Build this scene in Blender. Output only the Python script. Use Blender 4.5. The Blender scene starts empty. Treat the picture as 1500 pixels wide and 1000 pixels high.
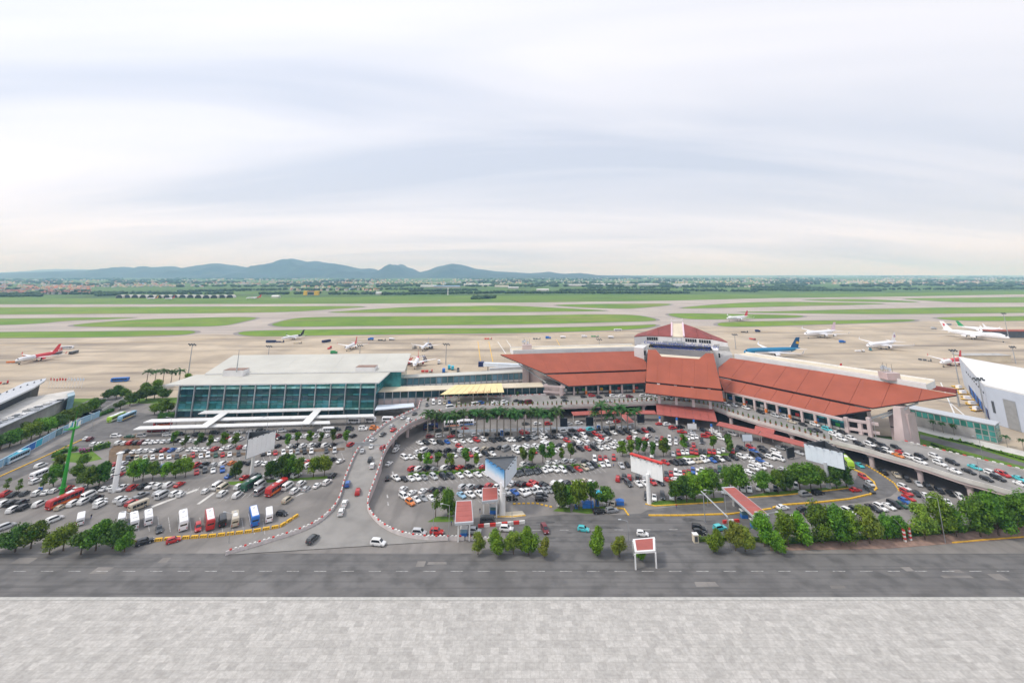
import bpy, bmesh, math, random
from mathutils import Vector, Matrix, noise as mnoise
R = math.radians
random.seed(7)
SC = bpy.context.scene
COL = SC.collection

# ------------------------------------------------------------------ camera
F, TH, HH, HY = 640.0, R(12), 85.0, 401.0
CT, ST = math.cos(TH), math.sin(TH)
PY = HY - F*math.tan(TH)
cam = bpy.data.cameras.new('camera')
camo = bpy.data.objects.new('camera', cam); COL.objects.link(camo)
camo.location = (0, 0, HH); camo.rotation_euler = (R(90)+TH, 0, 0)
cam.sensor_width = 36; cam.sensor_fit = 'HORIZONTAL'; cam.lens = F/1500*36
cam.shift_y = -(500-PY)/1500
cam.clip_start = 1; cam.clip_end = 90000
SC.camera = camo

# ------------------------------------------------------------------ world / sun
SUN_EL, SUN_AZ = R(52), R(-104)     # azimuth from +Y towards +X
world = bpy.data.worlds.new('World'); SC.world = world; world.use_nodes = True
nt = world.node_tree; N = nt.nodes; LK = nt.links; N.clear()
def nd(nt, t, **kw):
    n = nt.nodes.new(t)
    for k, v in kw.items(): setattr(n, k, v)
    return n
def mth(nt, op, a, b=None, clamp=False):
    n = nd(nt, 'ShaderNodeMath', operation=op); n.use_clamp = clamp
    for i, q in enumerate((a, b)):
        if q is None: continue
        if isinstance(q, (int, float)): n.inputs[i].default_value = q
        else: nt.links.new(q, n.inputs[i])
    return n.outputs[0]
def mixc(nt, f, a, b, mode='MIX'):
    n = nd(nt, 'ShaderNodeMix', data_type='RGBA', blend_type=mode)
    for i, q in ((0, f), (6, a), (7, b)):
        if isinstance(q, (int, float)): n.inputs[i].default_value = q
        elif isinstance(q, tuple): n.inputs[i].default_value = q if len(q) == 4 else q+(1,)
        else: nt.links.new(q, n.inputs[i])
    return n.outputs[2]
out = nd(nt, 'ShaderNodeOutputWorld'); bg = nd(nt, 'ShaderNodeBackground'); bg.inputs[1].default_value = 0.1
sky = nd(nt, 'ShaderNodeTexSky', sky_type='NISHITA', sun_disc=False)
sky.sun_elevation = SUN_EL; sky.sun_rotation = SUN_AZ; sky.dust_density = 2.0
tc = nd(nt, 'ShaderNodeTexCoord'); sp = nd(nt, 'ShaderNodeSeparateXYZ'); LK.new(tc.outputs['Generated'], sp.inputs[0])
zc = mth(nt, 'MAXIMUM', sp.outputs[2], 0.0); zd = mth(nt, 'ADD', zc, 0.16)
cb = nd(nt, 'ShaderNodeCombineXYZ')
LK.new(mth(nt, 'DIVIDE', sp.outputs[0], zd), cb.inputs[0]); LK.new(mth(nt, 'DIVIDE', sp.outputs[1], zd), cb.inputs[1])
mp = nd(nt, 'ShaderNodeMapping'); mp.inputs['Rotation'].default_value = (0, 0, R(12)); mp.inputs['Scale'].default_value = (0.32, 1.15, 1); mp.inputs['Location'].default_value = (3.3, 1.2, 0)
LK.new(cb.outputs[0], mp.inputs[0])
no = nd(nt, 'ShaderNodeTexNoise'); no.inputs['Scale'].default_value = 0.9; no.inputs['Detail'].default_value = 4; no.inputs['Roughness'].default_value = 0.5; no.inputs['Distortion'].default_value = 0.6
LK.new(mp.outputs[0], no.inputs['Vector'])
rp = nd(nt, 'ShaderNodeValToRGB'); cr = rp.color_ramp
cr.elements[0].position = 0.33; cr.elements[0].color = (0.585, 0.632, 0.745, 1)
cr.elements[1].position = 0.66; cr.elements[1].color = (0.845, 0.84, 0.895, 1)
LK.new(no.outputs[0], rp.inputs[0])
sd = Vector((math.sin(SUN_AZ)*math.cos(SUN_EL), math.cos(SUN_AZ)*math.cos(SUN_EL), math.sin(SUN_EL)))
dt = nd(nt, 'ShaderNodeVectorMath', operation='DOT_PRODUCT'); LK.new(tc.outputs['Generated'], dt.inputs[0]); dt.inputs[1].default_value = sd
glow = mth(nt, 'MULTIPLY', mth(nt, 'POWER', mth(nt, 'MAXIMUM', mth(nt, 'ADD', mth(nt, 'MULTIPLY', dt.outputs['Value'], .5), .5), 0.0), 2.5), 0.26)
grad = mth(nt, 'ADD', mth(nt, 'ADD', 0.82, mth(nt, 'MULTIPLY', zc, 0.10)), glow)
cl = nd(nt, 'ShaderNodeVectorMath', operation='SCALE'); LK.new(rp.outputs[0], cl.inputs[0]); LK.new(mth(nt, 'MULTIPLY', grad, 10.0), cl.inputs[3])
wr = nd(nt, 'ShaderNodeMapRange'); wr.inputs[1].default_value = 0.0; wr.inputs[2].default_value = 0.22; LK.new(zc, wr.inputs[0])
warm = mixc(nt, 1.0, cl.outputs[0], mixc(nt, wr.outputs[0], (1.10, 1.04, 1.0), (1.0, 1.0, 1.0)), 'MULTIPLY')
LK.new(mixc(nt, 0.93, sky.outputs[0], warm), bg.inputs[0]); LK.new(bg.outputs[0], out.inputs[0])

sl = bpy.data.lights.new('sun', 'SUN'); sl.energy = 1.5; sl.angle = R(10); sl.color = (1, 0.95, 0.88)
so = bpy.data.objects.new('sun', sl); COL.objects.link(so); so.rotation_euler = (-sd).to_track_quat('-Z', 'Y').to_euler(); so.location = (-300, 0, 600)

SC.view_settings.view_transform = 'Standard'; SC.view_settings.look = 'None'
SC.view_settings.exposure = 0.44; SC.view_settings.gamma = 1; SC.view_settings.use_curve_mapping = False
SC.render.engine = 'CYCLES'; SC.cycles.use_denoising = True
SC.cycles.max_bounces = 5; SC.cycles.diffuse_bounces = 2; SC.cycles.glossy_bounces = 2; SC.cycles.transmission_bounces = 2
SC.cycles.volume_bounces = 2; SC.cycles.transparent_max_bounces = 6; SC.cycles.caustics_reflective = False; SC.cycles.caustics_refractive = False

# ------------------------------------------------------------------ geometry of the place: ray helpers
def ray(u, v):
    a = (u-750)/F; b = (PY-v)/F
    return Vector((a, CT-b*ST, ST+b*CT))
def G(u, v, z=0.0):
    d = ray(u, v); t = (z-HH)/d.z
    return Vector((d.x*t, d.y*t, z))
def onplane(u, v, p, n):
    d = ray(u, v); o = Vector((0, 0, HH)); t = (p-o).dot(n)/d.dot(n)
    return o+d*t
def Zat(v, y):
    b = (PY-v)/F
    return (b*y*CT+y*ST)/(CT-b*ST)+HH
def Yplane(u, v, y):
    d = ray(u, v); t = y/d.y
    return Vector((d.x*t, y, HH+d.z*t))

# ------------------------------------------------------------------ materials
MATS = {}
def mat(name, c, rough=0.6, var=0.12, vs=0.3, metal=0.0, objvar=0.0, spec=0.4, detail=4, c2=None, coat=0.0, sub=None, stretch=None):
    if name in MATS: return MATS[name]
    m = bpy.data.materials.new(name); m.use_nodes = True; t = m.node_tree
    b = t.nodes['Principled BSDF']; b.inputs['Roughness'].default_value = rough; b.inputs['Metallic'].default_value = metal
    b.inputs['Specular IOR Level'].default_value = spec; b.inputs['Coat Weight'].default_value = coat
    col = tuple(c)+(1,)
    if var > 0 or c2:
        tcn = nd(t, 'ShaderNodeTexCoord'); nz = nd(t, 'ShaderNodeTexNoise'); nz.inputs['Scale'].default_value = vs; nz.inputs['Detail'].default_value = detail
        src = tcn.outputs['Object']
        if stretch:
            mpn = nd(t, 'ShaderNodeMapping'); mpn.inputs['Scale'].default_value = stretch; t.links.new(src, mpn.inputs[0]); src = mpn.outputs[0]
        t.links.new(src, nz.inputs['Vector'])
        r = nd(t, 'ShaderNodeValToRGB'); r.color_ramp.elements[0].position = .32; r.color_ramp.elements[1].position = .68
        lo = tuple(max(0, q*(1-var)) for q in c); hi = tuple(min(1, q*(1+var)) for q in c) if not c2 else c2
        r.color_ramp.elements[0].color = lo+(1,); r.color_ramp.elements[1].color = tuple(hi)+(1,)
        t.links.new(nz.outputs[0], r.inputs[0]); o = r.outputs[0]
        if objvar:
            oi = nd(t, 'ShaderNodeObjectInfo'); hs = nd(t, 'ShaderNodeHueSaturation')
            t.links.new(o, hs.inputs['Color'])
            t.links.new(mth(t, 'ADD', mth(t, 'MULTIPLY', oi.outputs['Random'], objvar*2), 1-objvar), hs.inputs['Value'])
            t.links.new(mth(t, 'ADD', mth(t, 'MULTIPLY', oi.outputs['Random'], objvar*.12), .5-objvar*.06), hs.inputs['Hue'])
            o = hs.outputs[0]
        t.links.new(o, b.inputs['Base Color'])
    else: b.inputs['Base Color'].default_value = col
    MATS[name] = m; return m

def ground_mat(name, c, c2, scale, joints=None, jcol=None, streak=None, scol=None, rough=.85, patch=None):
    m = bpy.data.materials.new(name); m.use_nodes = True; t = m.node_tree; b = t.nodes['Principled BSDF']; b.inputs['Roughness'].default_value = rough; b.inputs['Specular IOR Level'].default_value = .25
    tcn = nd(t, 'ShaderNodeTexCoord'); src = tcn.outputs['Object']
    nz = nd(t, 'ShaderNodeTexNoise'); nz.inputs['Scale'].default_value = scale; nz.inputs['Detail'].default_value = 6; nz.inputs['Roughness'].default_value = .62; t.links.new(src, nz.inputs['Vector'])
    r = nd(t, 'ShaderNodeValToRGB'); r.color_ramp.elements[0].position = .33; r.color_ramp.elements[1].position = .67
    r.color_ramp.elements[0].color = tuple(c)+(1,); r.color_ramp.elements[1].color = tuple(c2)+(1,); t.links.new(nz.outputs[0], r.inputs[0]); o = r.outputs[0]
    if patch:
        n3 = nd(t, 'ShaderNodeTexNoise'); n3.inputs['Scale'].default_value = patch[0]; n3.inputs['Detail'].default_value = 3; t.links.new(src, n3.inputs['Vector'])
        rr = nd(t, 'ShaderNodeMapRange'); rr.inputs[1].default_value = .45; rr.inputs[2].default_value = .7; rr.inputs[4].default_value = patch[2]; t.links.new(n3.outputs[0], rr.inputs[0])
        o = mixc(t, rr.outputs[0], o, tuple(patch[1]))
    if streak:
        mpn = nd(t, 'ShaderNodeMapping'); mpn.inputs['Scale'].default_value = streak[0]; mpn.inputs['Rotation'].default_value = (0, 0, streak[1]); t.links.new(src, mpn.inputs[0])
        n2 = nd(t, 'ShaderNodeTexNoise'); n2.inputs['Scale'].default_value = 1; n2.inputs['Detail'].default_value = 5; t.links.new(mpn.outputs[0], n2.inputs['Vector'])
        rr = nd(t, 'ShaderNodeMapRange'); rr.inputs[1].default_value = .50; rr.inputs[2].default_value = .72; rr.inputs[4].default_value = streak[2]; t.links.new(n2.outputs[0], rr.inputs[0])
        o = mixc(t, rr.outputs[0], o, tuple(scol))
    if joints:
        br = nd(t, 'ShaderNodeTexBrick'); br.offset = joints[2] if len(joints) > 2 else 0; br.inputs['Scale'].default_value = 1; br.inputs['Mortar Size'].default_value = joints[1]; br.inputs['Brick Width'].default_value = joints[0]; br.inputs['Row Height'].default_value = joints[0]
        br.inputs['Color1'].default_value = (1, 1, 1, 1); k2 = joints[3] if len(joints) > 3 else .93; br.inputs['Color2'].default_value = (k2, k2, k2, 1); br.inputs['Mortar'].default_value = tuple(jcol)+(1,); t.links.new(src, br.inputs['Vector'])
        o = mixc(t, 1.0, o, br.outputs[0], 'MULTIPLY')
    t.links.new(o, b.inputs['Base Color']); return m

def leaf_mat(name, dark, light, scale=.55):
    m = bpy.data.materials.new(name); m.use_nodes = True; t = m.node_tree; b = t.nodes['Principled BSDF']; b.inputs['Roughness'].default_value = .55; b.inputs['Specular IOR Level'].default_value = .3
    tcn = nd(t, 'ShaderNodeTexCoord'); nz = nd(t, 'ShaderNodeTexNoise'); nz.inputs['Scale'].default_value = scale; nz.inputs['Detail'].default_value = 5; nz.inputs['Roughness'].default_value = .7; t.links.new(tcn.outputs['Object'], nz.inputs['Vector'])
    r = nd(t, 'ShaderNodeValToRGB'); r.color_ramp.elements[0].position = .40; r.color_ramp.elements[1].position = .62; r.color_ramp.elements[0].color = tuple(q*.8 for q in dark)+(1,); r.color_ramp.elements[1].color = tuple(light)+(1,); t.links.new(nz.outputs[0], r.inputs[0])
    oi = nd(t, 'ShaderNodeObjectInfo'); hs = nd(t, 'ShaderNodeHueSaturation'); t.links.new(r.outputs[0], hs.inputs['Color'])
    t.links.new(mth(t, 'ADD', mth(t, 'MULTIPLY', oi.outputs['Random'], .05), .475), hs.inputs['Hue'])
    t.links.new(mth(t, 'ADD', mth(t, 'MULTIPLY', oi.outputs['Random'], .5), .78), hs.inputs['Value'])
    t.links.new(hs.outputs[0], b.inputs['Base Color'])
    tr = nd(t, 'ShaderNodeBsdfTranslucent'); t.links.new(hs.outputs[0], tr.inputs[0]); mx = nd(t, 'ShaderNodeMixShader'); mx.inputs[0].default_value = .25
    t.links.new(b.outputs[0], mx.inputs[1]); t.links.new(tr.outputs[0], mx.inputs[2]); t.links.new(mx.outputs[0], t.nodes['Material Output'].inputs[0])
    MATS[name] = m; return m

M = MATS
mat('white_metal', (.78, .78, .77), .45, .06, .2); mat('white_wall', (.74, .73, .73), .6, .08, .12); mat('pink_concrete', (.56, .46, .445), .75, .12, .15)
mat('concrete', (.42, .41, .39), .8, .18, .25); mat('concrete_pale', (.58, .56, .52), .8, .14, .2); mat('grey_roof', (.53, .52, .465), .6, .07, .06)
mat('cream_roof', (.66, .58, .44), .6, .1, .1); mat('yellow_canopy', (.78, .66, .33), .5, .06, .3); mat('steel', (.45, .47, .49), .4, .1, .5, .6)
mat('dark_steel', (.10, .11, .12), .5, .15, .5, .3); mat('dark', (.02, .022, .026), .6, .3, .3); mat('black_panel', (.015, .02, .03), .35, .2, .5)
mat('red_roof', (.335, .085, .047), .72, .09, .12, detail=6); mat('red_roof_dark', (.24, .055, .045), .6, .12, .15); mat('red_canopy', (.38, .10, .08), .55, .1, .3); mat('red_seam', (.07, .05, .045), .7, .1, 1)
mat('glass_teal', (.04, .21, .21), .1, .5, .25, objvar=.5, spec=.6); mat('glass_pale', (.30, .58, .54), .15, .2, .3, objvar=.3, spec=.6); mat('glass_dark', (.016, .06, .072), .08, .3, .3, objvar=.4, spec=.6)
mat('glass_blue', (.16, .30, .36), .1, .3, .2, objvar=.35, spec=.6); mat('glass_green', (.06, .26, .22), .12, .3, .2, objvar=.35, spec=.6); mat('car_glass', (.015, .02, .026), .06, .1, 1, spec=.7)
mat('tyre', (.02, .02, .02), .8, .1, 3); mat('rim', (.45, .46, .47), .35, .1, 3, .7); mat('lamp_white', (.85, .87, .88), .15, .02, 1); mat('lamp_red', (.45, .02, .02), .2, .05, 1)
mat('yellow_paint', (.78, .46, .04), .6, .15, 1.2); mat('red_paint', (.62, .05, .04), .55, .1, 1); mat('white_paint', (.74, .73, .70), .6, .12, 1); mat('blue_paint', (.03, .16, .52), .5, .1, 1); mat('green_paint', (.03, .30, .03), .5, .08, 1)
mat('cyan_paint', (.05, .45, .60), .5, .1, 1); mat('orange_paint', (.75, .2, .03), .5, .1, 1); mat('bark', (.12, .09, .065), .9, .25, 2); mat('palm_bark', (.27, .24, .20), .9, .2, 2)
mat('kerb_stone', (.45, .44, .41), .8, .15, 1); mat('skin', (.45, .28, .2), .6, .05, 1); mat('cloth_blue', (.06, .1, .28), .8, .1, 3); mat('cloth_white', (.7, .7, .7), .8, .1, 3); mat('cloth_dark', (.03, .03, .04), .8, .1, 3); mat('cloth_red', (.5, .05, .05), .8, .1, 3)
mat('navy', (.015, .03, .12), .4, .1, .5); mat('gold', (.75, .42, .05), .45, .08, 1); mat('jet_white', (.82, .82, .84), .35, .03, .1); mat('fin_blue', (.008, .09, .22), .35, .05, .1); mat('jet_blue', (.015, .19, .36), .35, .05, .1); mat('jet_red', (.66, .04, .05), .4, .06, .2); mat('jet_yellow', (.82, .5, .04), .4, .05, .2); mat('jet_green', (.03, .3, .1), .4, .05, .2); mat('jet_grey', (.5, .52, .55), .4, .05, .2); mat('pale_pink', (.72, .55, .62), .45, .05, .3)
mat('board_white', (.84, .85, .85), .5, .05, .2); mat('board_blue', (.72, .79, .87), .5, .05, .2); mat('hedge_soil', (.16, .11, .07), .95, .3, .6); mat('pink_flower', (.45, .05, .28), .8, .3, 1)
mat('brick_path', (.30, .20, .16), .85, .25, .5); mat('hill', (.016, .03, .03), .95, .35, .004, detail=8, c2=(.035, .055, .042)); mat('oil', (.085, .083, .082), .55, .25, .6); mat('parapet_pale', (.62, .565, .55), .7, .12, .5); mat('worn_paint', (.36, .35, .335), .7, .35, .9, c2=(.62, .61, .59)); mat('hangar_wall_shaded', (.52, .57, .66), .6, .06, .1); mat('terracotta', (.32, .13, .07), .8, .15, 2); mat('lettering_blue', (.01, .06, .38), .5, .05, 1)
mat('house_white', (.50, .48, .45), .8, .12, .02, objvar=.25); mat('house_cream', (.62, .52, .36), .8, .12, .02, objvar=.2); mat('house_red', (.44, .11, .075), .8, .2, .02, objvar=.25); mat('house_blue', (.22, .36, .55), .7, .2, .02, objvar=.2); mat('house_grey', (.38, .38, .38), .7, .2, .02, objvar=.2); mat('far_tree', (.02, .055, .022), .95, .4, .02, c2=(.06, .11, .04))
leaf_mat('leaf_bright', (.085, .19, .010), (.24, .39, .02)); leaf_mat('leaf_mid', (.055, .14, .010), (.17, .30, .02)); leaf_mat('leaf_dark', (.035, .10, .012), (.10, .20, .02)); leaf_mat('leaf_yellow', (.13, .21, .02), (.30, .37, .04)); leaf_mat('leaf_palm', (.025, .08, .018), (.07, .17, .03), .8)
CARCOL = {'w': ('white', (.80, .80, .79)), 'b': ('black', (.018, .019, .022)), 'g': ('grey', (.28, .29, .30)), 's': ('silver', (.52, .53, .54)), 'r': ('red', (.48, .03, .03)), 'u': ('blue', (.03, .12, .42)), 'o': ('orange', (.66, .20, .04)), 'c': ('turquoise', (.08, .52, .56)), 'n': ('beige', (.50, .44, .34)), 'k': ('maroon', (.16, .02, .025)), 'd': ('dark grey', (.06, .065, .07)), 'y': ('yellow', (.75, .5, .05)), 'e': ('dark green', (.02, .09, .05)), 'l': ('lime green', (.38, .62, .04)), 'h': ('pale blue', (.30, .50, .66))}
for k, (nm, c) in CARCOL.items(): mat('paint_'+k, c, .32, .03, .5, coat=.4)

# ------------------------------------------------------------------ mesh helpers
class MB:
    def __init__(s): s.v = []; s.f = []; s.m = []; s.mats = []
    def mi(s, m):
        m = M[m] if isinstance(m, str) else m
        if m not in s.mats: s.mats.append(m)
        return s.mats.index(m)
    def face(s, pts, m):
        i = len(s.v); s.v += [tuple(p) for p in pts]; s.f.append(list(range(i, i+len(pts)))); s.m.append(s.mi(m)); return s
    def raw(s, vs, fs, m):
        i = len(s.v); s.v += [tuple(p) for p in vs]; k = s.mi(m)
        for f in fs: s.f.append([i+q for q in f]); s.m.append(k)
        return s
    def box(s, c, d, m, rz=0, top=None):
        cx, cy, cz = c; hx, hy, hz = d[0]/2, d[1]/2, d[2]/2; co, si = math.cos(rz), math.sin(rz); t = top or 1
        vs = []
        for z, k in ((-hz, 1), (hz, t)):
            for x, y in ((-hx, -hy), (hx, -hy), (hx, hy), (-hx, hy)):
                x *= k; y *= k; vs.append((cx+x*co-y*si, cy+x*si+y*co, cz+z))
        return s.raw(vs, [(3, 2, 1, 0), (4, 5, 6, 7), (0, 1, 5, 4), (1, 2, 6, 5), (2, 3, 7, 6), (3, 0, 4, 7)], m)
    def prism(s, poly, z0, z1, m, mtop=None):
        n = len(poly)
        a = sum(poly[i][0]*poly[(i+1) % n][1]-poly[(i+1) % n][0]*poly[i][1] for i in range(n))
        if a < 0: poly = poly[::-1]
        lo = [(p[0], p[1], z0) for p in poly]; hi = [(p[0], p[1], z1) for p in poly]
        s.face(lo[::-1], m); s.face(hi, mtop or m)
        for i in range(n): j = (i+1) % n; s.face([lo[i], lo[j], hi[j], hi[i]], m)
        return s
    def slab(s, pts, n, th, m, mside=None):          # planar polygon pts, thickness th against normal n
        lo = [Vector(p)-n*th for p in pts]; hi = [Vector(p) for p in pts]; k = len(pts)
        nn = Vector((0, 0, 0))
        for i in range(k): nn += hi[i].cross(hi[(i+1) % k])
        if nn.dot(n) < 0: lo.reverse(); hi.reverse()
        s.face(hi, m); s.face(lo[::-1], mside or m)
        for i in range(k): j = (i+1) % k; s.face([lo[i], lo[j], hi[j], hi[i]], mside or m)
        return s
    def tube(s, a, b, r0, r1, m, n=8):
        a = Vector(a); b = Vector(b); d = (b-a).normalized(); x = d.orthogonal().normalized(); y = d.cross(x); vs = []
        for p, r in ((a, r0), (b, r1)):
            for i in range(n): t = 2*math.pi*i/n; vs.append(p+x*r*math.cos(t)+y*r*math.sin(t))
        return s.raw(vs, [(i, (i+1) % n, n+(i+1) % n, n+i) for i in range(n)]+[tuple(range(n))[::-1], tuple(range(n, 2*n))], m)
    def beam(s, a, b, w, h, m):                      # a box beam from a to b, w across, h high
        a = Vector(a); b = Vector(b); d = (b-a).normalized(); x = d.cross(Vector((0, 0, 1)))
        x = x.normalized() if x.length > 1e-4 else Vector((1, 0, 0)); y = x.cross(d)
        vs = [p+x*(i*w/2)+y*(j*h/2) for p in (a, b) for i, j in ((-1, -1), (1, -1), (1, 1), (-1, 1))]
        return s.raw(vs, [(3, 2, 1, 0), (4, 5, 6, 7), (0, 1, 5, 4), (1, 2, 6, 5), (2, 3, 7, 6), (3, 0, 4, 7)], m)
    def loft(s, rings, m, cap=True, mats=None):
        n = len(rings[0]); i0 = len(s.v)
        for r in rings: s.v += [tuple(p) for p in r]
        for k in range(len(rings)-1):
            mk = s.mi(mats[k] if mats else m)
            for i in range(n): j = (i+1) % n; s.f.append([i0+k*n+i, i0+k*n+j, i0+(k+1)*n+j, i0+(k+1)*n+i]); s.m.append(mk)
        if cap:
            s.f.append([i0+i for i in range(n)][::-1]); s.m.append(s.mi(mats[0] if mats else m)); s.f.append([i0+(len(rings)-1)*n+i for i in range(n)]); s.m.append(s.mi(mats[-1] if mats else m))
        return s
    def mesh(s, name, off=None, smooth=False):
        me = bpy.data.meshes.new(name); o = off or Vector((0, 0, 0))
        me.from_pydata([(p[0]-o[0], p[1]-o[1], p[2]-o[2]) for p in s.v], [], s.f)
        for m in s.mats: me.materials.append(m)
        me.polygons.foreach_set('material_index', s.m)
        if smooth: me.polygons.foreach_set('use_smooth', [True]*len(s.f)); me.set_sharp_from_angle(angle=R(35))
        me.update(); return me
    def build(s, name, parent=None, smooth=False):
        off = parent_origin(parent)
        ob = bpy.data.objects.new(name, s.mesh(name, off, smooth)); COL.objects.link(ob)
        if parent: ob.parent = parent
        return ob
ORI = {}
def parent_origin(p):
    o = Vector((0, 0, 0))
    while p is not None: o += ORI.get(p.name, p.location.copy()); p = p.parent
    return o
LABELS = {}
def tag(o, label, cat, group=None, kind=None):
    o['label'] = label
    if cat: o['category'] = cat
    if group: o['group'] = group
    if kind: o['kind'] = kind
    LABELS.setdefault(label, []).append((o.name, group)); return o
def thing(name, loc, label, cat, group=None, rz=0):
    o = bpy.data.objects.new(name, None); COL.objects.link(o); o.location = loc; o.rotation_euler = (0, 0, rz); o.empty_display_size = .1
    return tag(o, label, cat, group)
def struct(name, mb): o = mb.build(name); o['kind'] = 'structure'; return o
def put(name, me, parent, mats=None, loc=None):
    o = bpy.data.objects.new(name, me); COL.objects.link(o); o.parent = parent
    if loc is not None: o.location = loc
    if mats:
        for i, m in mats.items(): o.material_slots[i].link = 'OBJECT'; o.material_slots[i].material = M[m]
    return o
def poly(px, z): return [G(u, v, z) for u, v in px]
ORD = 'zero first second third fourth fifth sixth seventh eighth ninth tenth eleventh twelfth thirteenth fourteenth fifteenth sixteenth seventeenth eighteenth nineteenth twentieth'.split()
def ordn(i):
    if i <= 20: return ORD[i]
    t = ['', '', 'twenty', 'thirty', 'forty', 'fifty'][i//10]
    return t+'-'+ORD[i % 10] if i % 10 else t[:-1]+'ieth'
# ------------------------------------------------------------------ ground, airfield
gm = ground_mat('fields', (.06, .14, .025), (.12, .20, .04), .0012, patch=(.0035, (.05, .075, .035), .8))
g_grass = ground_mat('verge_grass', (.10, .21, .012), (.19, .29, .022), .006, streak=((.004, .05, 1), 0, 1.0), scol=(.24, .22, .07), patch=(.03, (.075, .16, .012), .5))
g_far = ground_mat('far_verge_grass', (.085, .18, .02), (.15, .24, .03), .004, streak=((.003, .03, 1), 0, .6), scol=(.14, .13, .06))
g_conc = ground_mat('apron_concrete', (.44, .36, .262), (.58, .485, .365), .012, joints=(7.5, .10), jcol=(.82, .80, .78), streak=((.006, .05, 1), R(3), .95), scol=(.24, .20, .16), patch=(.02, (.30, .255, .205), .55))
g_taxi = ground_mat('taxiway', (.40, .345, .30), (.50, .44, .38), .01, streak=((.003, .06, 1), R(1), .5), scol=(.22, .195, .18), patch=(.006, (.33, .29, .26), .6))
g_asph = ground_mat('asphalt', (.20, .186, .172), (.275, .256, .238), .05, patch=(.09, (.135, .127, .12), .55), streak=((.25, .03, 1), R(40), .35), scol=(.10, .095, .092))
g_road = ground_mat('road_asphalt', (.135, .130, .127), (.19, .183, .177), .06, patch=(.2, (.085, .083, .082), .7), streak=((.012, .8, 1), 0, .65), scol=(.085, .082, .08))
g_ramp = ground_mat('ramp_concrete', (.25, .24, .225), (.33, .315, .295), .05, patch=(.15, (.17, .163, .155), .5))
g_pale = ground_mat('paving', (.44, .42, .39), (.58, .56, .525), 1.3, joints=(2.0, .03, .5, .80), jcol=(.70, .69, .67), patch=(.5, (.38, .36, .335), .55), streak=((.05, 1.2, 1), R(8), .3), scol=(.35, .335, .315))
g_lawn = ground_mat('lawn', (.07, .15, .015), (.13, .22, .025), .15)

def sheet(name, pts, z, m): 
    mb = MB(); p = [(q[0], q[1], z) for q in pts]
    a = sum(p[i][0]*p[(i+1) % len(p)][1]-p[(i+1) % len(p)][0]*p[i][1] for i in range(len(p)))
    mb.face(p if a > 0 else p[::-1], m); return struct(name, mb)
sheet('ground', [(-38000, -2300), (38000, -2300), (38000, 26500), (-38000, 26500)], -.5, gm)
pv = poly([(-250, 444), (0, 443), (400, 442), (700, 440), (980, 437), (1300, 432), (1800, 426), (1800, 520), (1800, 560), (-250, 560)], 0)
sheet('airfield_pavement', pv, -.30, g_taxi)
ap = poly([(-300, 499), (0, 496), (250, 493), (287, 489.5), (315, 489), (345, 490), (364, 493.5), (500, 491.5), (800, 488), (955, 481.5), (1000, 477), (1052, 477.5), (1075, 479.5), (1200, 476), (1335, 471.5), (1355, 470), (1395, 470.5), (1500, 470.5), (1800, 470)], 0)
apw = [(p.x, p.y) for p in ap]+[(1500, 180), (230, 180), (215, 255), (-90, 322), (-300, 322), (-560, 250), (-900, 250)]
sheet('apron', apw, -.20, g_conc)
ISL = [
 [(-200, 488), (0, 486), (150, 485), (270, 483.5), (287, 485), (285, 487.5), (262, 491), (150, 493.5), (0, 495), (-200, 497)],
 [(345, 488), (360, 484.5), (420, 483.3), (500, 482), (650, 481), (800, 480), (930, 476.5), (965, 474.5), (955, 479), (930, 482), (800, 487), (650, 488.5), (500, 490.5), (420, 492), (365, 492.5)],
 [(1050, 474), (1060, 471.5), (1130, 470), (1230, 469), (1320, 467.5), (1343, 468), (1335, 470.5), (1280, 472.5), (1200, 475), (1130, 477.5), (1070, 478.5), (1053, 477)],
 [(1367, 465.5), (1385, 464.3), (1440, 463.6), (1500, 463), (1750, 459), (1750, 468), (1500, 469.5), (1440, 470), (1395, 469)],
 [(-200, 469), (0, 466.5), (120, 465), (215, 464.6), (150, 467.5), (90, 470), (60, 473.5), (0, 476), (-200, 478)],
 [(97, 477), (130, 473), (200, 467.8), (270, 465.8), (340, 464), (376, 464.5), (374, 467), (355, 471), (330, 477), (270, 478.3), (150, 478.8)],
 [(396, 475.5), (405, 472), (430, 466), (460, 464), (600, 463), (780, 461.8), (880, 460), (935, 461), (965, 468), (955, 470), (900, 471.5), (780, 474.5), (600, 476.5), (450, 478), (410, 478.3)],
 [(976, 459.5), (1000, 458.6), (1060, 459.5), (1140, 460.8), (1180, 462), (1172, 465), (1100, 466.5), (1040, 467.5), (1005, 467), (985, 463)],
 [(-200, 450.7), (0, 450), (200, 449.3), (400, 448.6), (560, 447.8), (480, 453), (420, 457), (300, 458.5), (150, 459.5), (0, 460.5), (-200, 462)],
 [(465, 458), (520, 454.5), (600, 449), (680, 448.3), (740, 447), (800, 450), (870, 453.5), (900, 455), (780, 456.8), (600, 457.8)],
 [(795, 446.3), (900, 444.8), (985, 444.3), (980, 447), (940, 450.5), (920, 452.3), (860, 450.5)],
 [(985, 452), (1030, 447), (1080, 443.5), (1140, 441.5), (1230, 443), (1310, 444.5), (1250, 446.5), (1140, 448.8), (1060, 450.8)],
 [(1165, 438.5), (1260, 437.7), (1320, 440), (1355, 443), (1300, 442.3), (1200, 440.5)],
 [(1315, 437), (1400, 436), (1500, 435), (1750, 432), (1750, 442), (1500, 443), (1440, 443.5), (1390, 442), (1345, 439.5)],
 [(1060, 457), (1140, 455.8), (1250, 452.8), (1400, 449.8), (1500, 449.3), (1750, 446.5), (1750, 456.5), (1500, 457.8), (1400, 459), (1300, 460), (1200, 459)]]
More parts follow.
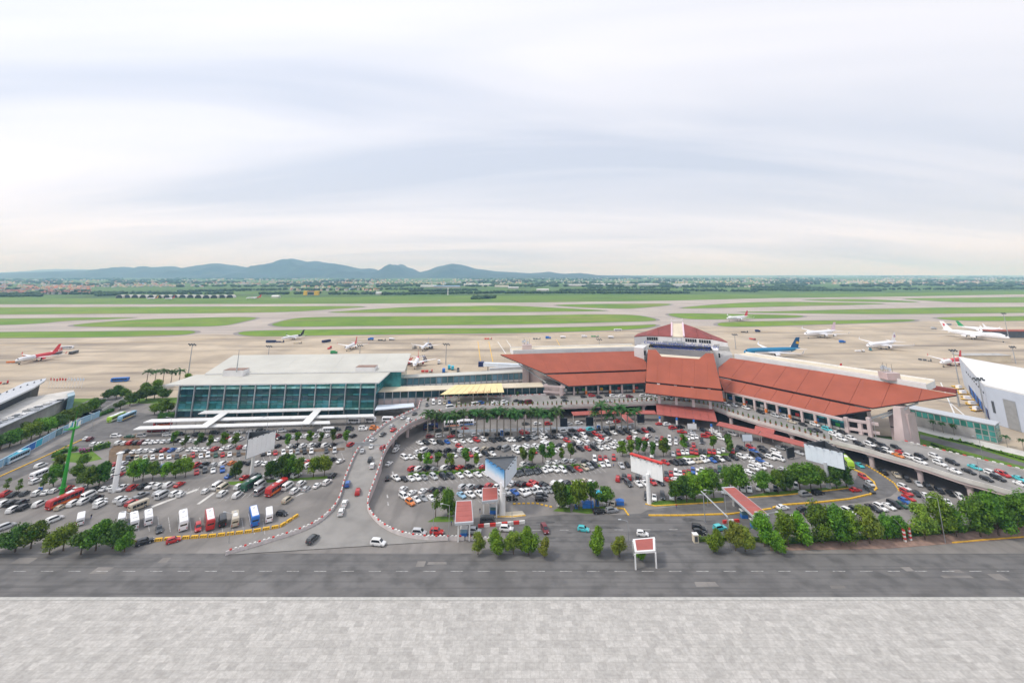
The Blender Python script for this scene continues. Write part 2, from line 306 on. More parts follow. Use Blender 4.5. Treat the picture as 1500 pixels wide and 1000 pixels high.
def smooth_poly(px, k=2):
    for _ in range(k):
        q = []
        for i in range(len(px)):
            a, b = px[i], px[(i+1) % len(px)]
            q += [(a[0]*.75+b[0]*.25, a[1]*.75+b[1]*.25), (a[0]*.25+b[0]*.75, a[1]*.25+b[1]*.75)]
        px = q
    return px
sh = ground_mat('shoulder', (.22, .20, .185), (.28, .255, .235), .01)
for px in ISL:
    w = poly(smooth_poly(px), 0); c = sum(w, Vector())/len(w)
    sheet('grass_verge', w, -.10, g_grass)
    big = []
    for i, p in enumerate(w):
        t = (w[(i+1) % len(w)]-w[i-1]); n = Vector((t.y, -t.x, 0))
        if n.length < 1e-6: n = Vector((0, 0, 0))
        else: n = n.normalized()
        big.append(p+n*7)
    if (sum(((p-c).length for p in big)) < sum(((p-c).length for p in w))): big = [2*p-b for p, b in zip(w, big)]
    sheet('shoulder_pavement', big, -.19+.0, sh)
sheet('airfield_grass', poly([(-250, 437.5), (0, 437), (400, 436), (700, 433), (740, 433), (900, 432), (1100, 431.5), (1300, 428.5), (1800, 423), (1800, 428), (1500, 431), (1300, 434.5), (1140, 436.3), (980, 440.2), (780, 442.8), (580, 444.2), (400, 445), (0, 445.6), (-250, 446)], 0), -.15, g_far)
# painted taxi lines on the apron
mb = MB()
def pline(mb, px, w, z, m):
    pts = [G(u, v, z) for u, v in px]
    for a, b in zip(pts, pts[1:]):
        d = (b-a).normalized(); n = Vector((-d.y, d.x, 0))*w/2
        mb.face([a-n, b-n, b+n, a+n], m)
for px in ([(560, 492), (700, 490), (880, 487), (930, 484)], [(355, 493), (540, 493.5)], [(815, 497), (825, 515)], [(700, 500), (704, 530)], [(716, 500), (722, 530)], [(1060, 488), (1230, 482), (1340, 474)], [(0, 505), (250, 500), (330, 494)]): pline(mb, px, .7, -.14, 'yellow_paint')
for px in ([(729, 500), (741, 518)], [(742, 498), (754, 516)], [(1378, 560), (1400, 610)], [(1392, 590), (1422, 616)]): pline(mb, px, .8, -.14, 'white_paint')
struct('apron_markings', mb)
mb = MB()                                     # runway centre marks
for i in range(60):
    x = -1400+i*48
    for (u0, v0, u1, v1) in (((0, 463.2, 1500, 447)), ((0, 447.6, 1500, 433))):
        a = G(u0, v0); b = G(u1, v1); t0 = (x+1400)/2900; t1 = t0+.01; d = (b-a).normalized(); n = Vector((-d.y, d.x, 0))*.8; p = a+(b-a)*t0; q = a+(b-a)*t1
        mb.face([p-n+Vector((0, 0, -.24)), q-n+Vector((0, 0, -.24)), q+n+Vector((0, 0, -.24)), p+n+Vector((0, 0, -.24))], 'white_paint')
struct('runway_markings', mb)

# ------------------------------------------------------------------ far hills
PROF = [(-120, 401), (-40, 400), (40, 399), (80, 397.5), (120, 396), (150, 394.5), (170, 392.5), (185, 391), (205, 394), (225, 392.5), (243, 390.5), (270, 392.5), (290, 388.5), (315, 385.3), (340, 388), (362, 392), (380, 388), (405, 384), (424, 378.2), (447, 383.5), (460, 382.2), (480, 385.5), (500, 388), (530, 393.5), (543, 392.2), (553, 397), (565, 391.5), (580, 387), (600, 393), (615, 398.5), (625, 396), (645, 389), (660, 386.2), (675, 388), (700, 394), (730, 397.5), (750, 398.5), (775, 400), (790, 399.3), (805, 397.8), (825, 401.5), (843, 400), (857, 400.6), (875, 403), (900, 404)]
def prof(u):
    for (a, va), (b, vb) in zip(PROF, PROF[1:]):
        if a <= u <= b: t = (u-a)/(b-a); t = t*t*(3-2*t)*.5+t*.5; return va+(vb-va)*t
    return 404
def hills(name, yc, half, fu, jit):
    mb = MB(); nu, nv = 260, 34; rows = []
    for j in range(nv+1):
        t = j/nv*2-1; y = yc+t*half; r = []
        for i in range(nu+1):
            u = -140+i*(1060)/nu; base = Yplane(u, 401, yc); x = base.x*(1+.12*t)
            top = Yplane(u, fu(u), yc).z
            f = max(0, 1-abs(t)**1.25)
            rid = mnoise.fractal(Vector((x*.0013, y*.0013, 3.1)), 1.0, 2.0, 5)
            z = -3+top*f*(1+jit*rid*(1-f)*2.2)+(rid*top*.05 if f > 0 else 0)
            r.append((x, y, z))
        rows.append(r)
    vs = [p for r in rows for p in r]; n = nu+1
    mb.raw(vs, [(j*n+i, j*n+i+1, (j+1)*n+i+1, (j+1)*n+i) for j in range(nv) for i in range(nu)], 'hill')
    o = mb.build(name, smooth=True); o['kind'] = 'structure'; return o
hills('hills', 11200, 2400, prof, .95)
def prof2(u):
    if u < 420: return 401-7*math.exp(-((u-95)/85)**2)-9*math.exp(-((u-255)/60)**2)-10*math.exp(-((u-390)/50)**2)
    return 401+2-3.2*math.exp(-((u-700)/90)**2)-4*math.exp(-((u-545)/30)**2)
hills('distant_hills', 18000, 2000, prof2, .5)

# ------------------------------------------------------------------ far woods, villages, sheds
rnd = random.Random(11)
ico = bmesh.new(); bmesh.ops.create_icosphere(ico, subdivisions=1, radius=1); ico.verts.ensure_lookup_table()
IV = [v.co.copy() for v in ico.verts]; IFc = [[v.index for v in f.verts] for f in ico.faces]; ico.free()
def blob(mb, p, rx, rz, m):
    a = rnd.random()*6.3; ca, sa = math.cos(a), math.sin(a); vs = []
    for v in IV:
        k = rnd.uniform(.72, 1.2); x, y = v.x*k*rx, v.y*k*rx; vs.append((p[0]+x*ca-y*sa, p[1]+x*sa+y*ca, p[2]+rz*.8+v.z*k*rz))
    mb.raw(vs, IFc, m)
mb = MB()
def belt(u0, u1, v0, v1, n, r=(3.5, 7)):
    for _ in range(n):
        t = rnd.random(); u = u0+(u1-u0)*t; v = v0+(v1-v0)*t+rnd.gauss(0, .35); p = G(u, v); 
        if p.y > 20000 or p.y < 1200: continue
        k = rnd.uniform(*r); blob(mb, p, k*rnd.uniform(1, 1.7), k, 'far_tree')
for a in ((0, 60, 434.5, 433.5, 60), (0, 170, 431, 430.5, 160), (60, 130, 427.5, 427, 60), (120, 340, 429.8, 430.5, 170), (140, 175, 433, 432, 60), (260, 420, 427.5, 424, 160), (380, 470, 431, 430, 70), (480, 560, 431, 430.5, 60), (560, 760, 431.5, 428.5, 260), (600, 700, 427, 425, 130), (690, 725, 438, 436.5, 60), (740, 1010, 429.3, 429.5, 420), (820, 980, 426, 425, 240), (1000, 1110, 425.5, 427, 90), (1100, 1290, 425, 426, 300), (1100, 1210, 421, 423, 170), (1280, 1420, 424.5, 423.5, 90), (1400, 1560, 424.2, 422.5, 260), (860, 1080, 422, 421, 160), (1250, 1560, 418, 416, 220), (-60, 60, 424, 424, 60), (430, 620, 425, 424, 150)): belt(*a)
for _ in range(6500):
    u = rnd.uniform(-60, 1560); v = 403.5+17*rnd.random()**1.5
    if mnoise.noise(Vector((u*.012, v*.35, 1.7))) < -.08: continue
    p = G(u, v)
    if p.y > 19000 or (u < 900 and p.y > 8600): continue
    k = rnd.uniform(5, 9)*(1+p.y/16000); blob(mb, p, k*rnd.uniform(1.4, 3.2), k, 'far_tree')
o = mb.build('distant_woods'); tag(o, 'dark tree belts and groves scattered over the plain beyond the runways', 'woods', kind='stuff')

def house(mb, p, w, d, h, rh, rz, mw, mr, flat=False):
    co, si = math.cos(rz), math.sin(rz); T = lambda x, y, z: (p[0]+x*co-y*si, p[1]+x*si+y*co, p[2]+z)
    mb.box((p[0], p[1], p[2]+h/2), (w, d, h), mw, rz)
    if flat: mb.box((p[0], p[1], p[2]+h+.25), (w+.6, d+.6, .5), mr, rz)
    else:
        e = .5; vs = [T(-w/2-e, -d/2-e, h), T(w/2+e, -d/2-e, h), T(w/2+e, d/2+e, h), T(-w/2-e, d/2+e, h), T(-w/2-e, 0, h+rh), T(w/2+e, 0, h+rh)]
        mb.raw(vs, [(0, 1, 5, 4), (2, 3, 4, 5), (0, 4, 3), (1, 2, 5), (3, 2, 1, 0)], mr)
REG = [(0, 135, 420, 431, 420, .75), (-40, 300, 410, 421, 700, .5), (300, 560, 408.5, 418, 600, .45), (560, 780, 409, 418, 420, .4), (780, 1100, 407, 416, 420, .3), (1100, 1560, 405.5, 416.5, 900, .4), (420, 560, 420, 427, 70, .4), (1030, 1130, 414, 421, 70, .4), (1260, 1500, 411, 418, 260, .55)]
hs = []
for (u0, u1, v0, v1, n, red) in REG:
    for _ in range(n):
        u, v = rnd.uniform(u0, u1), rnd.uniform(v0, v1)
        if mnoise.noise(Vector((u*.03, v*.4, 7))) < -.12: continue
        p = G(u, v); 
        if p.y > 16000 or (u < 890 and p.y > 8700): continue
        s = .85+p.y/13000
        hs.append((p.y, p, rnd.uniform(7, 13)*s, rnd.uniform(7, 12)*s, rnd.uniform(5, 11)*s, rnd.uniform(1.5, 3), rnd.uniform(0, 3.1), rnd.choice(['house_white', 'house_white', 'house_cream', 'house_grey']), rnd.choice(['house_red'] if rnd.random() < red+.22 else ['house_white', 'house_blue', 'house_grey', 'house_white', 'house_cream']), rnd.random() < .3))
hs.sort(key=lambda h: h[0])
mb = MB()
for i, h in enumerate(hs):
    if i < 140:
        q = MB(); z = Vector((0, 0, 0)); p = h[1]
        root = thing('village_house', (p.x, p.y, -.5), 'small house in the hazy village beyond the far runway', 'house', 'houses of the far villages')
        w = MB(); w.box((p.x, p.y, h[4]/2-.5), (h[2], h[3], h[4]), h[7], h[6]); w.build('wall', root)
        r = MB(); house(r, (p.x, p.y, h[4]-.5-.02), h[2], h[3], .02, h[5], h[6], h[8], h[8], h[9]); r.build('roof', root)
    else: house(mb, (h[1].x, h[1].y, -.5), h[2], h[3], h[4], h[5], h[6], h[7], h[8], h[9])
o = mb.build('distant_town'); tag(o, 'red and white roofs of the far-off towns along the horizon', 'town', kind='stuff')

# aircraft shelters beyond the far runway
for i in range(15):
    u = 174+i*11.6; p = G(u, 436.6-.3*math.sin(i)); mbv = MB(); w, dp, h = 24, 20, 11; n = 10; rings = []
    t = thing('aircraft_shelter', p, '%s arched concrete aircraft shelter from the left in the far row' % ordn(i+1), 'hangar', 'arched shelters beyond the far runway')
    for y in (0, dp):
        rings.append([p+Vector((math.cos(math.pi*k/n)*w/2, y, math.sin(math.pi*k/n)*h)) for k in range(n+1)])
    MB().loft(rings, 'concrete_pale', cap=False).build('vault', t)
    MB().face([r+Vector((0, .3, 0)) for r in rings[0]], 'dark').build('opening', t)
    fr = [q+Vector((0, -.3, 0)) for q in rings[0]]; fo = [p+(q-p)*1.12+Vector((0, -.3, 0)) for q in rings[0]]; f = MB()
    for k in range(n): f.face([fr[k], fr[k+1], fo[k+1], fo[k]], 'concrete')
    f.build('arch_rim', t)
# sheds, warehouses
WH = [(655, 421.5, 150, 60, 11, 'house_blue', 'wide blue-roofed warehouse right of the far control mast'), (628, 420.5, 90, 50, 10, 'white_metal', 'white warehouse left of the wide blue-roofed warehouse'), (700, 419, 160, 60, 12, 'white_metal', 'long white warehouse behind the blue-roofed warehouse'), (735, 420.5, 80, 50, 9, 'cream_roof', 'cream-roofed factory shed beyond the centre of the runways'), (752, 423, 60, 40, 8, 'white_metal', 'small white shed in front of the cream-roofed factory'), (795, 426, 70, 30, 7, 'white_metal', 'low white shed among trees above the middle taxiway'), (842, 419.5, 130, 60, 12, 'white_metal', 'leftmost big white factory hall of the industrial park'), (880, 418.5, 130, 60, 12, 'white_wall', 'second big white factory hall of the industrial park'), (915, 418.8, 110, 60, 12, 'grey_roof', 'grey-roofed factory hall of the industrial park'), (950, 418.5, 110, 60, 13, 'white_metal', 'third big white factory hall of the industrial park'), (1002, 419.5, 120, 60, 14, 'white_metal', 'rightmost white hall of the industrial park, standing apart'), (555, 431.5, 30, 20, 8, 'white_metal', 'small white shed with green sides left of the far mast'), (404, 436, 40, 18, 6, 'white_metal', 'low white shed beside the far green field'), (1250, 414.5, 60, 40, 14, 'house_cream', 'cream building standing in the far right paddy field'), (1070, 419, 70, 40, 9, 'cream_roof', 'tan-roofed shed right of the industrial park')]
for u, v, w, d, h, m, lab in WH:
    p = G(u, v); t = thing('warehouse', p, lab, 'warehouse', 'far warehouses'); sc = p.y/2600
    q = MB(); q.box((p.x, p.y, h/2), (w*sc, d, h), 'house_white'); q.build('wall', t)
    q = MB(); house(q, (p.x, p.y, h-.1), w*sc, d, .1, 3, 0, m, m); q.build('roof', t)
p = G(456, 432); t = thing('office_block', p, 'yellow office block with grey front beyond the far runway', 'building')
q = MB(); q.box((p.x-22, p.y, 8), (14, 18, 17), 'jet_yellow'); q.build('wing_block', t); q = MB(); q.box((p.x+22, p.y, 8), (14, 18, 17), 'jet_yellow'); q.build('wing_block', t)
q = MB(); q.box((p.x, p.y+2, 7), (29.9, 14, 14), 'house_white'); q.build('centre_block', t); q = MB(); q.box((p.x, p.y-5.3, 6), (24, .5, 8), 'glass_dark'); q.build('window_band', t); q = MB(); q.box((p.x, p.y, 15), (30.5, 16, 1.5), 'house_red'); q.build('roof', t)
p = G(656, 432); t = thing('radio_mast', p, 'pale red and white lattice mast on the far airfield edge', 'mast')
q = MB()
for k in range(5): q.tube(p+Vector((0, 0, k*5)), p+Vector((0, 0, k*5+5)), 2.6-.3*k, 2.3-.3*k, 'pale_pink' if k % 2 else 'white_metal', 6)
q.build('shaft', t); q = MB(); q.box((p.x, p.y, 26), (5, 5, 2.5), 'white_metal'); q.build('platform', t)
p = G(1012, 404); t = thing('far_tower', p, 'tiny white tower on the horizon above the industrial park', 'tower'); q = MB(); q.tube(p, p+Vector((0, 0, 70)), 22, 9, 'white_metal', 8); q.build('shaft', t); q = MB(); q.box((p.x, p.y, 72), (30, 30, 6), 'white_metal'); q.build('head', t)
# ------------------------------------------------------------------ landside ground
sheet('car_park', [(-300, 150), (300, 150), (300, 165), (232, 205), (205, 246), (150, 300), (60, 318), (-70, 318), (-215, 318), (-255, 318), (-330, 200)], 0, g_asph)
sheet('road', poly(smooth_poly([(740, 770), (790, 752), (935, 754), (952, 744), (1060, 737), (1110, 730), (1190, 722), (1240, 712), (1258, 698), (1250, 676), (1275, 676), (1305, 700), (1318, 716), (1300, 730), (1240, 738), (1170, 748), (1130, 762), (1132, 820), (740, 820)], 1), .02), .02, g_road)
sheet('boulevard', [(-420, 138), (420, 138), (420, 157), (-420, 157)], .03, g_road)
sheet('forecourt', [(-420, 20), (420, 20), (420, 137), (-420, 137)], .06, g_pale)
sheet('kerb', [(-420, 136.9), (420, 136.9), (420, 138.1), (-420, 138.1)], .12, M['kerb_stone'])
pr2 = random.Random(77)
for i in range(16):
    x, y, w, h = pr2.uniform(-230, 230), pr2.uniform(140, 155), pr2.uniform(2, 9), pr2.uniform(1, 3)
    sheet('asphalt_patch', [(x, y), (x+w, y+pr2.uniform(-.2, .2)), (x+w+pr2.uniform(-.3, .3), y+h), (x+pr2.uniform(-.3, .3), y+h)], .036+.0005*i, g_asph if i % 3 else M['dark_steel'] if False else g_asph)
for i in range(26):
    u, v = pr2.uniform(770, 1110), pr2.uniform(757, 796); p = G(u, v); w, h = pr2.uniform(1, 5), pr2.uniform(.4, 1.1); k = 9
    sheet('oil_stain', [(p.x+w*math.cos(2*math.pi*j/k)*pr2.uniform(.6, 1.1), p.y+h*math.sin(2*math.pi*j/k)*pr2.uniform(.6, 1.1)) for j in range(k)], .026+.0003*i, M['oil'])
sheet('footpath', poly([(1128, 790), (1300, 783), (1400, 776), (1520, 762), (1640, 750), (1640, 786), (1500, 788), (1390, 796), (1300, 803), (1128, 806)], .05), .05, M['brick_path'])
sheet('access_road', poly([(-60, 712), (60, 664), (150, 616), (205, 604), (262, 612), (215, 630), (150, 645), (60, 685), (-60, 740)], .02), .02, g_road)
sheet('lawn', [(-260, 330), (-200, 336), (-262, 262), (-330, 190), (-640, 190), (-640, 320), (-420, 330)], -.06, g_lawn)
sheet('lawn', poly([(1338, 630), (1420, 643), (1640, 700), (1640, 760), (1500, 705), (1400, 672), (1340, 652)], 0), .01, g_lawn)
sheet('service_road', poly([(1348, 636), (1420, 653), (1520, 684), (1640, 722), (1640, 728), (1500, 683), (1400, 657), (1348, 642)], .03), .03, g_road)
sheet('footpath', poly([(1342, 622), (1400, 636), (1462, 651), (1640, 696), (1640, 704), (1500, 668), (1400, 645), (1342, 630)], .05), .05, M['concrete_pale'])
sheet('asphalt_pad', poly([(88, 604), (130, 586), (168, 579), (185, 582), (160, 598), (120, 612)], 0), .0, g_road)

# white bay lines / zebra in the car parks
mb = MB()
def baylines(u0, v0, u1, v1, n, du, dv):
    for i in range(n):
        t = i/(n-1); u, v = u0+(u1-u0)*t, v0+(v1-v0)*t; pline(mb, [(u, v), (u+du, v+dv)], .16, .015, 'worn_paint')
baylines(610, 702, 800, 690, 26, 8, 8); baylines(800, 690, 880, 684, 12, 8, 8); baylines(590, 655, 760, 643, 32, 6, 4); baylines(760, 643, 940, 632, 34, 6, 4)
baylines(270, 716, 330, 708, 9, -7, 8); baylines(330, 726, 480, 706, 20, -8, 8); baylines(188, 676, 350, 670, 18, 3, 8); baylines(385, 668, 500, 663, 13, 3, 8)
baylines(185, 755, 385, 760, 14, 3, 22); baylines(1000, 682, 1110, 668, 18, 7, 6); baylines(700, 732, 800, 722, 14, 7, 6); baylines(1215, 755, 1330, 735, 14, 9, 7)
for i in range(7): pline(mb, [(433+i*4.2, 727-i*1.8), (440+i*4.2, 722-i*1.8)], .5, .016, 'worn_paint')
pline(mb, [(222, 742), (290, 716)], 1.6, .014, 'concrete_pale'); pline(mb, [(290, 738), (314, 721)], 1.2, .014, 'concrete_pale')
for (u, v) in ((567, 724), (568, 735), (575, 690)): pline(mb, [(u, v), (u+1, v+5)], .5, .016, 'worn_paint')
for i in range(9): pline(mb, [(780+i*40, 776-.2*i), (793+i*40, 776-.2*i)], .18, .035, 'worn_paint')
for i in range(60): pline(mb, [(-100+i*40, 836), (-82+i*40, 836)], .2, .045, 'worn_paint')
struct('bay_markings', mb)
# oil patches on the front road are in its material; yellow kerbs as rows of stones
def kerb_row(name, px, label, step=1.2, w=.35, h=.3, alt=None, z=0.0, gap=.12):
    pts = [G(u, v, z) for u, v in px]; t = thing(name, pts[0], label, 'kerb'); L = 0; i = 0
    seg = [(a, b, (b-a).length) for a, b in zip(pts, pts[1:])]; tot = sum(s[2] for s in seg); n = max(2, int(tot/step)); me = {}
    def at(d):
        for a, b, l in seg:
            if d <= l: return a+(b-a)*(d/l), (b-a).normalized()
            d -= l
        return seg[-1][1], (seg[-1][1]-seg[-1][0]).normalized()
    for i in range(n):
        p, d = at((i+.5)*tot/n); m = (alt[i % len(alt)] if alt else 'yellow_paint')
        if m not in me:
            q = MB(); q.box((0, 0, h/2), (tot/n-gap, w, h), m, top=.97)
            if gap == .55:
                for e in (-.3, 0, .3): q.box(((tot/n-gap)*e, 0, h*.55), (.18, w+.04, h*.7), 'dark')
            me[m] = q.mesh('kerb_block')
        o = put('block', me[m], t, loc=p-t.location); o.rotation_euler = (0, 0, math.atan2(d.y, d.x))
    return t
kerb_row('yellow_barrier', [(160, 796), (200, 795), (250, 790), (310, 786), (370, 779), (410, 772), (437, 755)], 'curved line of black and yellow concrete blocks behind the parked coaches', 2.6, .7, .8, ['yellow_paint'], gap=.55)
kerb_row('yellow_kerb', [(0, 698), (40, 680), (80, 662), (120, 644)], 'yellow kerb between the left access road and the car park', 3, .5, .35)
kerb_row('yellow_kerb', [(950, 755), (1000, 755), (1070, 753), (1110, 748), (1130, 745)], 'yellow kerb dividing the front road before the toll gate', 2.5, .6, .35)
kerb_row('yellow_kerb', [(1132, 744), (1145, 740), (1200, 736), (1245, 731), (1275, 724), (1284, 716), (1280, 706), (1265, 694), (1245, 685)], 'yellow kerb curving around the hairpin below the big billboard', 2.2, .6, .4)
kerb_row('yellow_kerb', [(1268, 681), (1290, 694), (1310, 708), (1318, 720)], 'dashed yellow kerb beside the lane under the deck', 1.6, .5, .4, gap=.7)
kerb_row('yellow_kerb', [(750, 738), (785, 737), (810, 743)], 'short dashed yellow kerb behind the toll canopies', 1.6, .5, .3, gap=.7)
kerb_row('yellow_kerb', [(900, 744), (914, 745), (921, 755)], 'bent yellow kerb at the corner of the car park exit', 1.6, .5, .3)
kerb_row('yellow_kerb', [(945, 738), (960, 741), (1010, 738), (1060, 735)], 'yellow edged kerb of the grass below the single-faced billboard', 2, .4, .25)
kerb_row('yellow_kerb', [(1090, 729), (1140, 726), (1200, 720), (1244, 715)], 'yellow edged kerb of the grass under the big billboard', 2, .4, .25)
kerb_row('yellow_kerb', [(1395, 795), (1450, 790), (1520, 785)], 'yellow kerb along the brick footpath at the lower right', 2, .4, .25)
kerb_row('yellow_kerb', [(727, 757), (750, 757), (770, 755)], 'yellow kerb of the concrete island under the triangular billboard', 1.5, .4, .3)
kerb_row('water_barrier', [(700, 772), (735, 769), (769, 766)], 'row of red and white plastic barriers beside the toll lane', 1.9, .6, .9, ['red_paint', 'white_paint'], gap=.05)
kerb_row('water_barrier', [(1059, 766), (1083, 764)], 'short row of red and white barriers before the long toll canopy', 1.9, .6, .9, ['red_paint', 'white_paint'], gap=.05)
# grass strips in the car park
g2 = g_lawn
for px in ([(598, 697), (660, 694), (740, 690), (880, 683), (878, 680), (740, 686), (640, 690), (598, 693)], [(626, 764), (640, 756), (664, 756), (664, 764)], [(810, 748), (818, 743), (834, 742), (836, 750)], [(838, 749), (842, 742), (890, 741), (902, 748), (860, 752)], [(945, 738), (965, 733), (1060, 728), (1060, 734), (975, 741)], [(1095, 727), (1120, 721), (1180, 716), (1242, 711), (1244, 715), (1150, 725)], [(990, 668), (1080, 662), (1080, 666), (990, 672)], [(318, 706), (400, 702), (490, 696), (490, 700), (400, 706), (318, 711)], [(75, 674), (85, 665), (135, 660), (150, 672), (120, 678)]):
    sheet('grass_verge', poly(px, .03), .03, g2)
sheet('paved_island', poly([(722, 757), (735, 750), (765, 748), (771, 755), (750, 758)], .1), .12, M['cream_roof'])
sheet('soil_bed', poly([(160, 660), (178, 640), (205, 634), (205, 660), (180, 690), (158, 688)], .02), .02, M['hedge_soil'])
sheet('soil_bed', poly([(188, 668), (400, 661), (505, 655), (505, 659), (400, 665), (188, 672)], .02), .02, M['hedge_soil'])

# ------------------------------------------------------------------ ramp and elevated deck
STN = [((330, 812), (680, 790), .15), ((395, 793), (610, 788), .3), ((450, 774), (566, 774), .8), ((480, 754), (542, 751), 1.4), ((496, 732), (540, 732), 2.1), ((504, 704), (549, 706), 3.2), ((512, 684), (557, 683), 4.0), ((520, 666), (563, 664), 4.8), ((532, 650), (572, 648), 5.6), ((548, 636), (584, 634), 6.2), ((566, 621), (600, 622), 6.8), ((590, 609), (622, 613), 7.0), ((613, 599), (648, 602), 7.0)]
def crom(a, b, c, d, t): return 0.5*((2*b)+(c-a)*t+(2*a-5*b+4*c-d)*t*t+(3*b-a-3*c+d)*t*t*t)
def resamp(pts, k=4):
    o = []
    for i in range(len(pts)-1):
        a, b, c, d = pts[max(0, i-1)], pts[i], pts[i+1], pts[min(len(pts)-1, i+2)]
        for j in range(k): o.append(crom(a, b, c, d, j/k))
    return o+[pts[-1]]
RL = resamp([G(l[0], l[1], z) for l, r, z in STN]); RR = resamp([G(r[0], r[1], z) for l, r, z in STN])
ramp = thing('ramp', RL[0], 'curving concrete ramp climbing from the road to the elevated deck', 'ramp')
mb = MB()
for i in range(len(RL)-1): mb.face([RL[i], RR[i], RR[i+1], RL[i+1]], g_ramp)
mb.build('roadway', ramp)
mb = MB(); dz = Vector((0, 0, 1.5)); OPEN = 26
for i in range(len(RL)-1):
    for P, sgn in ((RL, 1), (RR, -1)):
        a, b = P[i], P[i+1]; lo = (lambda p: p-dz) if i >= OPEN else (lambda p: Vector((p.x, p.y, -.1)))
        f = [a, b, lo(b), lo(a)]; mb.face(f if sgn < 0 else f[::-1], 'pink_concrete')
    if i >= OPEN: mb.face([RL[i]-dz, RL[i+1]-dz, RR[i+1]-dz, RR[i]-dz], 'concrete')
mb.face([RL[OPEN]-dz, RR[OPEN]-dz, Vector((RR[OPEN].x, RR[OPEN].y, -.1)), Vector((RL[OPEN].x, RL[OPEN].y, -.1))], 'concrete')
mb.build('side_wall', ramp)
def parapet(root, pts, side, label, h=1.0, blocks=True, every=1.3, m='parapet_pale'):
    mb = MB(); t = .35; q = MB(); acc = 0; k = 0; offs = []
    for i, p in enumerate(pts):
        d = (pts[min(i+1, len(pts)-1)]-pts[max(i-1, 0)]); d.z = 0; d.normalize(); n = Vector((-d.y, d.x, 0))*side; offs.append(n)
    up = Vector((0, 0, h))
    for i in range(len(pts)-1):
        a, b, na, nb = pts[i], pts[i+1], offs[i], offs[i+1]; lo = Vector((0, 0, -.6))
        A = [a+lo, a+na*t+lo, a+na*t+up, a+up]; B = [b+lo, b+nb*t+lo, b+nb*t+up, b+up]
        for j in range(4): jj = (j+1) % 4; mb.face([A[j], B[j], B[jj], A[jj]], m)
        L = (b-a).length; dd = (b-a).normalized(); s = -acc
        while blocks and True:
            s += every
            if s > L: break
            c = a+dd*s+na*t*.5+Vector((0, 0, h+.15)); q.box(c, (every*.5, .42, .34), 'red_paint' if k % 3 == 0 else 'white_paint', math.atan2(dd.y, dd.x)); k += 1
        acc = (acc+L) % every if blocks else 0
    o = mb.build('parapet', root)
    if blocks: o2 = q.build('painted_block', o); o2['kind'] = 'stuff'
parapet(ramp, RL, -1, ''); parapet(ramp, RR, 1, '')
for i in (30, 36, 41, 46):
    mb = MB()
    c = (RL[i]+RR[i])/2; d = RR[i]-RL[i]; mb.beam(RL[i]+d*.05-Vector((0, 0, 2.1)), RL[i]+d*.95-Vector((0, 0, 2.1)), 1.4, 1.2, 'pink_concrete')
    for k in (.22, .78): p = RL[i]+d*k; mb.tube((p.x, p.y, -.1), (p.x, p.y, p.z-1.6), .8, .8, 'pink_concrete', 12)
    mb.build('pier', ramp)
for i in (26, 33):        # gantry over the ramp
    pass
p0, p1 = RL[26], RR[26]; gt = thing('sign_gantry', p0, 'thin grey sign gantry spanning the ramp', 'gantry'); q = MB(); q.tube(p0, p0+Vector((0, 0, 6)), .15, .12, 'steel'); q.build('post', gt); q = MB(); q.tube(p1, p1+Vector((0, 0, 6)), .15, .12, 'steel'); q.build('post', gt); q = MB(); q.beam(p0+Vector((0, 0, 6)), p1+Vector((0, 0, 6)), .3, .3, 'steel'); q.build('crossbar', gt); q = MB(); q.beam(p0+(p1-p0)*.05+Vector((0, 0, 6.8)), p0+(p1-p0)*.55+Vector((0, 0, 6.8)), .15, 1.3, 'steel'); q.build('sign_panel', gt)

DF = [(648, 602), (672, 598.5), (700, 596), (740, 596), (780, 595.5), (832, 594.5), (896, 592), (944, 589.6), (975, 589), (1010, 591), (1048, 598), (1072, 606.5), (1110, 618), (1170, 634), (1200, 643), (1260, 657), (1300, 669), (1356, 685), (1404, 701), (1452, 714), (1500, 728), (1560, 745), (1640, 768)]
DB = [(613, 599), (616, 588), (660, 583), (740, 582), (800, 579), (830, 577.5), (940, 574), (1000, 577), (1066, 588), (1110, 600), (1166, 616), (1240, 632), (1319, 646), (1404, 667), (1452, 678), (1500, 690), (1560, 705), (1640, 726)]
DFw = [G(u, v, 7) for u, v in DF]; DBw = [G(u, v, 7) for u, v in DB]
deck = thing('elevated_deck', DFw[0], 'elevated departures roadway deck in front of the red-roofed terminal', 'deck')
mb = MB(); mb.prism([(p.x, p.y) for p in DFw]+[(p.x, p.y) for p in DBw[::-1]], 5.4, 7.0, 'pink_concrete', g_ramp); mb.build('slab', deck)
parapet(deck, resamp(DFw, 2), -1, '', 1.0, False, m='concrete_pale'); parapet(deck, resamp(DBw[12:], 2), 1, '', .6, True, 2.2, 'concrete'); parapet(deck, DBw[0:5], 1, '', .8, True, 1.6)
lane = MB()
for k in (.33, .62):
    for a, b, c, d in list(zip(DFw, DFw[1:], DBw[1:], DBw[2:]))[1:17]: pass
mb = MB(); fr = resamp(DFw, 4); acc = 0; last = None; PIERS = []
for i, p in enumerate(fr):
    if last is None or (p-last).length > 15:
        last = p; d = (fr[min(i+1, len(fr)-1)]-fr[max(0, i-1)]).normalized(); n = Vector((-d.y, d.x, 0)); PIERS.append((p, d, n))
for p, d, n in PIERS[1:]:
    c = p+n*2.2; q = MB(); q.tube((c.x, c.y, -.1), (c.x, c.y, 4.1), 1.0, 1.0, 'pink_concrete', 14); q.loft([[(c+n*a*1.0+d*b*1.0)+Vector((0, 0, 4.1-7)) for a, b in ((-1, -1), (1, -1), (1, 1), (-1, 1))], [(c+n*a+d*b)+Vector((0, 0, 5.38-7)) for a, b in ((-2, -1.2), (14, -1.2), (14, 1.2), (-2, 1.2))]], 'pink_concrete')
    q.build('pier', deck)
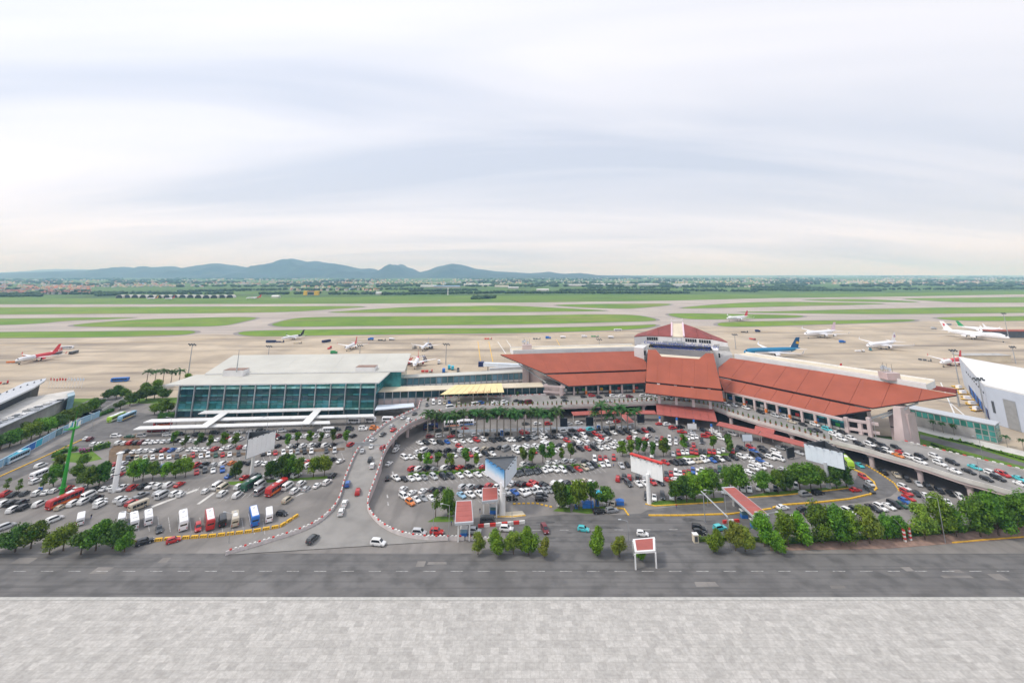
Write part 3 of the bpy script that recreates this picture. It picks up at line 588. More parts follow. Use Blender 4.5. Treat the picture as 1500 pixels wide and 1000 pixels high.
# potted shrubs on the deck parapet
q = MB(); q.tube((0, 0, 0), (0, 0, .7), .38, .5, 'terracotta', 8)
for k in range(60): a = rnd.uniform(0, 6.28); r = rnd.uniform(0, .45); z = rnd.uniform(.7, 2.0); q.face([(r*math.cos(a)+rnd.uniform(-.3, .3), r*math.sin(a)+rnd.uniform(-.3, .3), z+rnd.uniform(-.3, .3)) for _ in range(3)], 'leaf_mid')
pm = q.mesh('potted_shrub')
last = None; NS = 0
for p in resamp(DFw, 24):
    if last is None or (p-last).length > 2.6:
        last = p
        if 3 < len(PIERS) and p.x > -34 and p.x < 152:
            o = bpy.data.objects.new('potted_shrub', pm); COL.objects.link(o); o.location = p+Vector((0, 0, 1.0)); o.rotation_euler = (0, 0, rnd.random()*6)
            NS += 1; tag(o, '%s potted shrub from left on the front parapet of the deck' % (ordn(NS) if NS < 60 else ('sixtieth seventieth eightieth'.split()[NS//10-6] if NS % 10 == 0 else 'sixty seventy eighty'.split()[NS//10-6]+'-'+ORD[NS % 10])), 'plant pot', 'potted shrubs along the deck parapet')
# barrier along the entrance road at the bottom, right of the ramp foot
bw = [G(u, v, .1) for u, v in ((682, 790), (712, 792), (735, 793))]; bt = thing('road_barrier', bw[0], 'low red and white road barrier below the toll lane', 'barrier'); parapet(bt, bw, 1, '', .8)
# ------------------------------------------------------------------ terminal with the red roofs
T = {}
term = thing('red_roof_terminal', G(1000, 600), 'long bent terminal with terracotta red sloping roofs behind the deck', 'terminal')
UP = Vector((0, 0, 1))
def plane3(a, b, c):
    n = (b-a).cross(c-a).normalized(); return a, (n if n.z > 0 else -n)
def clip(pts, o, d, c0, c1):     # keep c0 <= (p-o).d <= c1
    for s, c in ((1, c0), (-1, -c1)):
        res = []
        for i in range(len(pts)):
            a, b = pts[i], pts[(i+1) % len(pts)]; fa, fb = s*(a-o).dot(d)-c, s*(b-o).dot(d)-c
            if fa >= 0: res.append(a)
            if (fa >= 0) != (fb >= 0): res.append(a+(b-a)*(fa/(fa-fb)))
        pts = res
        if len(pts) < 3: return []
    return pts
def roof(name, e0, e1, r, ze, zr, polys, n, seam=.06):
    a, b, c = G(*e0, ze), G(*e1, ze), G(*r, zr); p, nn = plane3(a, b, c); d = (b-a).normalized(); t = nn.cross(d); t = t if t.z > 0 else -t
    rt = MB(); objs = []
    hold = bpy.data.objects.new(name, None); COL.objects.link(hold); hold.parent = term; hold.location = a-term.location; ORI[hold.name] = a-term.location
    for k, px in enumerate(polys):
        pts = [onplane(u, v, p, nn) for u, v in px]; pts = [q-nn*(.55*k) for q in pts]
        s = [(q-a).dot(d) for q in pts]; s0, s1 = min(s), max(s); st = (s1-s0)/n
        for i in range(n):
            q = clip(pts, a, d, s0+i*st+seam, s0+(i+1)*st-seam)
            if len(q) > 2: MB().slab(q, nn, .35, 'red_roof', 'red_roof_dark').build('roof_panel', hold)
        und = MB(); cc = sum(pts, Vector())/len(pts); und.slab([cc+(q-cc)*.995-nn*.36 for q in pts], nn, .5, 'red_seam', 'dark_steel'); und.build('roof_deck', hold)
    return a, b, d, t, nn
LW = roof('wing_roof', (833, 564), (945, 559), (830, 516.7), 14, 28, [[(733, 519), (932, 514), (947, 531), (947, 541), (798, 546.3)], [(800, 547.6), (947, 542.5), (945, 559), (833, 564)]], 7, .03)
CW = roof('centre_roof', (945, 574), (1060, 587), (997, 523.5), 14, 32, [[(949, 512), (961, 512), (969, 522), (1024, 525.5), (1034, 517), (1045, 517.5), (1057, 569.5), (946, 558.5)], [(946, 560), (1057.3, 571.2), (1060, 587), (945, 574)]], 6, .02)
RW = roof('wing_roof', (1060, 572), (1220, 607), (1200, 544), 14, 28, [[(1070, 524), (1200, 543.4), (1300, 559.8), (1402, 578), (1278, 597), (1053, 550.5), (1052, 538)], [(1053, 552), (1276, 598.5), (1220, 607), (1060, 572)]], 9, .07)
def part(name, mb, parent=term, smooth=False): return mb.build(name, parent, smooth)
# parapet cores behind the ridges
def core(pa, pb, z, depth, h0, h1, m='white_wall', mtop='cream_roof', mir=1):
    a, b = G(*pa, z), G(*pb, z); d = (b-a); d.z = 0; d.normalize(); n = Vector((-d.y, d.x, 0))*mir
    q = MB(); q.prism([(p.x, p.y) for p in (a, b, b+n*depth, a+n*depth)], h0, h1, m, mtop); part('roof_core', q)
    q = MB(); 
    for o_, w in ((0.0, .5), (depth-.5, .5)): q.prism([(p.x, p.y) for p in (a+n*o_, b+n*o_, b+n*(o_+w), a+n*(o_+w))], h1+.01, h1+.7, 'white_metal')
    part('coping', q); return a, b, d, n
lc = core((752, 517.2), (938, 511.7), 28.2, 15, 26.4, 29.6); rc = core((1076, 522.5), (1357, 567.2), 28.3, 15, 26.4, 29.6)
for (a_, b_, d_, n_), s0, s1 in ((lc, .30, 1.0), (rc, 0.0, .70)):
    A_, B_ = a_+(b_-a_)*s0, a_+(b_-a_)*s1; q = MB(); q.prism([(p.x, p.y) for p in (A_-n_*7, B_-n_*7, B_+n_*13, A_+n_*13)], -.1, 23.5, 'pink_concrete', 'dark'); part('upper_hall', q)
    q = MB(); q.prism([(p.x, p.y) for p in (A_-n_*1, B_-n_*1, B_+n_*12, A_+n_*12)], 23.5, 26.3, 'dark'); part('clerestory', q); cc_ = core((950, 512.3), (1045, 517.6), 32, 20, 6, 33.2, mtop='concrete')
npts = [onplane(u, v, CW[0], CW[4]) for u, v in ((960.5, 512), (969, 522.4), (1024, 525.9), (1034.5, 517))]; nb_ = CW[3].copy(); nb_.z = 0; nb_.normalize()
q = MB(); q.prism([(p.x, p.y) for p in npts]+[(npts[3].x+nb_.x*6, npts[3].y+nb_.y*6), (npts[0].x+nb_.x*6, npts[0].y+nb_.y*6)], 22, 31.6, 'white_metal', 'cream_roof'); part('notch_parapet', q)
# lower walls: glass front on the deck between columns
def front(e0, e1, z0, z1, set_, nb, label):
    a, b = G(*e0, 7), G(*e1, 7); d = (b-a).normalized(); n = Vector((-d.y, d.x, 0)); a = a+n*set_; b = b+n*set_; L = (b-a).length
    q = MB(); q.prism([(p.x, p.y) for p in (a+n*1.2, b+n*1.2, b+n*26, a+n*26)], -.1, z1-1.2, 'dark', 'dark'); part('hall', q)
    ang = math.atan2(d.y, d.x); w = L/nb
    for i in range(nb):
        c = a+d*(i+.5)*w
        for k, (za, zb, m) in enumerate(((7.1, 8.3, 'concrete_pale'), (8.35, 10.8, 'glass_dark'), (10.85, 13.0, 'glass_teal'))):
            g = MB(); g.box((c.x+n.x*.6, c.y+n.y*.6, (za+zb)/2), (w-.35, .2, zb-za), m, ang); part('window_panel' if k else 'plinth_panel', g)
        if i % 2 == 0:
            g = MB(); p = a+d*i*w-n*2.5; g.box((p.x, p.y, 10.2), (1.1, 1.1, 6.4), 'pink_concrete', ang); g.box((p.x, p.y, 8.3), (1.16, 1.16, 2.0), 'orange_paint' if i % 4 == 0 else 'pink_concrete', ang); part('column', g)
    g = MB(); g.beam(a-n*2.5+UP*(13.2-7), b-n*2.5+UP*(13.2-7), 1.3, 1.1, 'pink_concrete'); part('eave_beam', g)
    # dim advert panels inside the front
    for i in range(0, nb, 3):
        c = a+d*(i+.8)*w+n*.42; g = MB(); g.box((c.x, c.y, 9.4), (2.0, .1, 1.5), random.choice(['red_paint', 'green_paint', 'board_white', 'jet_yellow', 'blue_paint']), ang); part('advert_panel', g)
front((822, 577.5), (944, 573.5), 7, 14, 0.5, 14, ''); front((1064, 588), (1240, 633), 7, 14, .5, 20, ''); 
# centre: dark porch with four white columns, arrivals hall below
a, b = G(948, 575, 7), G(1062, 588, 7); d = (b-a).normalized(); n = Vector((-d.y, d.x, 0)); ang = math.atan2(d.y, d.x)
q = MB(); q.prism([(p.x, p.y) for p in (a+n*3, b+n*3, b+n*30, a+n*30)], -.1, 14.5, 'dark'); part('hall', q)
for u, v in ((966, 591), (991, 593), (1016, 596), (1041, 599)):
    p = G(u, v, 7)+n*1.0; q = MB(); zt = 13.2+((p-CW[0]).dot(Vector((CW[3].x, CW[3].y, 0)).normalized()))*CW[3].z/math.hypot(CW[3].x, CW[3].y); q.box((p.x, p.y, (7+zt)/2), (1.5, 1.5, zt-7), 'white_wall', ang); part('column', q)
for i in range(10):
    p = a+d*(i+.5)*((b-a).length/10)+n*2.9; q = MB(); q.box((p.x, p.y, 9.6), ((b-a).length/10-.5, .2, 4.6), 'glass_dark', ang); part('window_panel', q)
# arrivals level, under the deck
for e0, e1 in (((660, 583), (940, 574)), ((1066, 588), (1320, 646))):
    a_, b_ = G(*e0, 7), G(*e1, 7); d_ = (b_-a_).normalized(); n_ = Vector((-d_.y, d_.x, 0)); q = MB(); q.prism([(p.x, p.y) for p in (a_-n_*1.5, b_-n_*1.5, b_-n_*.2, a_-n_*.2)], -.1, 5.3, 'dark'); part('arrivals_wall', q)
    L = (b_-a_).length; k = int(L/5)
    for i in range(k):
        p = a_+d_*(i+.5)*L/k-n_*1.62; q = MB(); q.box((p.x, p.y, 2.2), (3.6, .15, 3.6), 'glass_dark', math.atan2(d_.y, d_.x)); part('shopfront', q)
# gaps between roofs: white stair towers
for (u, v), w, z in (((946, 527), 7, 31.5), ((1056, 531), 8, 31.5)):
    p = G(u, v, 24); q = MB(); q.box((p.x, p.y+12, 15.7), (w, 14, z), 'white_wall', ang); part('stair_tower', q)
    q = MB(); q.box((p.x, p.y+4.9, 28), (w*.5, .15, 3), 'dark', ang); part('louvre', q)
# rear fan-roofed hall
fc = G(992, 482, 33); ex = d.copy(); ey = n.copy()
apex = Yplane(993, 473.5, fc.y+6)
lft = Yplane(929, 493, fc.y-2); rgt = Yplane(1066, 501, fc.y-22); 
fan = bpy.data.objects.new('rear_hall', None); COL.objects.link(fan); fan.parent = term; fan.location = fc-term.location; ORI[fan.name] = fc-term.location
fpx = [(929, 492.5), (946, 491.2), (965, 491.6), (984, 492.6), (1002, 493.4), (1022, 494.6), (1043, 496.4), (1066, 501)]
tpx = [(934, 488.5), (947, 485), (965, 479), (984, 473.5), (1000, 473.5), (1018, 479.5), (1040, 489), (1058, 496)]
fz = 30
yb = G(990, 493, fz).y
F0 = [G(u, v, fz) for u, v in fpx]; T0 = []
for (u, v), f in zip(tpx, F0): T0.append(Yplane(u, v, f.y+(26 if 3 <= tpx.index((u, v)) <= 4 else 16)))
for i in range(7):
    pts = [F0[i], F0[i+1], T0[i+1], T0[i]]; m = 'cream_roof' if i == 3 else 'red_roof_dark'
    g = MB(); c_ = sum(pts, Vector())/4; pts = [c_+(x-c_)*.985 for x in pts]; lo = [x-UP*.6 for x in pts]
    g.face(pts, m); g.face(lo[::-1], m)
    for j in range(4): g.face([lo[j], lo[(j+1) % 4], pts[(j+1) % 4], pts[j]], m)
    g.build('roof_panel', fan)
g = MB()
for i in range(7):
    A, B = F0[i], F0[i+1]; g.face([Vector((A.x, A.y+.4, 14)), Vector((B.x, B.y+.4, 14)), B+Vector((0, .4, -.4)), A+Vector((0, .4, -.4))], 'white_wall')
for A, B in ((F0[0], T0[0]), (T0[-1], F0[-1])): g.face([Vector((A.x, A.y, 8)), Vector((B.x, B.y, 8)), B-UP*.4, A-UP*.4], 'white_wall')
for i in range(7): A, B = T0[i+1], T0[i]; g.face([Vector((A.x, A.y, 8)), Vector((B.x, B.y, 8)), B-UP*.5, A-UP*.5], 'white_wall')
g.build('wall', fan)
for i in (1, 4, 5):
    A, B = F0[i], F0[i+1]
    for k in range(5):
        x0, x1 = A+(B-A)*(.08+k*.17), A+(B-A)*(.08+k*.17+.14); g = MB(); g.face([Vector((x0.x, x0.y+.2, 26.0)), Vector((x1.x, x1.y+.2, 26.0)), Vector((x1.x, x1.y+.2, 28.6)), Vector((x0.x, x0.y+.2, 28.6))], 'dark'); g.build('louvre', fan)
for i in (3, 4):
    g = MB(); g.beam(F0[i]+UP*.5, T0[i]+UP*.5, 1.4, .9, 'pale_pink'); g.build('ridge_rib', fan)
g = MB(); a0, a1 = T0[3]+UP*.5, T0[4]+UP*.5
for p_ in (a0, a1): g.beam(p_, p_+UP*4, .6, .6, 'white_wall')
g.beam(a0+UP*2.2-Vector((1, 0, 0)), a1+UP*2.2+Vector((1, 0, 0)), .6, .8, 'white_wall'); g.build('ridge_frame', fan)
# terrace between: flat roof with plant and the blue sign
g = MB(); tp = [G(u, v, 31) for u, v in ((930, 503), (950, 508), (1046, 514), (1072, 510), (1066, 501), (1000, 496), (940, 494))]; g.prism([(p.x, p.y) for p in tp], 8, 26.5, 'white_wall', 'concrete'); g.build('terrace', term)
for u, v, w, h in ((945, 506, 6, 3), (968, 507, 5, 2.4), (985, 503, 6, 4), (998, 503, 6, 4), (1012, 506, 5, 2.4), (1033, 509, 7, 2.6), (1060, 508, 8, 3), (975, 500, 4, 3), (1050, 505, 4, 3)):
    p = G(u, v, 29); g = MB(); g.box((p.x, p.y, 26.5+h/2), (w, 4, h), random.choice(['concrete', 'white_metal', 'cream_roof', 'steel']), ang); g.build('roof_unit', term)
p = G(992, 502, 30); g = MB()
for x in (-3.5, 0, 3.5):
    g.beam((p.x+x, p.y, 26.4), (p.x+x, p.y, 34), .35, .35, 'steel')
for z in (29, 31.5, 34): g.beam((p.x-4, p.y, z), (p.x+4, p.y, z), .3, .3, 'steel')
g.build('lattice_frame', term)
def text(name, s, loc, size, rz, m, parent, ex_=.12, tilt=90, align='CENTER'):
    cu = bpy.data.curves.new(name, 'FONT'); cu.body = s; cu.size = size; cu.extrude = ex_; cu.align_x = align; cu.align_y = 'CENTER'
    tmp = bpy.data.objects.new('tmp_text', cu); COL.objects.link(tmp); dg = bpy.context.evaluated_depsgraph_get(); me = bpy.data.meshes.new_from_object(tmp.evaluated_get(dg)); bpy.data.objects.remove(tmp)
    me.materials.clear(); me.materials.append(M[m]); o = bpy.data.objects.new(name, me); COL.objects.link(o); o.rotation_euler = (R(tilt), 0, rz); o.parent = parent; o.location = Vector(loc)-parent_origin(parent); return o
sp0, sp1 = G(973, 510.5, 33.5), G(1022, 515, 33.5); sc_ = (sp0+sp1)/2
sg = thing('rooftop_sign', (sc_.x, sc_.y, 33.2), 'blue two-line rooftop lettering over the centre red roof', 'sign')
t1 = text('lettering', 'CẢNG HÀNG KHÔNG QUỐC TẾ NỘI BÀI', (sc_.x, sc_.y, 37.0), 2.6, ang, 'lettering_blue', sg, .15)
t2 = text('lettering', 'NOI BAI INTERNATIONAL AIRPORT', (sc_.x+.2, sc_.y-.5, 34.6), 2.3, ang, 'lettering_blue', sg, .15)
g = MB()
for k in range(9):
    p = sc_+d*(k-4)*5+n*.5; g.beam((p.x, p.y, 33.2), (p.x, p.y, 38), .1, .1, 'cream_roof')
for z in (33.6, 35.6, 37.9): g.beam(Vector((sc_.x, sc_.y, z))-d*21+n*.5, Vector((sc_.x, sc_.y, z))+d*21+n*.5, .08, .08, 'cream_roof')
g.build('sign_frame', sg)
# antenna penthouses on the wings
for (u, v), z in (((772, 512), 29.6), ((1308, 556), 29.6)):
    p = G(u, v, z); g = MB(); g.box((p.x, p.y+2, z+1.7), (7, 6, 3.4), 'pink_concrete', 0); part('penthouse', g)
    g = MB(); rr = random.Random(3)
    for k in range(7):
        x, y, h = rr.uniform(-3, 3), rr.uniform(-2, 2), rr.uniform(2, 5.5); g.tube((p.x+x, p.y+2+y, z+3.4), (p.x+x, p.y+2+y, z+3.4+h), .09, .07, 'dark_steel', 5)
        if k < 4: g.tube((p.x+x, p.y+1.6+y, z+3.2+h*.7), (p.x+x, p.y+1.2+y, z+3.3+h*.7), .8, .9, 'jet_grey', 10)
    part('antenna_cluster', g)
# right-hand end: pylon, frames, panel wall under the tip
pb = [G(u, v, 7) for u, v in ((1301, 643), (1318, 646.5), (1338, 643), (1325, 636))]
g = MB(); c_ = sum(pb, Vector())/4; pb = [p+Vector((5.6, 4.1, 0)) for p in pb]; c_ = sum(pb, Vector())/4; top = [Vector((c_.x+(p.x-c_.x)*.66+1, c_.y+(p.y-c_.y)*.66+.8, 20.2)) for p in pb]; low = [Vector((p.x, p.y, -.1)) for p in pb]; g.loft([low, top], 'pink_concrete'); part('end_pylon', g)
w0, w1 = G(1288, 638, 7), G(1318, 646, 7); dd = (w1-w0).normalized(); nn_ = Vector((-dd.y, dd.x, 0))
g = MB(); g.prism([(p.x, p.y) for p in (w0+nn_*12, w1+nn_*12, w1+nn_*20, w0+nn_*20)], -.1, 17, 'pink_concrete'); part('end_block', g)
for z in (9.5, 16.4):
    for k in range(6): p = w0+(w1-w0)*((k+.6)/7)+nn_*11.9; g = MB(); g.box((p.x, p.y, z), (1.0, .3, .5), 'dark', math.atan2(dd.y, dd.x)); part('vent_slot', g)
for (u, v), zt in (((1242, 633), 14), ((1276, 639), 15.5), ((1262, 636), 13)):
    p = G(u, v, 7); g = MB(); g.box((p.x, p.y, (7+zt)/2), (1.6, 1.6, zt-7), 'pink_concrete', math.atan2(dd.y, dd.x)); part('column', g)
for z in (9.0, 13.0):
    g = MB(); A, B = G(1242, 633, 7), G(1290, 641, 7); g.beam((A.x, A.y, z), (B.x, B.y, z), 1.0, 1.2, 'pink_concrete'); part('frame_beam', g)
for (u0, v0, z0), (u1, v1, z1) in (((1290, 612, 14), (1330, 597, 20)), ((1276, 612, 13.5), (1345, 590, 22)), ((800, 560, 13), (760, 533, 21)), ((830, 565, 13), (780, 540, 20))):
    g = MB(); g.beam(G(u0, v0, z0), G(u1, v1, z1), .5, .7, 'steel'); part('roof_truss', g)
# left-hand end of the left wing
for (u, v), zt, w in (((770, 560), 20, 4.5), ((800, 577), 13, 2.0), ((822, 580), 12.5, 1.8)):
    p = G(u, v, 7); g = MB(); g.box((p.x, p.y, zt/2+.0), (w, w, zt), 'pink_concrete', 0); part('column', g)
g = MB(); A, B = G(796, 575, 7), G(826, 578, 7); g.prism([(A.x, A.y), (B.x, B.y), (B.x, B.y+20), (A.x, A.y+20)], -.1, 11, 'pink_concrete', 'concrete'); part('end_block', g)
g = MB(); A, B = G(774, 560, 7), G(830, 566, 7); g.prism([(A.x, A.y), (B.x, B.y), (B.x, B.y+25), (A.x, A.y+25)], -.1, 16, 'pink_concrete', 'concrete'); part('end_block', g)
for z in (9.0, 12.4): g = MB(); A, B = G(796, 578, 7), G(828, 580, 7); g.beam((A.x, A.y, z), (B.x, B.y, z), .9, 1.0, 'pink_concrete'); part('frame_beam', g)

# ------------------------------------------------------------------ red canopies below the deck
pc = thing('entrance_canopy', G(1000, 620), 'red sloping canopy on blue-banded posts below the centre roof', 'canopy')
e = [G(961, 591, 6.6), G(1046, 599, 6.6), G(1051, 617.5, 4.6), G(962, 606.5, 4.6)]
k = 8
for i in range(k):
    A, B = e[0]+(e[1]-e[0])*(i/k), e[0]+(e[1]-e[0])*((i+1)/k-.004); D, C = e[3]+(e[2]-e[3])*(i/k), e[3]+(e[2]-e[3])*((i+1)/k-.004); MB().slab([A, B, C, D], (C-A).cross(D-B).normalized() if (C-A).cross(D-B).z > 0 else -(C-A).cross(D-B).normalized(), .3, 'red_canopy').build('roof_panel', pc)
for u, v in ((967, 622), (992, 624), (1017, 627), (1043, 634)):
    p = G(u, v); g = MB(); g.tube((p.x, p.y, 0), (p.x, p.y, 3.2), .55, .55, 'white_wall', 10); g.tube((p.x, p.y, 3.2), (p.x, p.y, 4.35), .57, .57, 'blue_paint', 10); g.build('post', pc)
def walk_canopy(px, z, w, label, m='red_canopy', n=10, posts=True):
    pts = [G(u, v, z) for u, v in px]; t = thing('walkway_canopy', (pts[0].x, pts[0].y, 0), label, 'canopy')
    for a_, b_ in zip(pts, pts[1:]):
        d_ = (b_-a_); L = d_.length; k = max(1, int(L/9)); d_ = d_.normalized(); nv = Vector((-d_.y, d_.x, 0))
        for i in range(k):
            A, B = a_+d_*(L*i/k), a_+d_*(L*(i+1)/k-.06); g = MB(); g.slab([A, B, B+nv*w+UP*.6, A+nv*w+UP*.6], UP, .3, m); g.build('roof_panel', t)
            if posts: g = MB(); p = A+d_*.5+nv*w*.5; g.tube((p.x, p.y, 0), (p.x, p.y, z), .14, .14, 'white_metal', 6); g.build('post', t)
    return t
walk_canopy([(840, 608), (900, 605), (962, 606)], 4.2, 4.5, 'long red walkway canopy left of the entrance canopy')
walk_canopy([(1049, 622), (1110, 636), (1178, 654)], 4.2, 5, 'long red walkway canopy right of the entrance canopy')
t = thing('walkway_canopy', G(917, 616), 'short red sloping canopy crossing beside the palms', 'canopy'); g = MB(); pp = [G(902, 601, 4.8), G(909, 600, 4.8), G(930, 618, 3.6), G(920, 620, 3.6)]; g.slab(pp, UP, .3, 'red_canopy', 'white_metal'); g.build('roof_panel', t)
for u, v in ((919, 626), (929, 625)): p = G(u, v); g = MB(); g.tube((p.x, p.y, 0), (p.x, p.y, 3.3), .2, .2, 'white_metal', 6); g.build('post', t)
t = thing('gabled_kiosk', G(1122, 640), 'small red gabled roof rising over the right walkway canopy', 'kiosk'); p = G(1121, 632, 4); g = MB(); house(g, (p.x, p.y, 4.6), 8, 5, .1, 1.3, ang-.25, 'red_canopy', 'red_canopy'); g.build('roof', t)
for a_ in (-3, 3):
    for b_ in (-1.8, 1.8): g = MB(); q = p+d*a_+n*b_; g.tube((q.x, q.y, 0), (q.x, q.y, 4.6), .15, .15, 'white_metal', 6); g.build('post', t)

# ------------------------------------------------------------------ glass hall on the left
he = thing('glass_terminal', G(400, 611), 'long glass-fronted terminal hall with pale grey double roof', 'terminal')
fl, fr_ = G(258, 611), G(548, 608.5); d1 = (fr_-fl); d1.z = 0; L1 = d1.length; d1.normalize(); n1 = Vector((-d1.y, d1.x, 0)); a1 = math.atan2(d1.y, d1.x); ztop = 18.4
g = MB(); g.prism([(p.x, p.y) for p in (fl+n1*1.5, fr_+n1*1.5, fr_+n1*24, fl+n1*24)], -.1, 17.8, 'dark'); g.build('interior_block', he)
NB = 13; rows = [(0.2, 3.4, 'glass_dark'), (3.5, 4.6, 'glass_pale'), (4.7, 7.6, 'glass_teal'), (7.7, 8.9, 'glass_teal'), (9.0, 11.6, 'glass_dark'), (11.7, 12.6, 'glass_teal'), (12.7, 15.6, 'glass_dark'), (15.7, 16.9, 'glass_pale'), (17.0, 18.3, 'glass_teal')]
w = L1/NB; cache = {}
for i in range(NB):
    for (za, zb, m) in rows:
        sub = 2 if m != 'glass_pale' else 3
        for k in range(sub):
            key = (za, sub)
            if key not in cache: g = MB(); g.box((0, 0, 0), ((w-.5)/sub-.1, .12, zb-za-.05), m); cache[key] = g.mesh('glass_panel')
            c = fl+d1*(i*w+.25+((k+.5)/sub)*(w-.5)); o = put('glass_panel', cache[key], he, loc=Vector((c.x, c.y, (za+zb)/2))-he.location); o.rotation_euler = (rnd.uniform(-.01, .01), 0, a1+rnd.uniform(-.006, .006))
for i in range(NB+1):
    c = fl+d1*(i*w)-n1*.5; g = MB(); g.box((c.x, c.y, 9.1), (.55, 1.3, 18.3), 'steel', a1); g.build('column', he)
sd0, sd1 = fr_, fr_+n1*24         # glass return on the right side
for i in range(4):
    for (za, zb, m) in ((.2, 5.8, 'glass_teal'), (5.95, 11.8, 'glass_dark'), (11.95, 18.2, 'glass_teal')):
        c = sd0+n1*(3+i*6)*1.0-d1*.0; g = MB(); g.box((c.x-d1.x*-.1, c.y, (za+zb)/2), (.15, 5.7, zb-za), m, a1); g.build('glass_panel', he)
# lower front roof and upper rear roof
def roofq(pxz, th, parent, m='grey_roof', edge='white_metal', n=6, name='roof_panel'):
    P4 = [G(u, v, z) for u, v, z in pxz]
    for i in range(n):
        A, B = P4[0]+(P4[1]-P4[0])*(i/n), P4[0]+(P4[1]-P4[0])*((i+1)/n-.0006); D, C = P4[3]+(P4[2]-P4[3])*(i/n), P4[3]+(P4[2]-P4[3])*((i+1)/n-.0006)
        nn2 = (C-A).cross(D-B).normalized(); nn2 = nn2 if nn2.z > 0 else -nn2; MB().slab([A, B, C, D], nn2, th, m, edge).build(name, parent)
    return P4
lowr = roofq([(242, 563.5, 18.8), (555, 560, 18.8), (572, 544.5, 21.2), (287, 548.5, 21.2)], .7, he, n=8)
uppr = roofq([(300, 547, 21.9), (593, 543, 21.9), (602, 517.2, 25.0), (342, 520, 25.0)], .7, he, n=8)
g = MB(); A, B, C, D = [Vector((p.x, p.y, 0)) for p in uppr]; c_ = (A+B+C+D)/4; s_ = lambda p: c_+(p-c_)*.965
g.prism([(q.x, q.y) for q in (s_(A), s_(B), s_(C), s_(D))], -.1, 21.0, 'glass_teal', 'dark'); g.build('rear_block', he)
for k, (u, v) in enumerate(((346, 546), (537, 541.5))):
    p = G(u, v, 22); g = MB(); g.box((p.x, p.y, 22.4), (13, 7, 3.6), 'white_wall', a1); g.build('roof_house', he); g = MB(); g.box((p.x, p.y, 24.3), (12.6, 6.6, .3), 'brick_path', a1); g.build('roof_house_top', he)
p = G(347, 541, 25); g = MB(); g.tube((p.x, p.y, 23.5), (p.x, p.y, 37), .35, .15, 'steel', 6); g.build('antenna_mast', he)
# canopies before the hall
def slabcan(px, z, th, label, posts=6, m='white_metal', name='drop_off_canopy', cat='canopy', zs=None):
    P4 = [G(u, v, (zs[i] if zs else z)) for i, (u, v) in enumerate(px)]; t = thing(name, (P4[0].x, P4[0].y, 0), label, cat)
    n_ = max(1, int((P4[1]-P4[0]).length/14))
    for i in range(n_):
        A, B = P4[0]+(P4[1]-P4[0])*(i/n_), P4[0]+(P4[1]-P4[0])*((i+1)/n_-.0008); D, C = P4[3]+(P4[2]-P4[3])*(i/n_), P4[3]+(P4[2]-P4[3])*((i+1)/n_-.0008); MB().slab([A, B, C, D], UP, th, m).build('roof_panel', t)
    for i in range(posts):
        c = (P4[0]+P4[3])/2+((P4[1]+P4[2])/2-(P4[0]+P4[3])/2)*((i+.5)/posts); g = MB(); g.tube((c.x, c.y, -.05), (c.x, c.y, z-th), .16, .16, 'steel', 6); g.build('post', t)
    return t
slabcan([(195, 628.5), (484, 619.5), (483, 616), (205, 624)], 4.2, .5, 'front white flat drop-off canopy before the glass hall', 10)
slabcan([(210, 618), (549, 609.5), (547, 606), (222, 613.5)], 4.6, .5, 'second white flat drop-off canopy close to the glass hall', 12)
slabcan([(290, 605.5), (503, 599.5), (503, 596.2), (300, 601)], 5.4, .4, 'thin grey porch roof fixed along the glass hall front', 0)
slabcan([(290, 625.5), (303, 625.5), (335, 603.5), (324, 603.5)], 5.7, .3, 'left diagonal link canopy joining the white canopies', 2)
slabcan([(440, 620.5), (453, 620.5), (471, 599.8), (461, 599.8)], 5.7, .3, 'right diagonal link canopy joining the white canopies', 2)

# ------------------------------------------------------------------ link buildings and yellow canopy
lk = thing('link_building', G(650, 590), 'low glazed link building between the glass hall and the red terminal', 'building')
def longbox(p0, p1, zr, depth, z0, roofm, bands, nb, parent, colm='steel'):
    A, B = G(*p0, zr), G(*p1, zr); d_ = (B-A); d_.z = 0; L = d_.length; d_.normalize(); n_ = Vector((-d_.y, d_.x, 0)); an = math.atan2(d_.y, d_.x)
    g = MB(); g.prism([(p.x, p.y) for p in (A+n_*.6, B+n_*.6, B+n_*(depth-.3), A+n_*(depth-.3))], z0, zr-.5, 'concrete'); g.build('wall', parent)
    k = max(1, int(L/16))
    for i in range(k): g = MB(); a_, b_ = A+d_*(L*i/k), A+d_*(L*(i+1)/k-.04); g.slab([a_-n_*.6, b_-n_*.6, b_+n_*depth, a_+n_*depth], UP, .5, roofm); g.build('roof_panel', parent)
    w_ = L/nb
    for i in range(nb):
        for za, zb, m in bands: c = A+d_*(i+.5)*w_+n_*.45; g = MB(); g.box((c.x, c.y, (za+zb)/2), (w_-.5, .25, zb-za), m, an); g.build('glass_panel', parent)
    for i in range(nb+1):
        c = A+d_*i*w_+n_*.3; g = MB(); g.box((c.x, c.y, (z0+zr-.5)/2), (.4, .6, zr-.5-z0), colm, an); g.build('column', parent)
longbox((588, 553), (768, 544.5), 13.5, 9, -.1, 'grey_roof', ((8.5, 12.6, 'glass_blue'), (7.0, 8.3, 'white_metal')), 22, lk)
longbox((552, 573), (797, 565.5), 12.0, 11, -.1, 'cream_roof', ((7.6, 11.2, 'glass_dark'), (1, 6.6, 'pink_concrete')), 22, lk)
g = MB(); P4 = [G(549, 600, 5), G(607, 595, 5), G(606, 590, 5), G(553, 593, 5)]; g.slab(P4, UP, .5, 'board_blue'); g.build('low_canopy', lk)
yc = thing('yellow_canopy', G(692, 585, 7), 'translucent yellow drop-off canopy on columns at the deck forecourt', 'canopy')
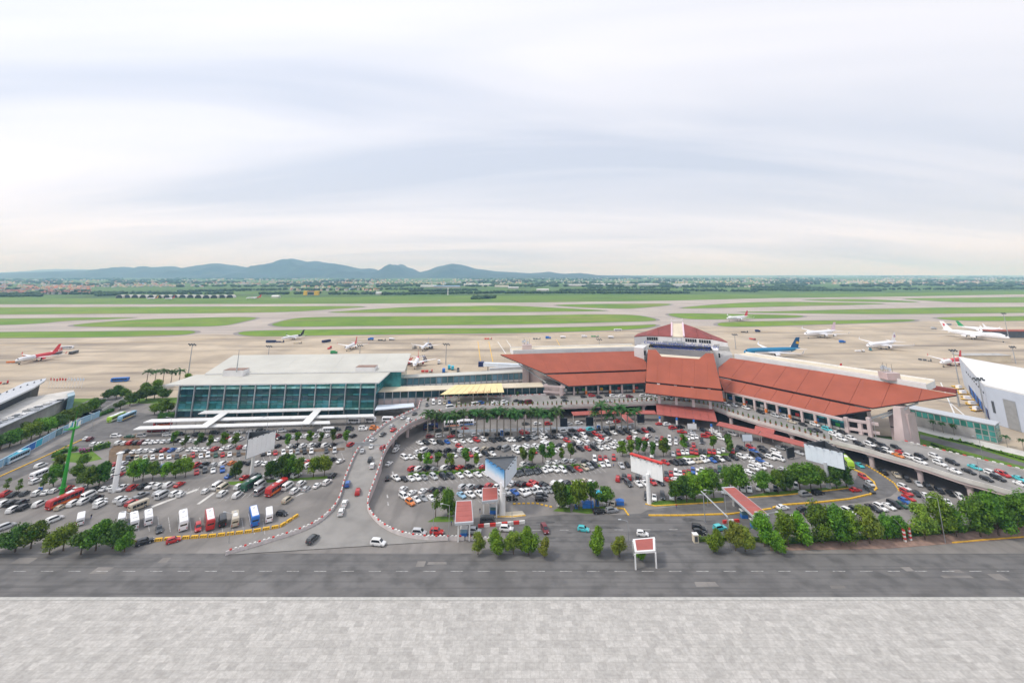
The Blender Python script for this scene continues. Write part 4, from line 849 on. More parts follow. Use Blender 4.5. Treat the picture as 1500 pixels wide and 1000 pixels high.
Y4 = [G(645, 577.5, 13), G(739, 574, 13), G(735, 561, 14.5), G(667, 563.5, 14.5)]
for i in range(9):
    A, B = Y4[0]+(Y4[1]-Y4[0])*(i/9), Y4[0]+(Y4[1]-Y4[0])*((i+1)/9-.006); D, C = Y4[3]+(Y4[2]-Y4[3])*(i/9), Y4[3]+(Y4[2]-Y4[3])*((i+1)/9-.006); MB().slab([A, B, C, D], UP, .25, 'yellow_canopy').build('roof_panel', yc)
for i in range(5):
    p = G(651+i*21, 588-i*.7, 7); g = MB(); g.box((p.x, p.y, 9.9), (.7, .7, 5.8), 'concrete_pale'); g.build('column', yc)
g = MB(); p0_, p1_ = G(655, 584, 7)+Vector((0, 4, 0)), G(735, 581.5, 7)+Vector((0, 4, 0)); g.prism([(p0_.x, p0_.y), (p1_.x, p1_.y), (p1_.x, p1_.y+3), (p0_.x, p0_.y+3)], 6.9, 11.6, 'dark'); g.build('back_wall', yc)
lab = text('lettering', 'SẢNH ĐI QUỐC NỘI', ((Y4[0].x+Y4[1].x)/2+4, (Y4[0].y+Y4[1].y)/2-.3, 13.6), 1.5, math.atan2(Y4[1].y-Y4[0].y, Y4[1].x-Y4[0].x), 'red_paint', yc, .05)

# ------------------------------------------------------------------ right: green-glazed link, white hangar
gl = thing('green_glazed_building', G(1455, 648), 'long low grey building with green window band right of the pylon', 'building')
A, B = G(1348, 625), G(1462, 650); d_ = (B-A).normalized(); L = (B-A).length; n_ = Vector((-d_.y, d_.x, 0)); an = math.atan2(d_.y, d_.x)
g = MB(); A2 = A-d_*6; g.prism([(p.x, p.y) for p in (A2, B, B+n_*9, A2+n_*9)], -.1, 8.6, 'concrete', 'jet_grey'); g.build('wall', gl)
g = MB(); q0 = A2-n_*.4-d_*.4; g.prism([(p.x, p.y) for p in (q0, B-n_*.4+d_*.4, B+n_*9.4+d_*.4, A2+n_*9.4-d_*.4)], 8.6, 9.0, 'jet_grey'); g.build('roof', gl)
k = 14
for i in range(k):
    c = A2+d_*((i+.5)*(L+6)/k)-n_*.08
    for za, zb in (((5.4, 8.1),) if i < k-3 else ((5.8, 8.1), (3.2, 5.3), (.6, 2.7))): g = MB(); g.box((c.x, c.y, (za+zb)/2), ((L+6)/k-.5, .2, zb-za), 'glass_green', an); g.build('window', gl)
for za, zb in ((5.8, 8.1), (3.2, 5.3), (.6, 2.7)): g = MB(); c = B+n_*4.5+d_*.08; g.box((c.x, c.y, (za+zb)/2), (.2, 7.6, zb-za), 'glass_green', an); g.build('window', gl)
ha = thing('white_hangar', G(1460, 625), 'huge white cargo hangar with pale roof at the right edge', 'hangar')
c0 = G(1452, 619); ztp = Zat(563, c0.y); zr = ztp
q0 = G(1441, 563, zr); q1 = G(1500, 576.5, zr); q3 = G(1404, 522, zr); dfr = (q1-q0).normalized(); q1 = q0+dfr*70; q2 = q3+dfr*70
g = MB(); g.prism([(p.x, p.y) for p in (q0, q1, q2, q3)], -.1, zr-.8, 'hangar_wall_shaded'); g.build('wall', ha)  # blue-grey wall tone: the white hangar's shaded side put into its colour
k = 6
for i in range(k):
    a_, b_ = q0+(q1-q0)*(i/k), q0+(q1-q0)*((i+1)/k-.0008); dd_, cc2 = q3+(q2-q3)*(i/k), q3+(q2-q3)*((i+1)/k-.0008); MB().slab([a_+UP*.0, b_, cc2, dd_], UP, .78, 'white_metal').build('roof_panel', ha)
nf = Vector((dfr.y, -dfr.x, 0)); an = math.atan2(dfr.y, dfr.x)
for s0_, ww, za, zb, m, nm in ((12, 6, 0, zr*.74, 'steel', 'door_recess'), (38, 4, zr*.5, zr*.62, 'dark_steel', 'window'), (3, 1.2, zr*.3, zr*.6, 'dark_steel', 'window')):
    c = q0+dfr*s0_+nf*.12; g = MB(); g.box((c.x, c.y, (za+zb)/2), (ww, .3, zb-za), m, an); g.build(nm, ha)
dl = (q3-q0).normalized(); nl = Vector((-dl.y, dl.x, 0))
for k in range(9):
    c = q0+dl*(8+k*9)+nl*.15; g = MB(); g.box((c.x, c.y, 3), (5.5, .3, 5.5), 'blue_paint' if k % 2 else 'navy', math.atan2(dl.y, dl.x)); g.build('dock_door', ha)
    g = MB(); g.box((c.x, c.y, zr*.72), (2.2, .3, 1.0), 'dark_steel', math.atan2(dl.y, dl.x)); g.build('window', ha)

# ------------------------------------------------------------------ far left: grey roofed pier building
lb = thing('grey_pier_building', G(60, 600), 'grey flat-roofed building with roof pipes at the left edge', 'building')
def pq(name, pxs, z0, z1, m, mt=None, parent=lb): g = MB(); g.prism([(p.x, p.y) for p in [G(u, v, z1) for u, v in pxs]], z0, z1, m, mt); return g.build(name, parent)
pq('upper_roof', [(-120, 596), (0, 577), (36, 560), (68, 553.5), (66, 557), (50, 567), (0, 590), (-120, 640)], 13.2, 14.2, 'jet_grey', 'jet_grey')
pq('upper_wall', [(-120, 600), (0, 581), (44, 561), (60, 556), (46, 567), (0, 588), (-120, 636)], -.1, 13.1, 'dark')
pq('lower_block', [(-120, 650), (0, 598), (36, 583), (108, 571), (109, 577), (70, 594), (0, 618), (-120, 676)], -.1, 7.5, 'concrete', 'concrete_pale')
for k in range(7):
    g = MB(); off = k*1.6; A, B = G(-40, 640, 7.5)+Vector((0, off+1, .4)), G(78, 589, 7.5)+Vector((0, off+1, .4)); g.tube(A, B, .35, .35, 'jet_grey' if k % 2 else 'steel', 6); g.build('roof_pipe', lb)
rr = random.Random(5)
for k in range(90):
    t_ = rr.random(); A = G(-40+(118)*t_, 634-45*t_, 7.5); g = MB(); g.box((A.x+rr.uniform(-2, 2), A.y+rr.uniform(0, 7), 7.9), (rr.uniform(2, 4), rr.uniform(1, 2), rr.uniform(.8, 1.8)), rr.choice(['steel', 'concrete', 'white_metal', 'dark_steel']), .7); g.build('roof_unit', lb)
for k in range(10):
    t_ = k/9; A = G(-30+90*t_, 588-31*t_, 14.2); g = MB(); g.box((A.x, A.y, 14.5), (.4, 2.5, .6), 'dark_steel', .7); g.build('roof_fin', lb)
pq('glass_end', [(98, 576), (109, 573), (110, 578), (100, 581)], -.1, 8.8, 'glass_blue')
# ------------------------------------------------------------------ road vehicles
def lofted(st, W, m, tw=.80, lowm=None):
    rings = []
    for x, zb, zbelt, zt in st:
        zb -= .06
        w = W/2; cab = zt-zbelt > .2; wt = w*tw if cab else w*.86
        rings.append([(x, -w*.93, zb), (x, -w, zb+.16), (x, -w, zbelt-.1), (x, -w*.965, zbelt), (x, -wt, zt-.03), (x, -wt*.6, zt), (x, wt*.6, zt), (x, wt, zt-.03), (x, w*.965, zbelt), (x, w, zbelt-.1), (x, w, zb+.16), (x, w*.93, zb)])
    return MB().loft(rings, m)
STYLES = {
 'sedan': dict(L=4.5, W=1.77, st=[(-2.25, .42, .80, .84), (-2.12, .28, .92, .97), (-1.72, .22, .93, 1.0), (-1.2, .2, .93, 1.33), (-.65, .2, .92, 1.44), (.15, .2, .90, 1.43), (.95, .2, .86, .93), (1.55, .2, .76, .83), (2.1, .24, .64, .70), (2.25, .38, .56, .60)], ws=((.90, .95, .66), (.24, 1.40, .60)), rw=((-1.68, 1.02, .62), (-1.24, 1.32, .58)), side=[(.72, .95), (.12, 1.36), (-.65, 1.37), (-1.15, 1.28), (-1.52, 1.0)], roof=1.44),
 'hatchback': dict(L=3.9, W=1.70, st=[(-1.95, .45, .85, .95), (-1.85, .28, .95, 1.22), (-1.45, .2, .95, 1.42), (-.6, .2, .93, 1.49), (.25, .2, .91, 1.46), (.95, .2, .88, .96), (1.5, .22, .78, .85), (1.85, .25, .66, .72), (1.95, .38, .58, .62)], ws=((.90, .98, .64), (.33, 1.42, .58)), rw=((-1.93, 1.0, .60), (-1.62, 1.36, .56)), side=[(.75, .97), (.22, 1.39), (-.6, 1.42), (-1.35, 1.35), (-1.6, 1.02)], roof=1.49),
 'suv': dict(L=4.6, W=1.85, st=[(-2.3, .5, .95, 1.1), (-2.2, .34, 1.05, 1.40), (-1.95, .3, 1.05, 1.66), (-.8, .3, 1.04, 1.74), (.3, .3, 1.03, 1.70), (1.0, .3, 1.0, 1.08), (1.6, .3, .95, 1.03), (2.15, .34, .84, .92), (2.3, .48, .70, .76)], ws=((.95, 1.11, .70), (.38, 1.65, .63)), rw=((-2.24, 1.15, .68), (-2.02, 1.60, .62)), side=[(.78, 1.09), (.28, 1.62), (-.8, 1.66), (-1.8, 1.58), (-2.0, 1.12)], roof=1.74),
 'minivan': dict(L=4.75, W=1.84, st=[(-2.37, .48, .95, 1.15), (-2.28, .3, 1.02, 1.5), (-2.05, .24, 1.02, 1.72), (-.8, .24, 1.0, 1.78), (.5, .24, .98, 1.72), (1.45, .24, .94, 1.06), (1.95, .26, .84, .92), (2.25, .3, .70, .78), (2.37, .42, .62, .66)], ws=((1.38, 1.09, .70), (.60, 1.67, .62)), rw=((-2.30, 1.15, .68), (-2.11, 1.64, .62)), side=[(1.0, 1.04), (.48, 1.63), (-.8, 1.68), (-1.9, 1.62), (-2.1, 1.08)], roof=1.78),
 'pickup': dict(L=5.2, W=1.85, st=[(-2.6, .55, 1.0, 1.04), (-2.5, .4, 1.06, 1.1), (-.95, .38, 1.06, 1.1), (-.85, .38, 1.06, 1.66), (-.4, .38, 1.05, 1.76), (.55, .38, 1.03, 1.72), (1.25, .38, 1.0, 1.08), (2.0, .38, .94, 1.02), (2.5, .4, .84, .9), (2.6, .5, .74, .8)], ws=((1.2, 1.11, .70), (.62, 1.67, .62)), rw=((-.97, 1.13, .66), (-.89, 1.62, .62)), side=[(1.0, 1.09), (.5, 1.63), (-.4, 1.68), (-.78, 1.62), (-.82, 1.12)], roof=1.76),
 'van': dict(L=5.6, W=1.95, st=[(-2.8, .5, 1.1, 1.4), (-2.75, .35, 1.2, 2.15), (-2.5, .3, 1.2, 2.36), (-.5, .3, 1.2, 2.42), (1.2, .3, 1.18, 2.32), (1.75, .3, 1.14, 1.95), (2.35, .3, 1.05, 1.15), (2.7, .34, .85, .95), (2.8, .5, .74, .8)], ws=((2.28, 1.22, .76), (1.62, 2.02, .66)), rw=((-2.79, 1.35, .70), (-2.77, 1.95, .68)), side=[(1.85, 1.25), (1.35, 1.95), (-.5, 2.0), (-2.4, 1.98), (-2.55, 1.28)], roof=2.42)}
def arc(): pass
def wheel_mesh(r, w):
    g = MB(); n = 12
    g.tube((0, -w/2, 0), (0, w/2, 0), r, r, 'tyre', n); g.tube((0, -w/2-.012, 0), (0, -w/2-.005, 0), r*.62, r*.62, 'rim', n); g.tube((0, w/2+.005, 0), (0, w/2+.012, 0), r*.62, r*.62, 'rim', n); return g.mesh('wheel')
PROTO = {}
for nm, s in STYLES.items():
    W = s['W']; h = W/2; pr = {}
    pr['body'] = lofted(s['st'], W, 'paint_w').mesh('car_body', smooth=True)
    def glass(q, mname='window'): g = MB(); g.face(q, 'car_glass'); return g
    def scr(a, b, sgn, e=.03): return [(a[0]+e*sgn, -a[2], a[1]+e*.6), (a[0]+e*sgn, a[2], a[1]+e*.6), (b[0]+e*sgn, b[2], b[1]+e), (b[0]+e*sgn, -b[2], b[1]+e)]
    pr['windscreen'] = MB().face(scr(*s['ws'], 1, .05), 'car_glass').mesh('windscreen')
    pr['rear_window'] = MB().face(scr(*s['rw'], -1, .05)[::-1], 'car_glass').mesh('rear_window')
    def belt_at(x):
        st = s['st']
        for a, b in zip(st, st[1:]):
            if a[0] <= x <= b[0]: t = (x-a[0])/(b[0]-a[0]); return a[2]+(b[2]-a[2])*t, a[3]+(b[3]-a[3])*t
        return .9, 1.4
    def sidep(sg):
        out = []
        for x, z in s['side']:
            zb, zt = belt_at(x); t = min(1, max(0, (z-zb)/max(.05, zt-.03-zb))); y = h*.965+(h*.80-h*.965)*t if zt-zb > .2 else h*.965+(h*.86-h*.965)*t
            out.append((x, sg*(y+.03), z))
        return out if sg < 0 else out[::-1]
    pr['side_window'] = [MB().face(sidep(-1)[::-1], 'car_glass').mesh('side_window'), MB().face(sidep(1)[::-1], 'car_glass').mesh('side_window')]
    big = nm in ('suv', 'pickup', 'van'); r = .36 if big else .31
    pr['wheel'] = (wheel_mesh(r, .2), [(x, y, r) for x in (s['L']*.30, -s['L']*.29) for y in (h-.10, -h+.10)])
    f = s['st'][-2]; b = s['st'][1]
    g = MB(); g.box((f[0]+.06, h*.68, f[2]-.06), (.16, .34, .14), 'lamp_white'); hl = g.mesh('headlight'); g = MB(); g.box((f[0]+.06, -h*.68, f[2]-.06), (.16, .34, .14), 'lamp_white'); pr['headlight'] = [hl, g.mesh('headlight')]
    g = MB(); g.box((b[0]-.06, h*.78, b[2]-.08), (.12, .22, .2), 'lamp_red'); tl = g.mesh('taillight'); g = MB(); g.box((b[0]-.06, -h*.78, b[2]-.08), (.12, .22, .2), 'lamp_red'); pr['taillight'] = [tl, g.mesh('taillight')]
    PROTO[nm] = pr

CARS = []   # dict(row, x, y, z, rz, col, style)
def carrow(row, off, spec, head, style=None, z=0, jitter=.03, flip=0):
    rr = random.Random(len(CARS)*13+5)
    lst = []
    for tok in spec.split():
        st = None
        if ':' in tok: tok, st = tok.split(':')
        c = tok[-1]; u, v = tok[:-1].split(','); u = off[0]+float(u)/5; v = off[1]+float(v)/5
        p = G(u, v, z+.75); q = G(u+head[0]*.1, v+head[1]*.1, z+.75); a = math.atan2(q.y-p.y, q.x-p.x)+rr.gauss(0, jitter)
        if rr.random() < .25 and flip: a += math.pi
        if not st: st = rr.choices(['sedan', 'hatchback', 'suv', 'minivan', 'pickup'], [.34, .2, .26, .16, .04])[0]
        if c == 'w' and rr.random() < .18: c = 's' if rr.random() < .5 else 'w'
        CARS.append(dict(row=row, p=Vector((p.x, p.y, z)), rz=a, c=c, st=st, u=u))
O1, O2, O3, O4, O5, O6 = (0, 600), (250, 600), (500, 600), (750, 600), (1000, 600), (1200, 600)
carrow('the line below the white canopies', O1, '850,190w 950,192e 1040,188w 1228,180w 1315,177b 1440,182b', (10, -.6))
carrow('the line below the white canopies', O2, '190,178b 320,165b 405,165g 495,162w 590,155w 660,150b 815,152w 905,152b 1105,147w 1215,142b 1310,138b 1408,135w 1490,130o', (10, -.5))
carrow('the line below the white canopies', O3, '60,137b 160,135w 242,132o', (10, -.5))
carrow('the row behind the left young trees', O1, '870,240w 915,240w 960,238r 1000,238b 1040,236k 1080,234w 1120,232w 1160,228w 1205,228w 1250,226w 1300,222b 1345,222w 1400,222w', (10, -5))
carrow('the row behind the left young trees', O2, '190,225w 240,217b 300,222w 350,215w 405,210r 450,217w 510,212w 770,192r 800,202b 840,198b 900,195w 965,190w 1000,190w 1060,190w 1110,187w 1150,187w 1235,190k 1290,188w 1340,188b', (10, -5))
carrow('the row before the left young trees', O1, '690,250w 735,250w 925,300b 985,302w 1030,300w 1080,295w 1130,295w 1170,292b 1205,290r 1262,290u 1320,288w 1395,285w 1440,285w 1490,285w', (10, -5))
carrow('the row before the left young trees', O2, '215,288w 270,285w 325,284r 395,278w 430,272w 510,272r 560,270w 785,262b 880,262w 930,262b 970,262w 1035,257w 1085,257b 1135,257w 1190,254b 1320,252r', (10, -5))
carrow('the left row facing the camera', O1, '938,357b 1000,355n 1062,348w 1117,347w 1180,347w 1237,343w', (1.2, 10))
carrow('the left row facing the camera', O2, '45,340d 100,345w 160,335r 220,337w 272,330w 330,328e 380,328r 432,322w 497,322d 675,318b 720,315w 767,312r 825,312w 880,310w 928,305g 980,305b 1030,303w 1140,298d 1200,297w', (1.2, 10))
carrow('the angled row above the left trees', O1, '840,395r 830,440w 820,483w 905,392w 895,432w 880,470r 1100,405w 1150,408w 1205,412u', (10, -5.5))
carrow('the angled row above the left trees', O2, '20,410w 75,405b 120,412w 190,402r 250,400b 320,398w 385,392w 450,385o 520,388b 580,385b 640,390w 700,388w 770,378w 960,372w 1010,376r 1065,373r 1140,365w 1180,364b 1245,370w', (10, -5.5))
carrow('the short row below the left billboard', O2, '190,452r 250,440d 310,440w 378,437u', (1, 10))
carrow('the row under the left trees', O2, '435,480u 545,490r 620,480d 700,487w 745,480w 800,486w 870,475b 920,475w 1010,405w', (10, -5))
carrow('the left car park row behind the red coach', O1, '40,612r 100,615b 180,608d 270,607w 345,597w 395,588w 500,575r 560,577w 600,575w 700,580b 765,572w 815,578w 845,560w 900,567w 970,567r 1050,557b 1110,552w 1165,555w 1235,547w 1315,542r', (10, -6))
carrow('the front row above the coaches', O1, '30,682w 85,680b 160,677b 175,710b 100,725w 290,685w:minivan 445,710n 550,677w:minivan 600,665w:minivan 660,630w:van 710,645b 735,668w:suv 735,690w:suv 880,652w:suv 915,668w:suv 965,680r 1165,608s:minivan 1190,625s:van 1300,612w', (10, -5.2))
carrow('the front row above the coaches', O2, '60,612w 258,590w 345,557w:van 385,570n:van 380,610w 500,560w:suv 490,620w:minivan 655,547s:van 655,597g:van 858,560w:van 910,590w:suv 955,537w:suv 992,573s 1075,548w 1145,528w:suv 1185,480b 855,656n', (10, -7))
carrow('the open tarmac at the lower left', O1, '400,797w:minivan 45,850w:minivan 300,405w:minivan 265,520w 1030,625g:pickup', (10, -4))
carrow('the coach bays at the lower left', O1, '1165,870d 1450,857r', (1, 10)); carrow('the coach bays at the lower left', O2, '815,755b', (10, 1)); carrow('the road edge below the yellow blocks', O1, '1060,962b 1270,950r', (10, -3))
carrow('the access road beside the blue hoarding', O1, '635,205w 660,212k', (10, -6))
carrow('the ramp', O2, '1255,715w:suv 1370,600r 1295,555u 1475,440w 1460,402d 1465,315w 1400,345s', (3, -10), z=2.2)
carrow('the ramp', O3, '20,700w', (4, -10), z=1.5); carrow('the ramp foot', O2, '1042,938d:minivan', (10, -8), z=.5)
carrow('the upper ramp', O3, '232,213w 305,180d 308,262r 370,130s 400,152r 455,70s 495,90w 537,42d', (7, -5), z=5.8)
carrow('the ramp foot', O3, '270,965w', (10, 1), z=.3)
carrow('the wall side below the ramp', O3, '400,292w 395,265w 350,390w 395,248d', (7, -6)); carrow('the wall side below the ramp', O3, '345,495b', (1.5, -10))
carrow('the back row under the palms', O3, '655,140b 715,150d 780,140b 830,160d 905,135r 960,92w 720,188w 805,190r 880,187w 980,180w 1060,178b 1150,175b 1220,172b 1340,165r 1410,160w 1480,158w 650,195k 910,85w', (10, -1.5))
carrow('the back row under the palms', O4, '90,165r 160,160w 230,155w 310,155b 380,152w 445,150b 505,147r 575,142c 640,145b 700,140d 740,135b 790,132w 840,140d', (10, -1.5))
carrow('the lane between the palms and the deck', O4, '100,100d 185,100w 265,100r 420,100w 490,95w 770,85r 720,90w 1135,105w 1080,100r 1230,125b 1180,130r', (10, -1))
carrow('the first angled row below the palms', O3, '575,240w 620,238b 670,235w 725,237b 775,233u 830,227w 885,227w 940,223w 990,220r 1040,215w 1105,220b 1145,212b 1195,208b 1250,210w 1310,205d 1355,205b 1400,203g 1465,200w', (10, 5))
carrow('the first angled row below the palms', O4, '10,215w 55,208b 105,205b 150,200g 210,203w 260,198b 305,198b 350,195s 390,190d 432,185b 480,183b 525,185w 570,178b 612,175r 655,172g 700,170b 745,165w 800,165b 850,165b 893,160w 940,155b 975,152r 1020,145b', (10, 5))
carrow('the second row below the palms, nose to nose', O3, '560,305w 605,300w:van 648,307b 712,303b 780,295b 832,295d 880,292w 940,290w 990,290w 1050,285n 1105,285b 1160,272b 1212,285g:van 1270,270w 1315,280w 1375,268w 1435,265w 1485,252w:van', (10, -5))
carrow('the second row below the palms, nose to nose', O4, '125,265w 180,265w 232,250w:van 290,262w 350,255b 395,255w 445,250b 500,245w 555,245w 605,242g 650,235w 705,215w 760,230w 815,230w 868,205r 905,205w 920,232b 975,217r 1000,190w', (10, -5))
carrow('the third row of the middle car park', O3, '470,342w 508,342w 550,350w 600,345w 645,338r 765,335b 825,330w 890,330g 940,327r 1000,324w 1055,318b 1105,318w 865,268r', (10, 5))
carrow('the third row of the middle car park', O4, '30,300w 95,303w 160,305r 210,300g 300,300w 350,290w 440,288b 500,282b 555,282r 605,278b 645,275w 690,272w 735,267w 785,262w 955,262w 1005,253w 1045,245w 405,225r 470,218w 545,222w 625,215w 655,203r', (10, 5))
carrow('the row above the long grass strip', O3, '520,428r 570,430w 630,425b 680,432g 760,422w 815,420b 868,418r 935,415b 1010,402w 1040,417r', (10, -5))
carrow('the row above the long grass strip', O4, '90,395w 140,400d 270,382w 330,380w 390,372s 445,370w 535,375b', (10, -5))
carrow('the exit lane in the middle of the car park', O4, '605,357w 645,350r 685,352r 745,350r', (1, 10)); carrow('the exit lane in the middle of the car park', O4, '660,397w 700,393w 800,405s 845,400b', (6, 8))
carrow('the row below the long grass strip', O3, '410,490w 447,505b 505,500w 550,497w 607,493g 675,487w 745,485b 800,482d 868,476w 930,472w 1000,470w 1060,466w 1120,465b 1190,460w 1250,458w 1310,455d 1365,450d 1425,447b 1480,440w', (9, 6))
carrow('the row below the long grass strip', O4, '65,455d 120,450d 175,447d 240,440w:suv 310,437w:suv 370,437w 430,432b 487,430r 535,422n 570,413g 600,400b', (9, 6))
carrow('the lower double row, its back line', O3, '455,575w 600,590w 670,580d 728,575b 890,562w 945,562w 1010,562b 1080,555r 1140,568w 1275,543w 1335,545b 1405,540r 1465,540b 520,603w', (9, -6))
carrow('the lower double row, its back line', O4, '25,543w 85,545b 155,540r 212,543b 285,530w 352,528w 400,535d 455,525w 525,512n 580,525w', (9, -6))
carrow('the lower double row, its front line', O3, '457,630w 547,652w 595,640g 505,675o 660,642w 880,620h 942,617w 1012,612w 1160,605w 1212,595w 1282,595u 1362,597w 1418,590w 1490,584g', (9, 6))
carrow('the lower double row, its front line', O4, '108,597w 165,587w 250,590g 305,580b 375,575w', (9, 6))
carrow('the open lane of the middle car park', O3, '1250,645b:suv 1460,637b:suv', (10, 0)); carrow('the open lane of the middle car park', O4, '218,635b:suv', (10, -1))
carrow('the toll lane', O3, '570,895w 700,890r:suv 975,885w:suv 1210,868w:suv', (10, .5)); carrow('the toll lane', O3, '1075,815d:van', (10, 0))
carrow('the front road', O4, '240,870k:minivan', (5, 9)); carrow('the front road', O4, '523,868c:hatchback 955,902w 1370,875b', (10, 1.5)); carrow('the front road', O5, '120,877b', (10, 1))
carrow('the kerb behind the blue market tent', O4, '640,740b:suv 727,733g:suv', (10, -1)); carrow('the bays beside the blue market tent', O4, '350,682w 405,682w 475,675w 545,667d 700,672w 735,680n', (3, -9))
carrow('the right car park back row', O4, '1060,212g 1098,210r 1153,207w 1200,207g 1248,208r 1300,205w 1345,195w 1390,230b 1110,243w 1155,243w 1200,237w 1285,248b 1330,255r 1320,200w', (1, 10))
carrow('the right car park row facing the camera', O4, '1180,320w 1235,315r 1295,310w 1335,308r 1392,305b 1440,300r 1025,330w', (1, 10)); carrow('the right car park row facing the camera', O5, '45,312w 88,307r 145,303b 190,302r 240,298w 295,292w 365,300r 400,290b', (1, 10))
carrow('the near side of the right car park entrance', O4, '1250,160r 1430,188r 1480,155w 1315,170s', (10, 1))
carrow('the angled row of the right car park', O4, '1125,383r 1190,382b 1240,378b 1290,375w 1340,372n 1405,362w 1470,362b', (10, 5)); carrow('the angled row of the right car park', O5, '10,380b 55,372w 100,372n 155,360w 217,365u 270,358w 320,352b 375,347b 430,340w 480,340w 525,330b 580,328b', (10, 5))
carrow('the row behind the single-faced billboard', O4, '778,502r 818,482d 860,492r 920,490d 975,497w', (1, -10)); carrow('the row behind the single-faced billboard', O4, '850,535d 925,537w 972,530w 1025,525r 1090,530b', (8, 7)); carrow('the row behind the single-faced billboard', O4, '1145,512r 1205,510w', (10, 4)); carrow('the row behind the single-faced billboard', O4, '1150,470d 1205,470r 1260,467w 1310,460r 1345,452w 1385,445w 1437,445b', (1, 10))
carrow('the row behind the single-faced billboard', O5, '10,467w 50,465r 95,452u 135,450w 187,447b 245,432e 300,427b', (1, 10))
carrow('the bays under the right car park trees', O4, '985,632b 1042,637w 1103,627d 1170,632w 1225,625b', (1, 10)); carrow('the bays under the right car park trees', O5, '300,590w 440,577w 490,579w 553,567w 615,572w 680,570b 740,565d 830,555w', (1, 10))
carrow('the far right corner of the car park', O5, '430,280b 500,272r 525,300u 585,275b 600,302b 680,305w:suv 640,345w 690,357w:van 525,385w 570,367u 575,415w 625,402w 720,275g 755,282b 855,312w 365,173w 280,205w 250,160w 183,188r 155,150b 65,165g 510,470w 480,455w 730,440w 760,455b 255,470w 520,425w', (10, 3.5))
carrow('the hairpin road', O5, '897,613g:minivan 990,603b:suv 732,710w 882,725b 935,767b:suv 818,797w:suv 1265,582r', (10, -1)); carrow('the hairpin road', O5, '1325,490r 1375,537s 1368,582d 1297,402c 1467,452b', (9, 6)); carrow('the front road', O5, '272,862c', (10, -2))
carrow('the lower right parking row', O6, '75,752b 150,737d 215,742w 270,737b 332,730w 395,717b:pickup 450,712w 510,702w 548,690b 600,690e 625,662u 655,640r 640,603r 625,567w', (9, 4.5))
carrow('the lane beneath the deck', O6, '565,475n 640,502b 725,537w 797,560b 880,587b 962,608b 1030,637w 715,610b 780,627w 790,662g 940,672w', (6, 5.5))
D7 = 7.0
carrow('the deck, forecourt of the yellow canopy', (520, 500), '527,462d 573,447w:van 620,447w 655,445n 760,440n:van 690,440u', (.6, 10), z=D7); carrow('the deck, forecourt of the yellow canopy', (520, 500), '700,482w:van 885,462w:van 925,448u 1025,440w 1020,458w 1095,440w 1097,460w 1185,430b 1222,440b 1275,445k:van 1450,408b 520,525w 560,525w', (10, -1.5), z=D7)
carrow('the deck, before the left red wing', (720, 500), '530,407d 540,430d 675,402b 735,395r 790,405b 850,392d 895,398w 950,400w 1010,402k 1055,435w 1110,395w 1165,425w 1230,398w 1305,395g 1345,415w 1405,395s 860,435s 1440,420w'.replace('.', '.'), (10, -.6), z=D7)
carrow('the deck, before the right red wing', (930, 440), '670,760w 730,765w 815,785w 920,815b 1030,840w 1100,855w 1150,885n 1230,905b 1320,905w 1300,945d 1335,950b 1410,940c 1460,970w 265,715w 100,690s 160,700w 90,720w', (10, 3.2), z=D7)
carrow('the deck behind the big billboard', O6, '110,175w 170,160b 165,210w 235,207w 290,247b 395,225b 372,252w 470,263b 445,287b 560,270b 500,302w 570,327o 605,310r 670,345w 730,372w 745,342b:suv 850,340w 885,390w 975,382b:suv 990,442w 1095,447b 1140,417c 1225,502b 1310,497b 1265,463w 1350,467r 1465,500c 1480,540w', (10, 3.8), z=D7)
# keep neighbours apart: oriented boxes pushed until they no longer touch
def relax():
    cell = {}
    for c in CARS: c['hl'] = STYLES[c['st']]['L']/2+.12; c['hw'] = STYLES[c['st']]['W']/2+.14
    for it in range(50):
        cell.clear(); moved = 0
        for i, c in enumerate(CARS): cell.setdefault((int(c['p'].x//6), int(c['p'].y//6), c['p'].z > 6.5), []).append(i)
        for (cx, cy, zz), ids in list(cell.items()):
            for dx in (-1, 0, 1):
                for dy in (-1, 0, 1):
                    for j in cell.get((cx+dx, cy+dy, zz), ()):
                        for i in ids:
                            if j <= i: continue
                            a, b = CARS[i], CARS[j]; r = b['p']-a['p']; r.z = 0; best = None
                            for q, ang in ((a, a['rz']), (a, a['rz']+math.pi/2), (b, b['rz']), (b, b['rz']+math.pi/2)):
                                ax = Vector((math.cos(ang), math.sin(ang), 0)); s = 0
                                for o in (a, b): s += abs(math.cos(ang-o['rz']))*o['hl']+abs(math.sin(ang-o['rz']))*o['hw']
                                g = s-abs(r.dot(ax))
                                if g <= 0: best = None; break
                                if best is None or g < best[0]: best = (g, ax if r.dot(ax) > 0 else -ax)
                            else:
                                if best: d = best[1]*best[0]*.28; a['p'] -= d; b['p'] += d; moved += 1
        if not moved: break
relax()
# heights on the ramp follow its roadway
def ramp_z(p):
    best = None
    for i in range(len(RL)-1):
        m = (RL[i]+RR[i])/2; w = (RL[i]-RR[i]).length/2+1; d = math.hypot(p.x-m.x, p.y-m.y)
        if best is None or d < best[0]: best = (d, m.z, i)
    return best
for c in CARS:
    if 'ramp' in c['row'] and 'wall side' not in c['row']: c['p'].z = ramp_z(c['p'])[1]+.02
    elif c['p'].z > 6.5: c['p'].z = 7.03
    else: c['p'].z = .05
CARS = [c for c in CARS if c['p'].y < 420]
for c in CARS: c['size'] = 1/(c['p']-Vector((0, 0, HH))).length
srt = sorted(CARS, key=lambda c: -c['size']); ind = set(id(c) for c in srt[:300]); full = set(id(c) for c in srt[:150])
STN_NAME = {'suv': 'SUV'}
rows = {}
for c in CARS: rows.setdefault(c['row'], []).append(c)
stuff = MB(); STUFFP = []
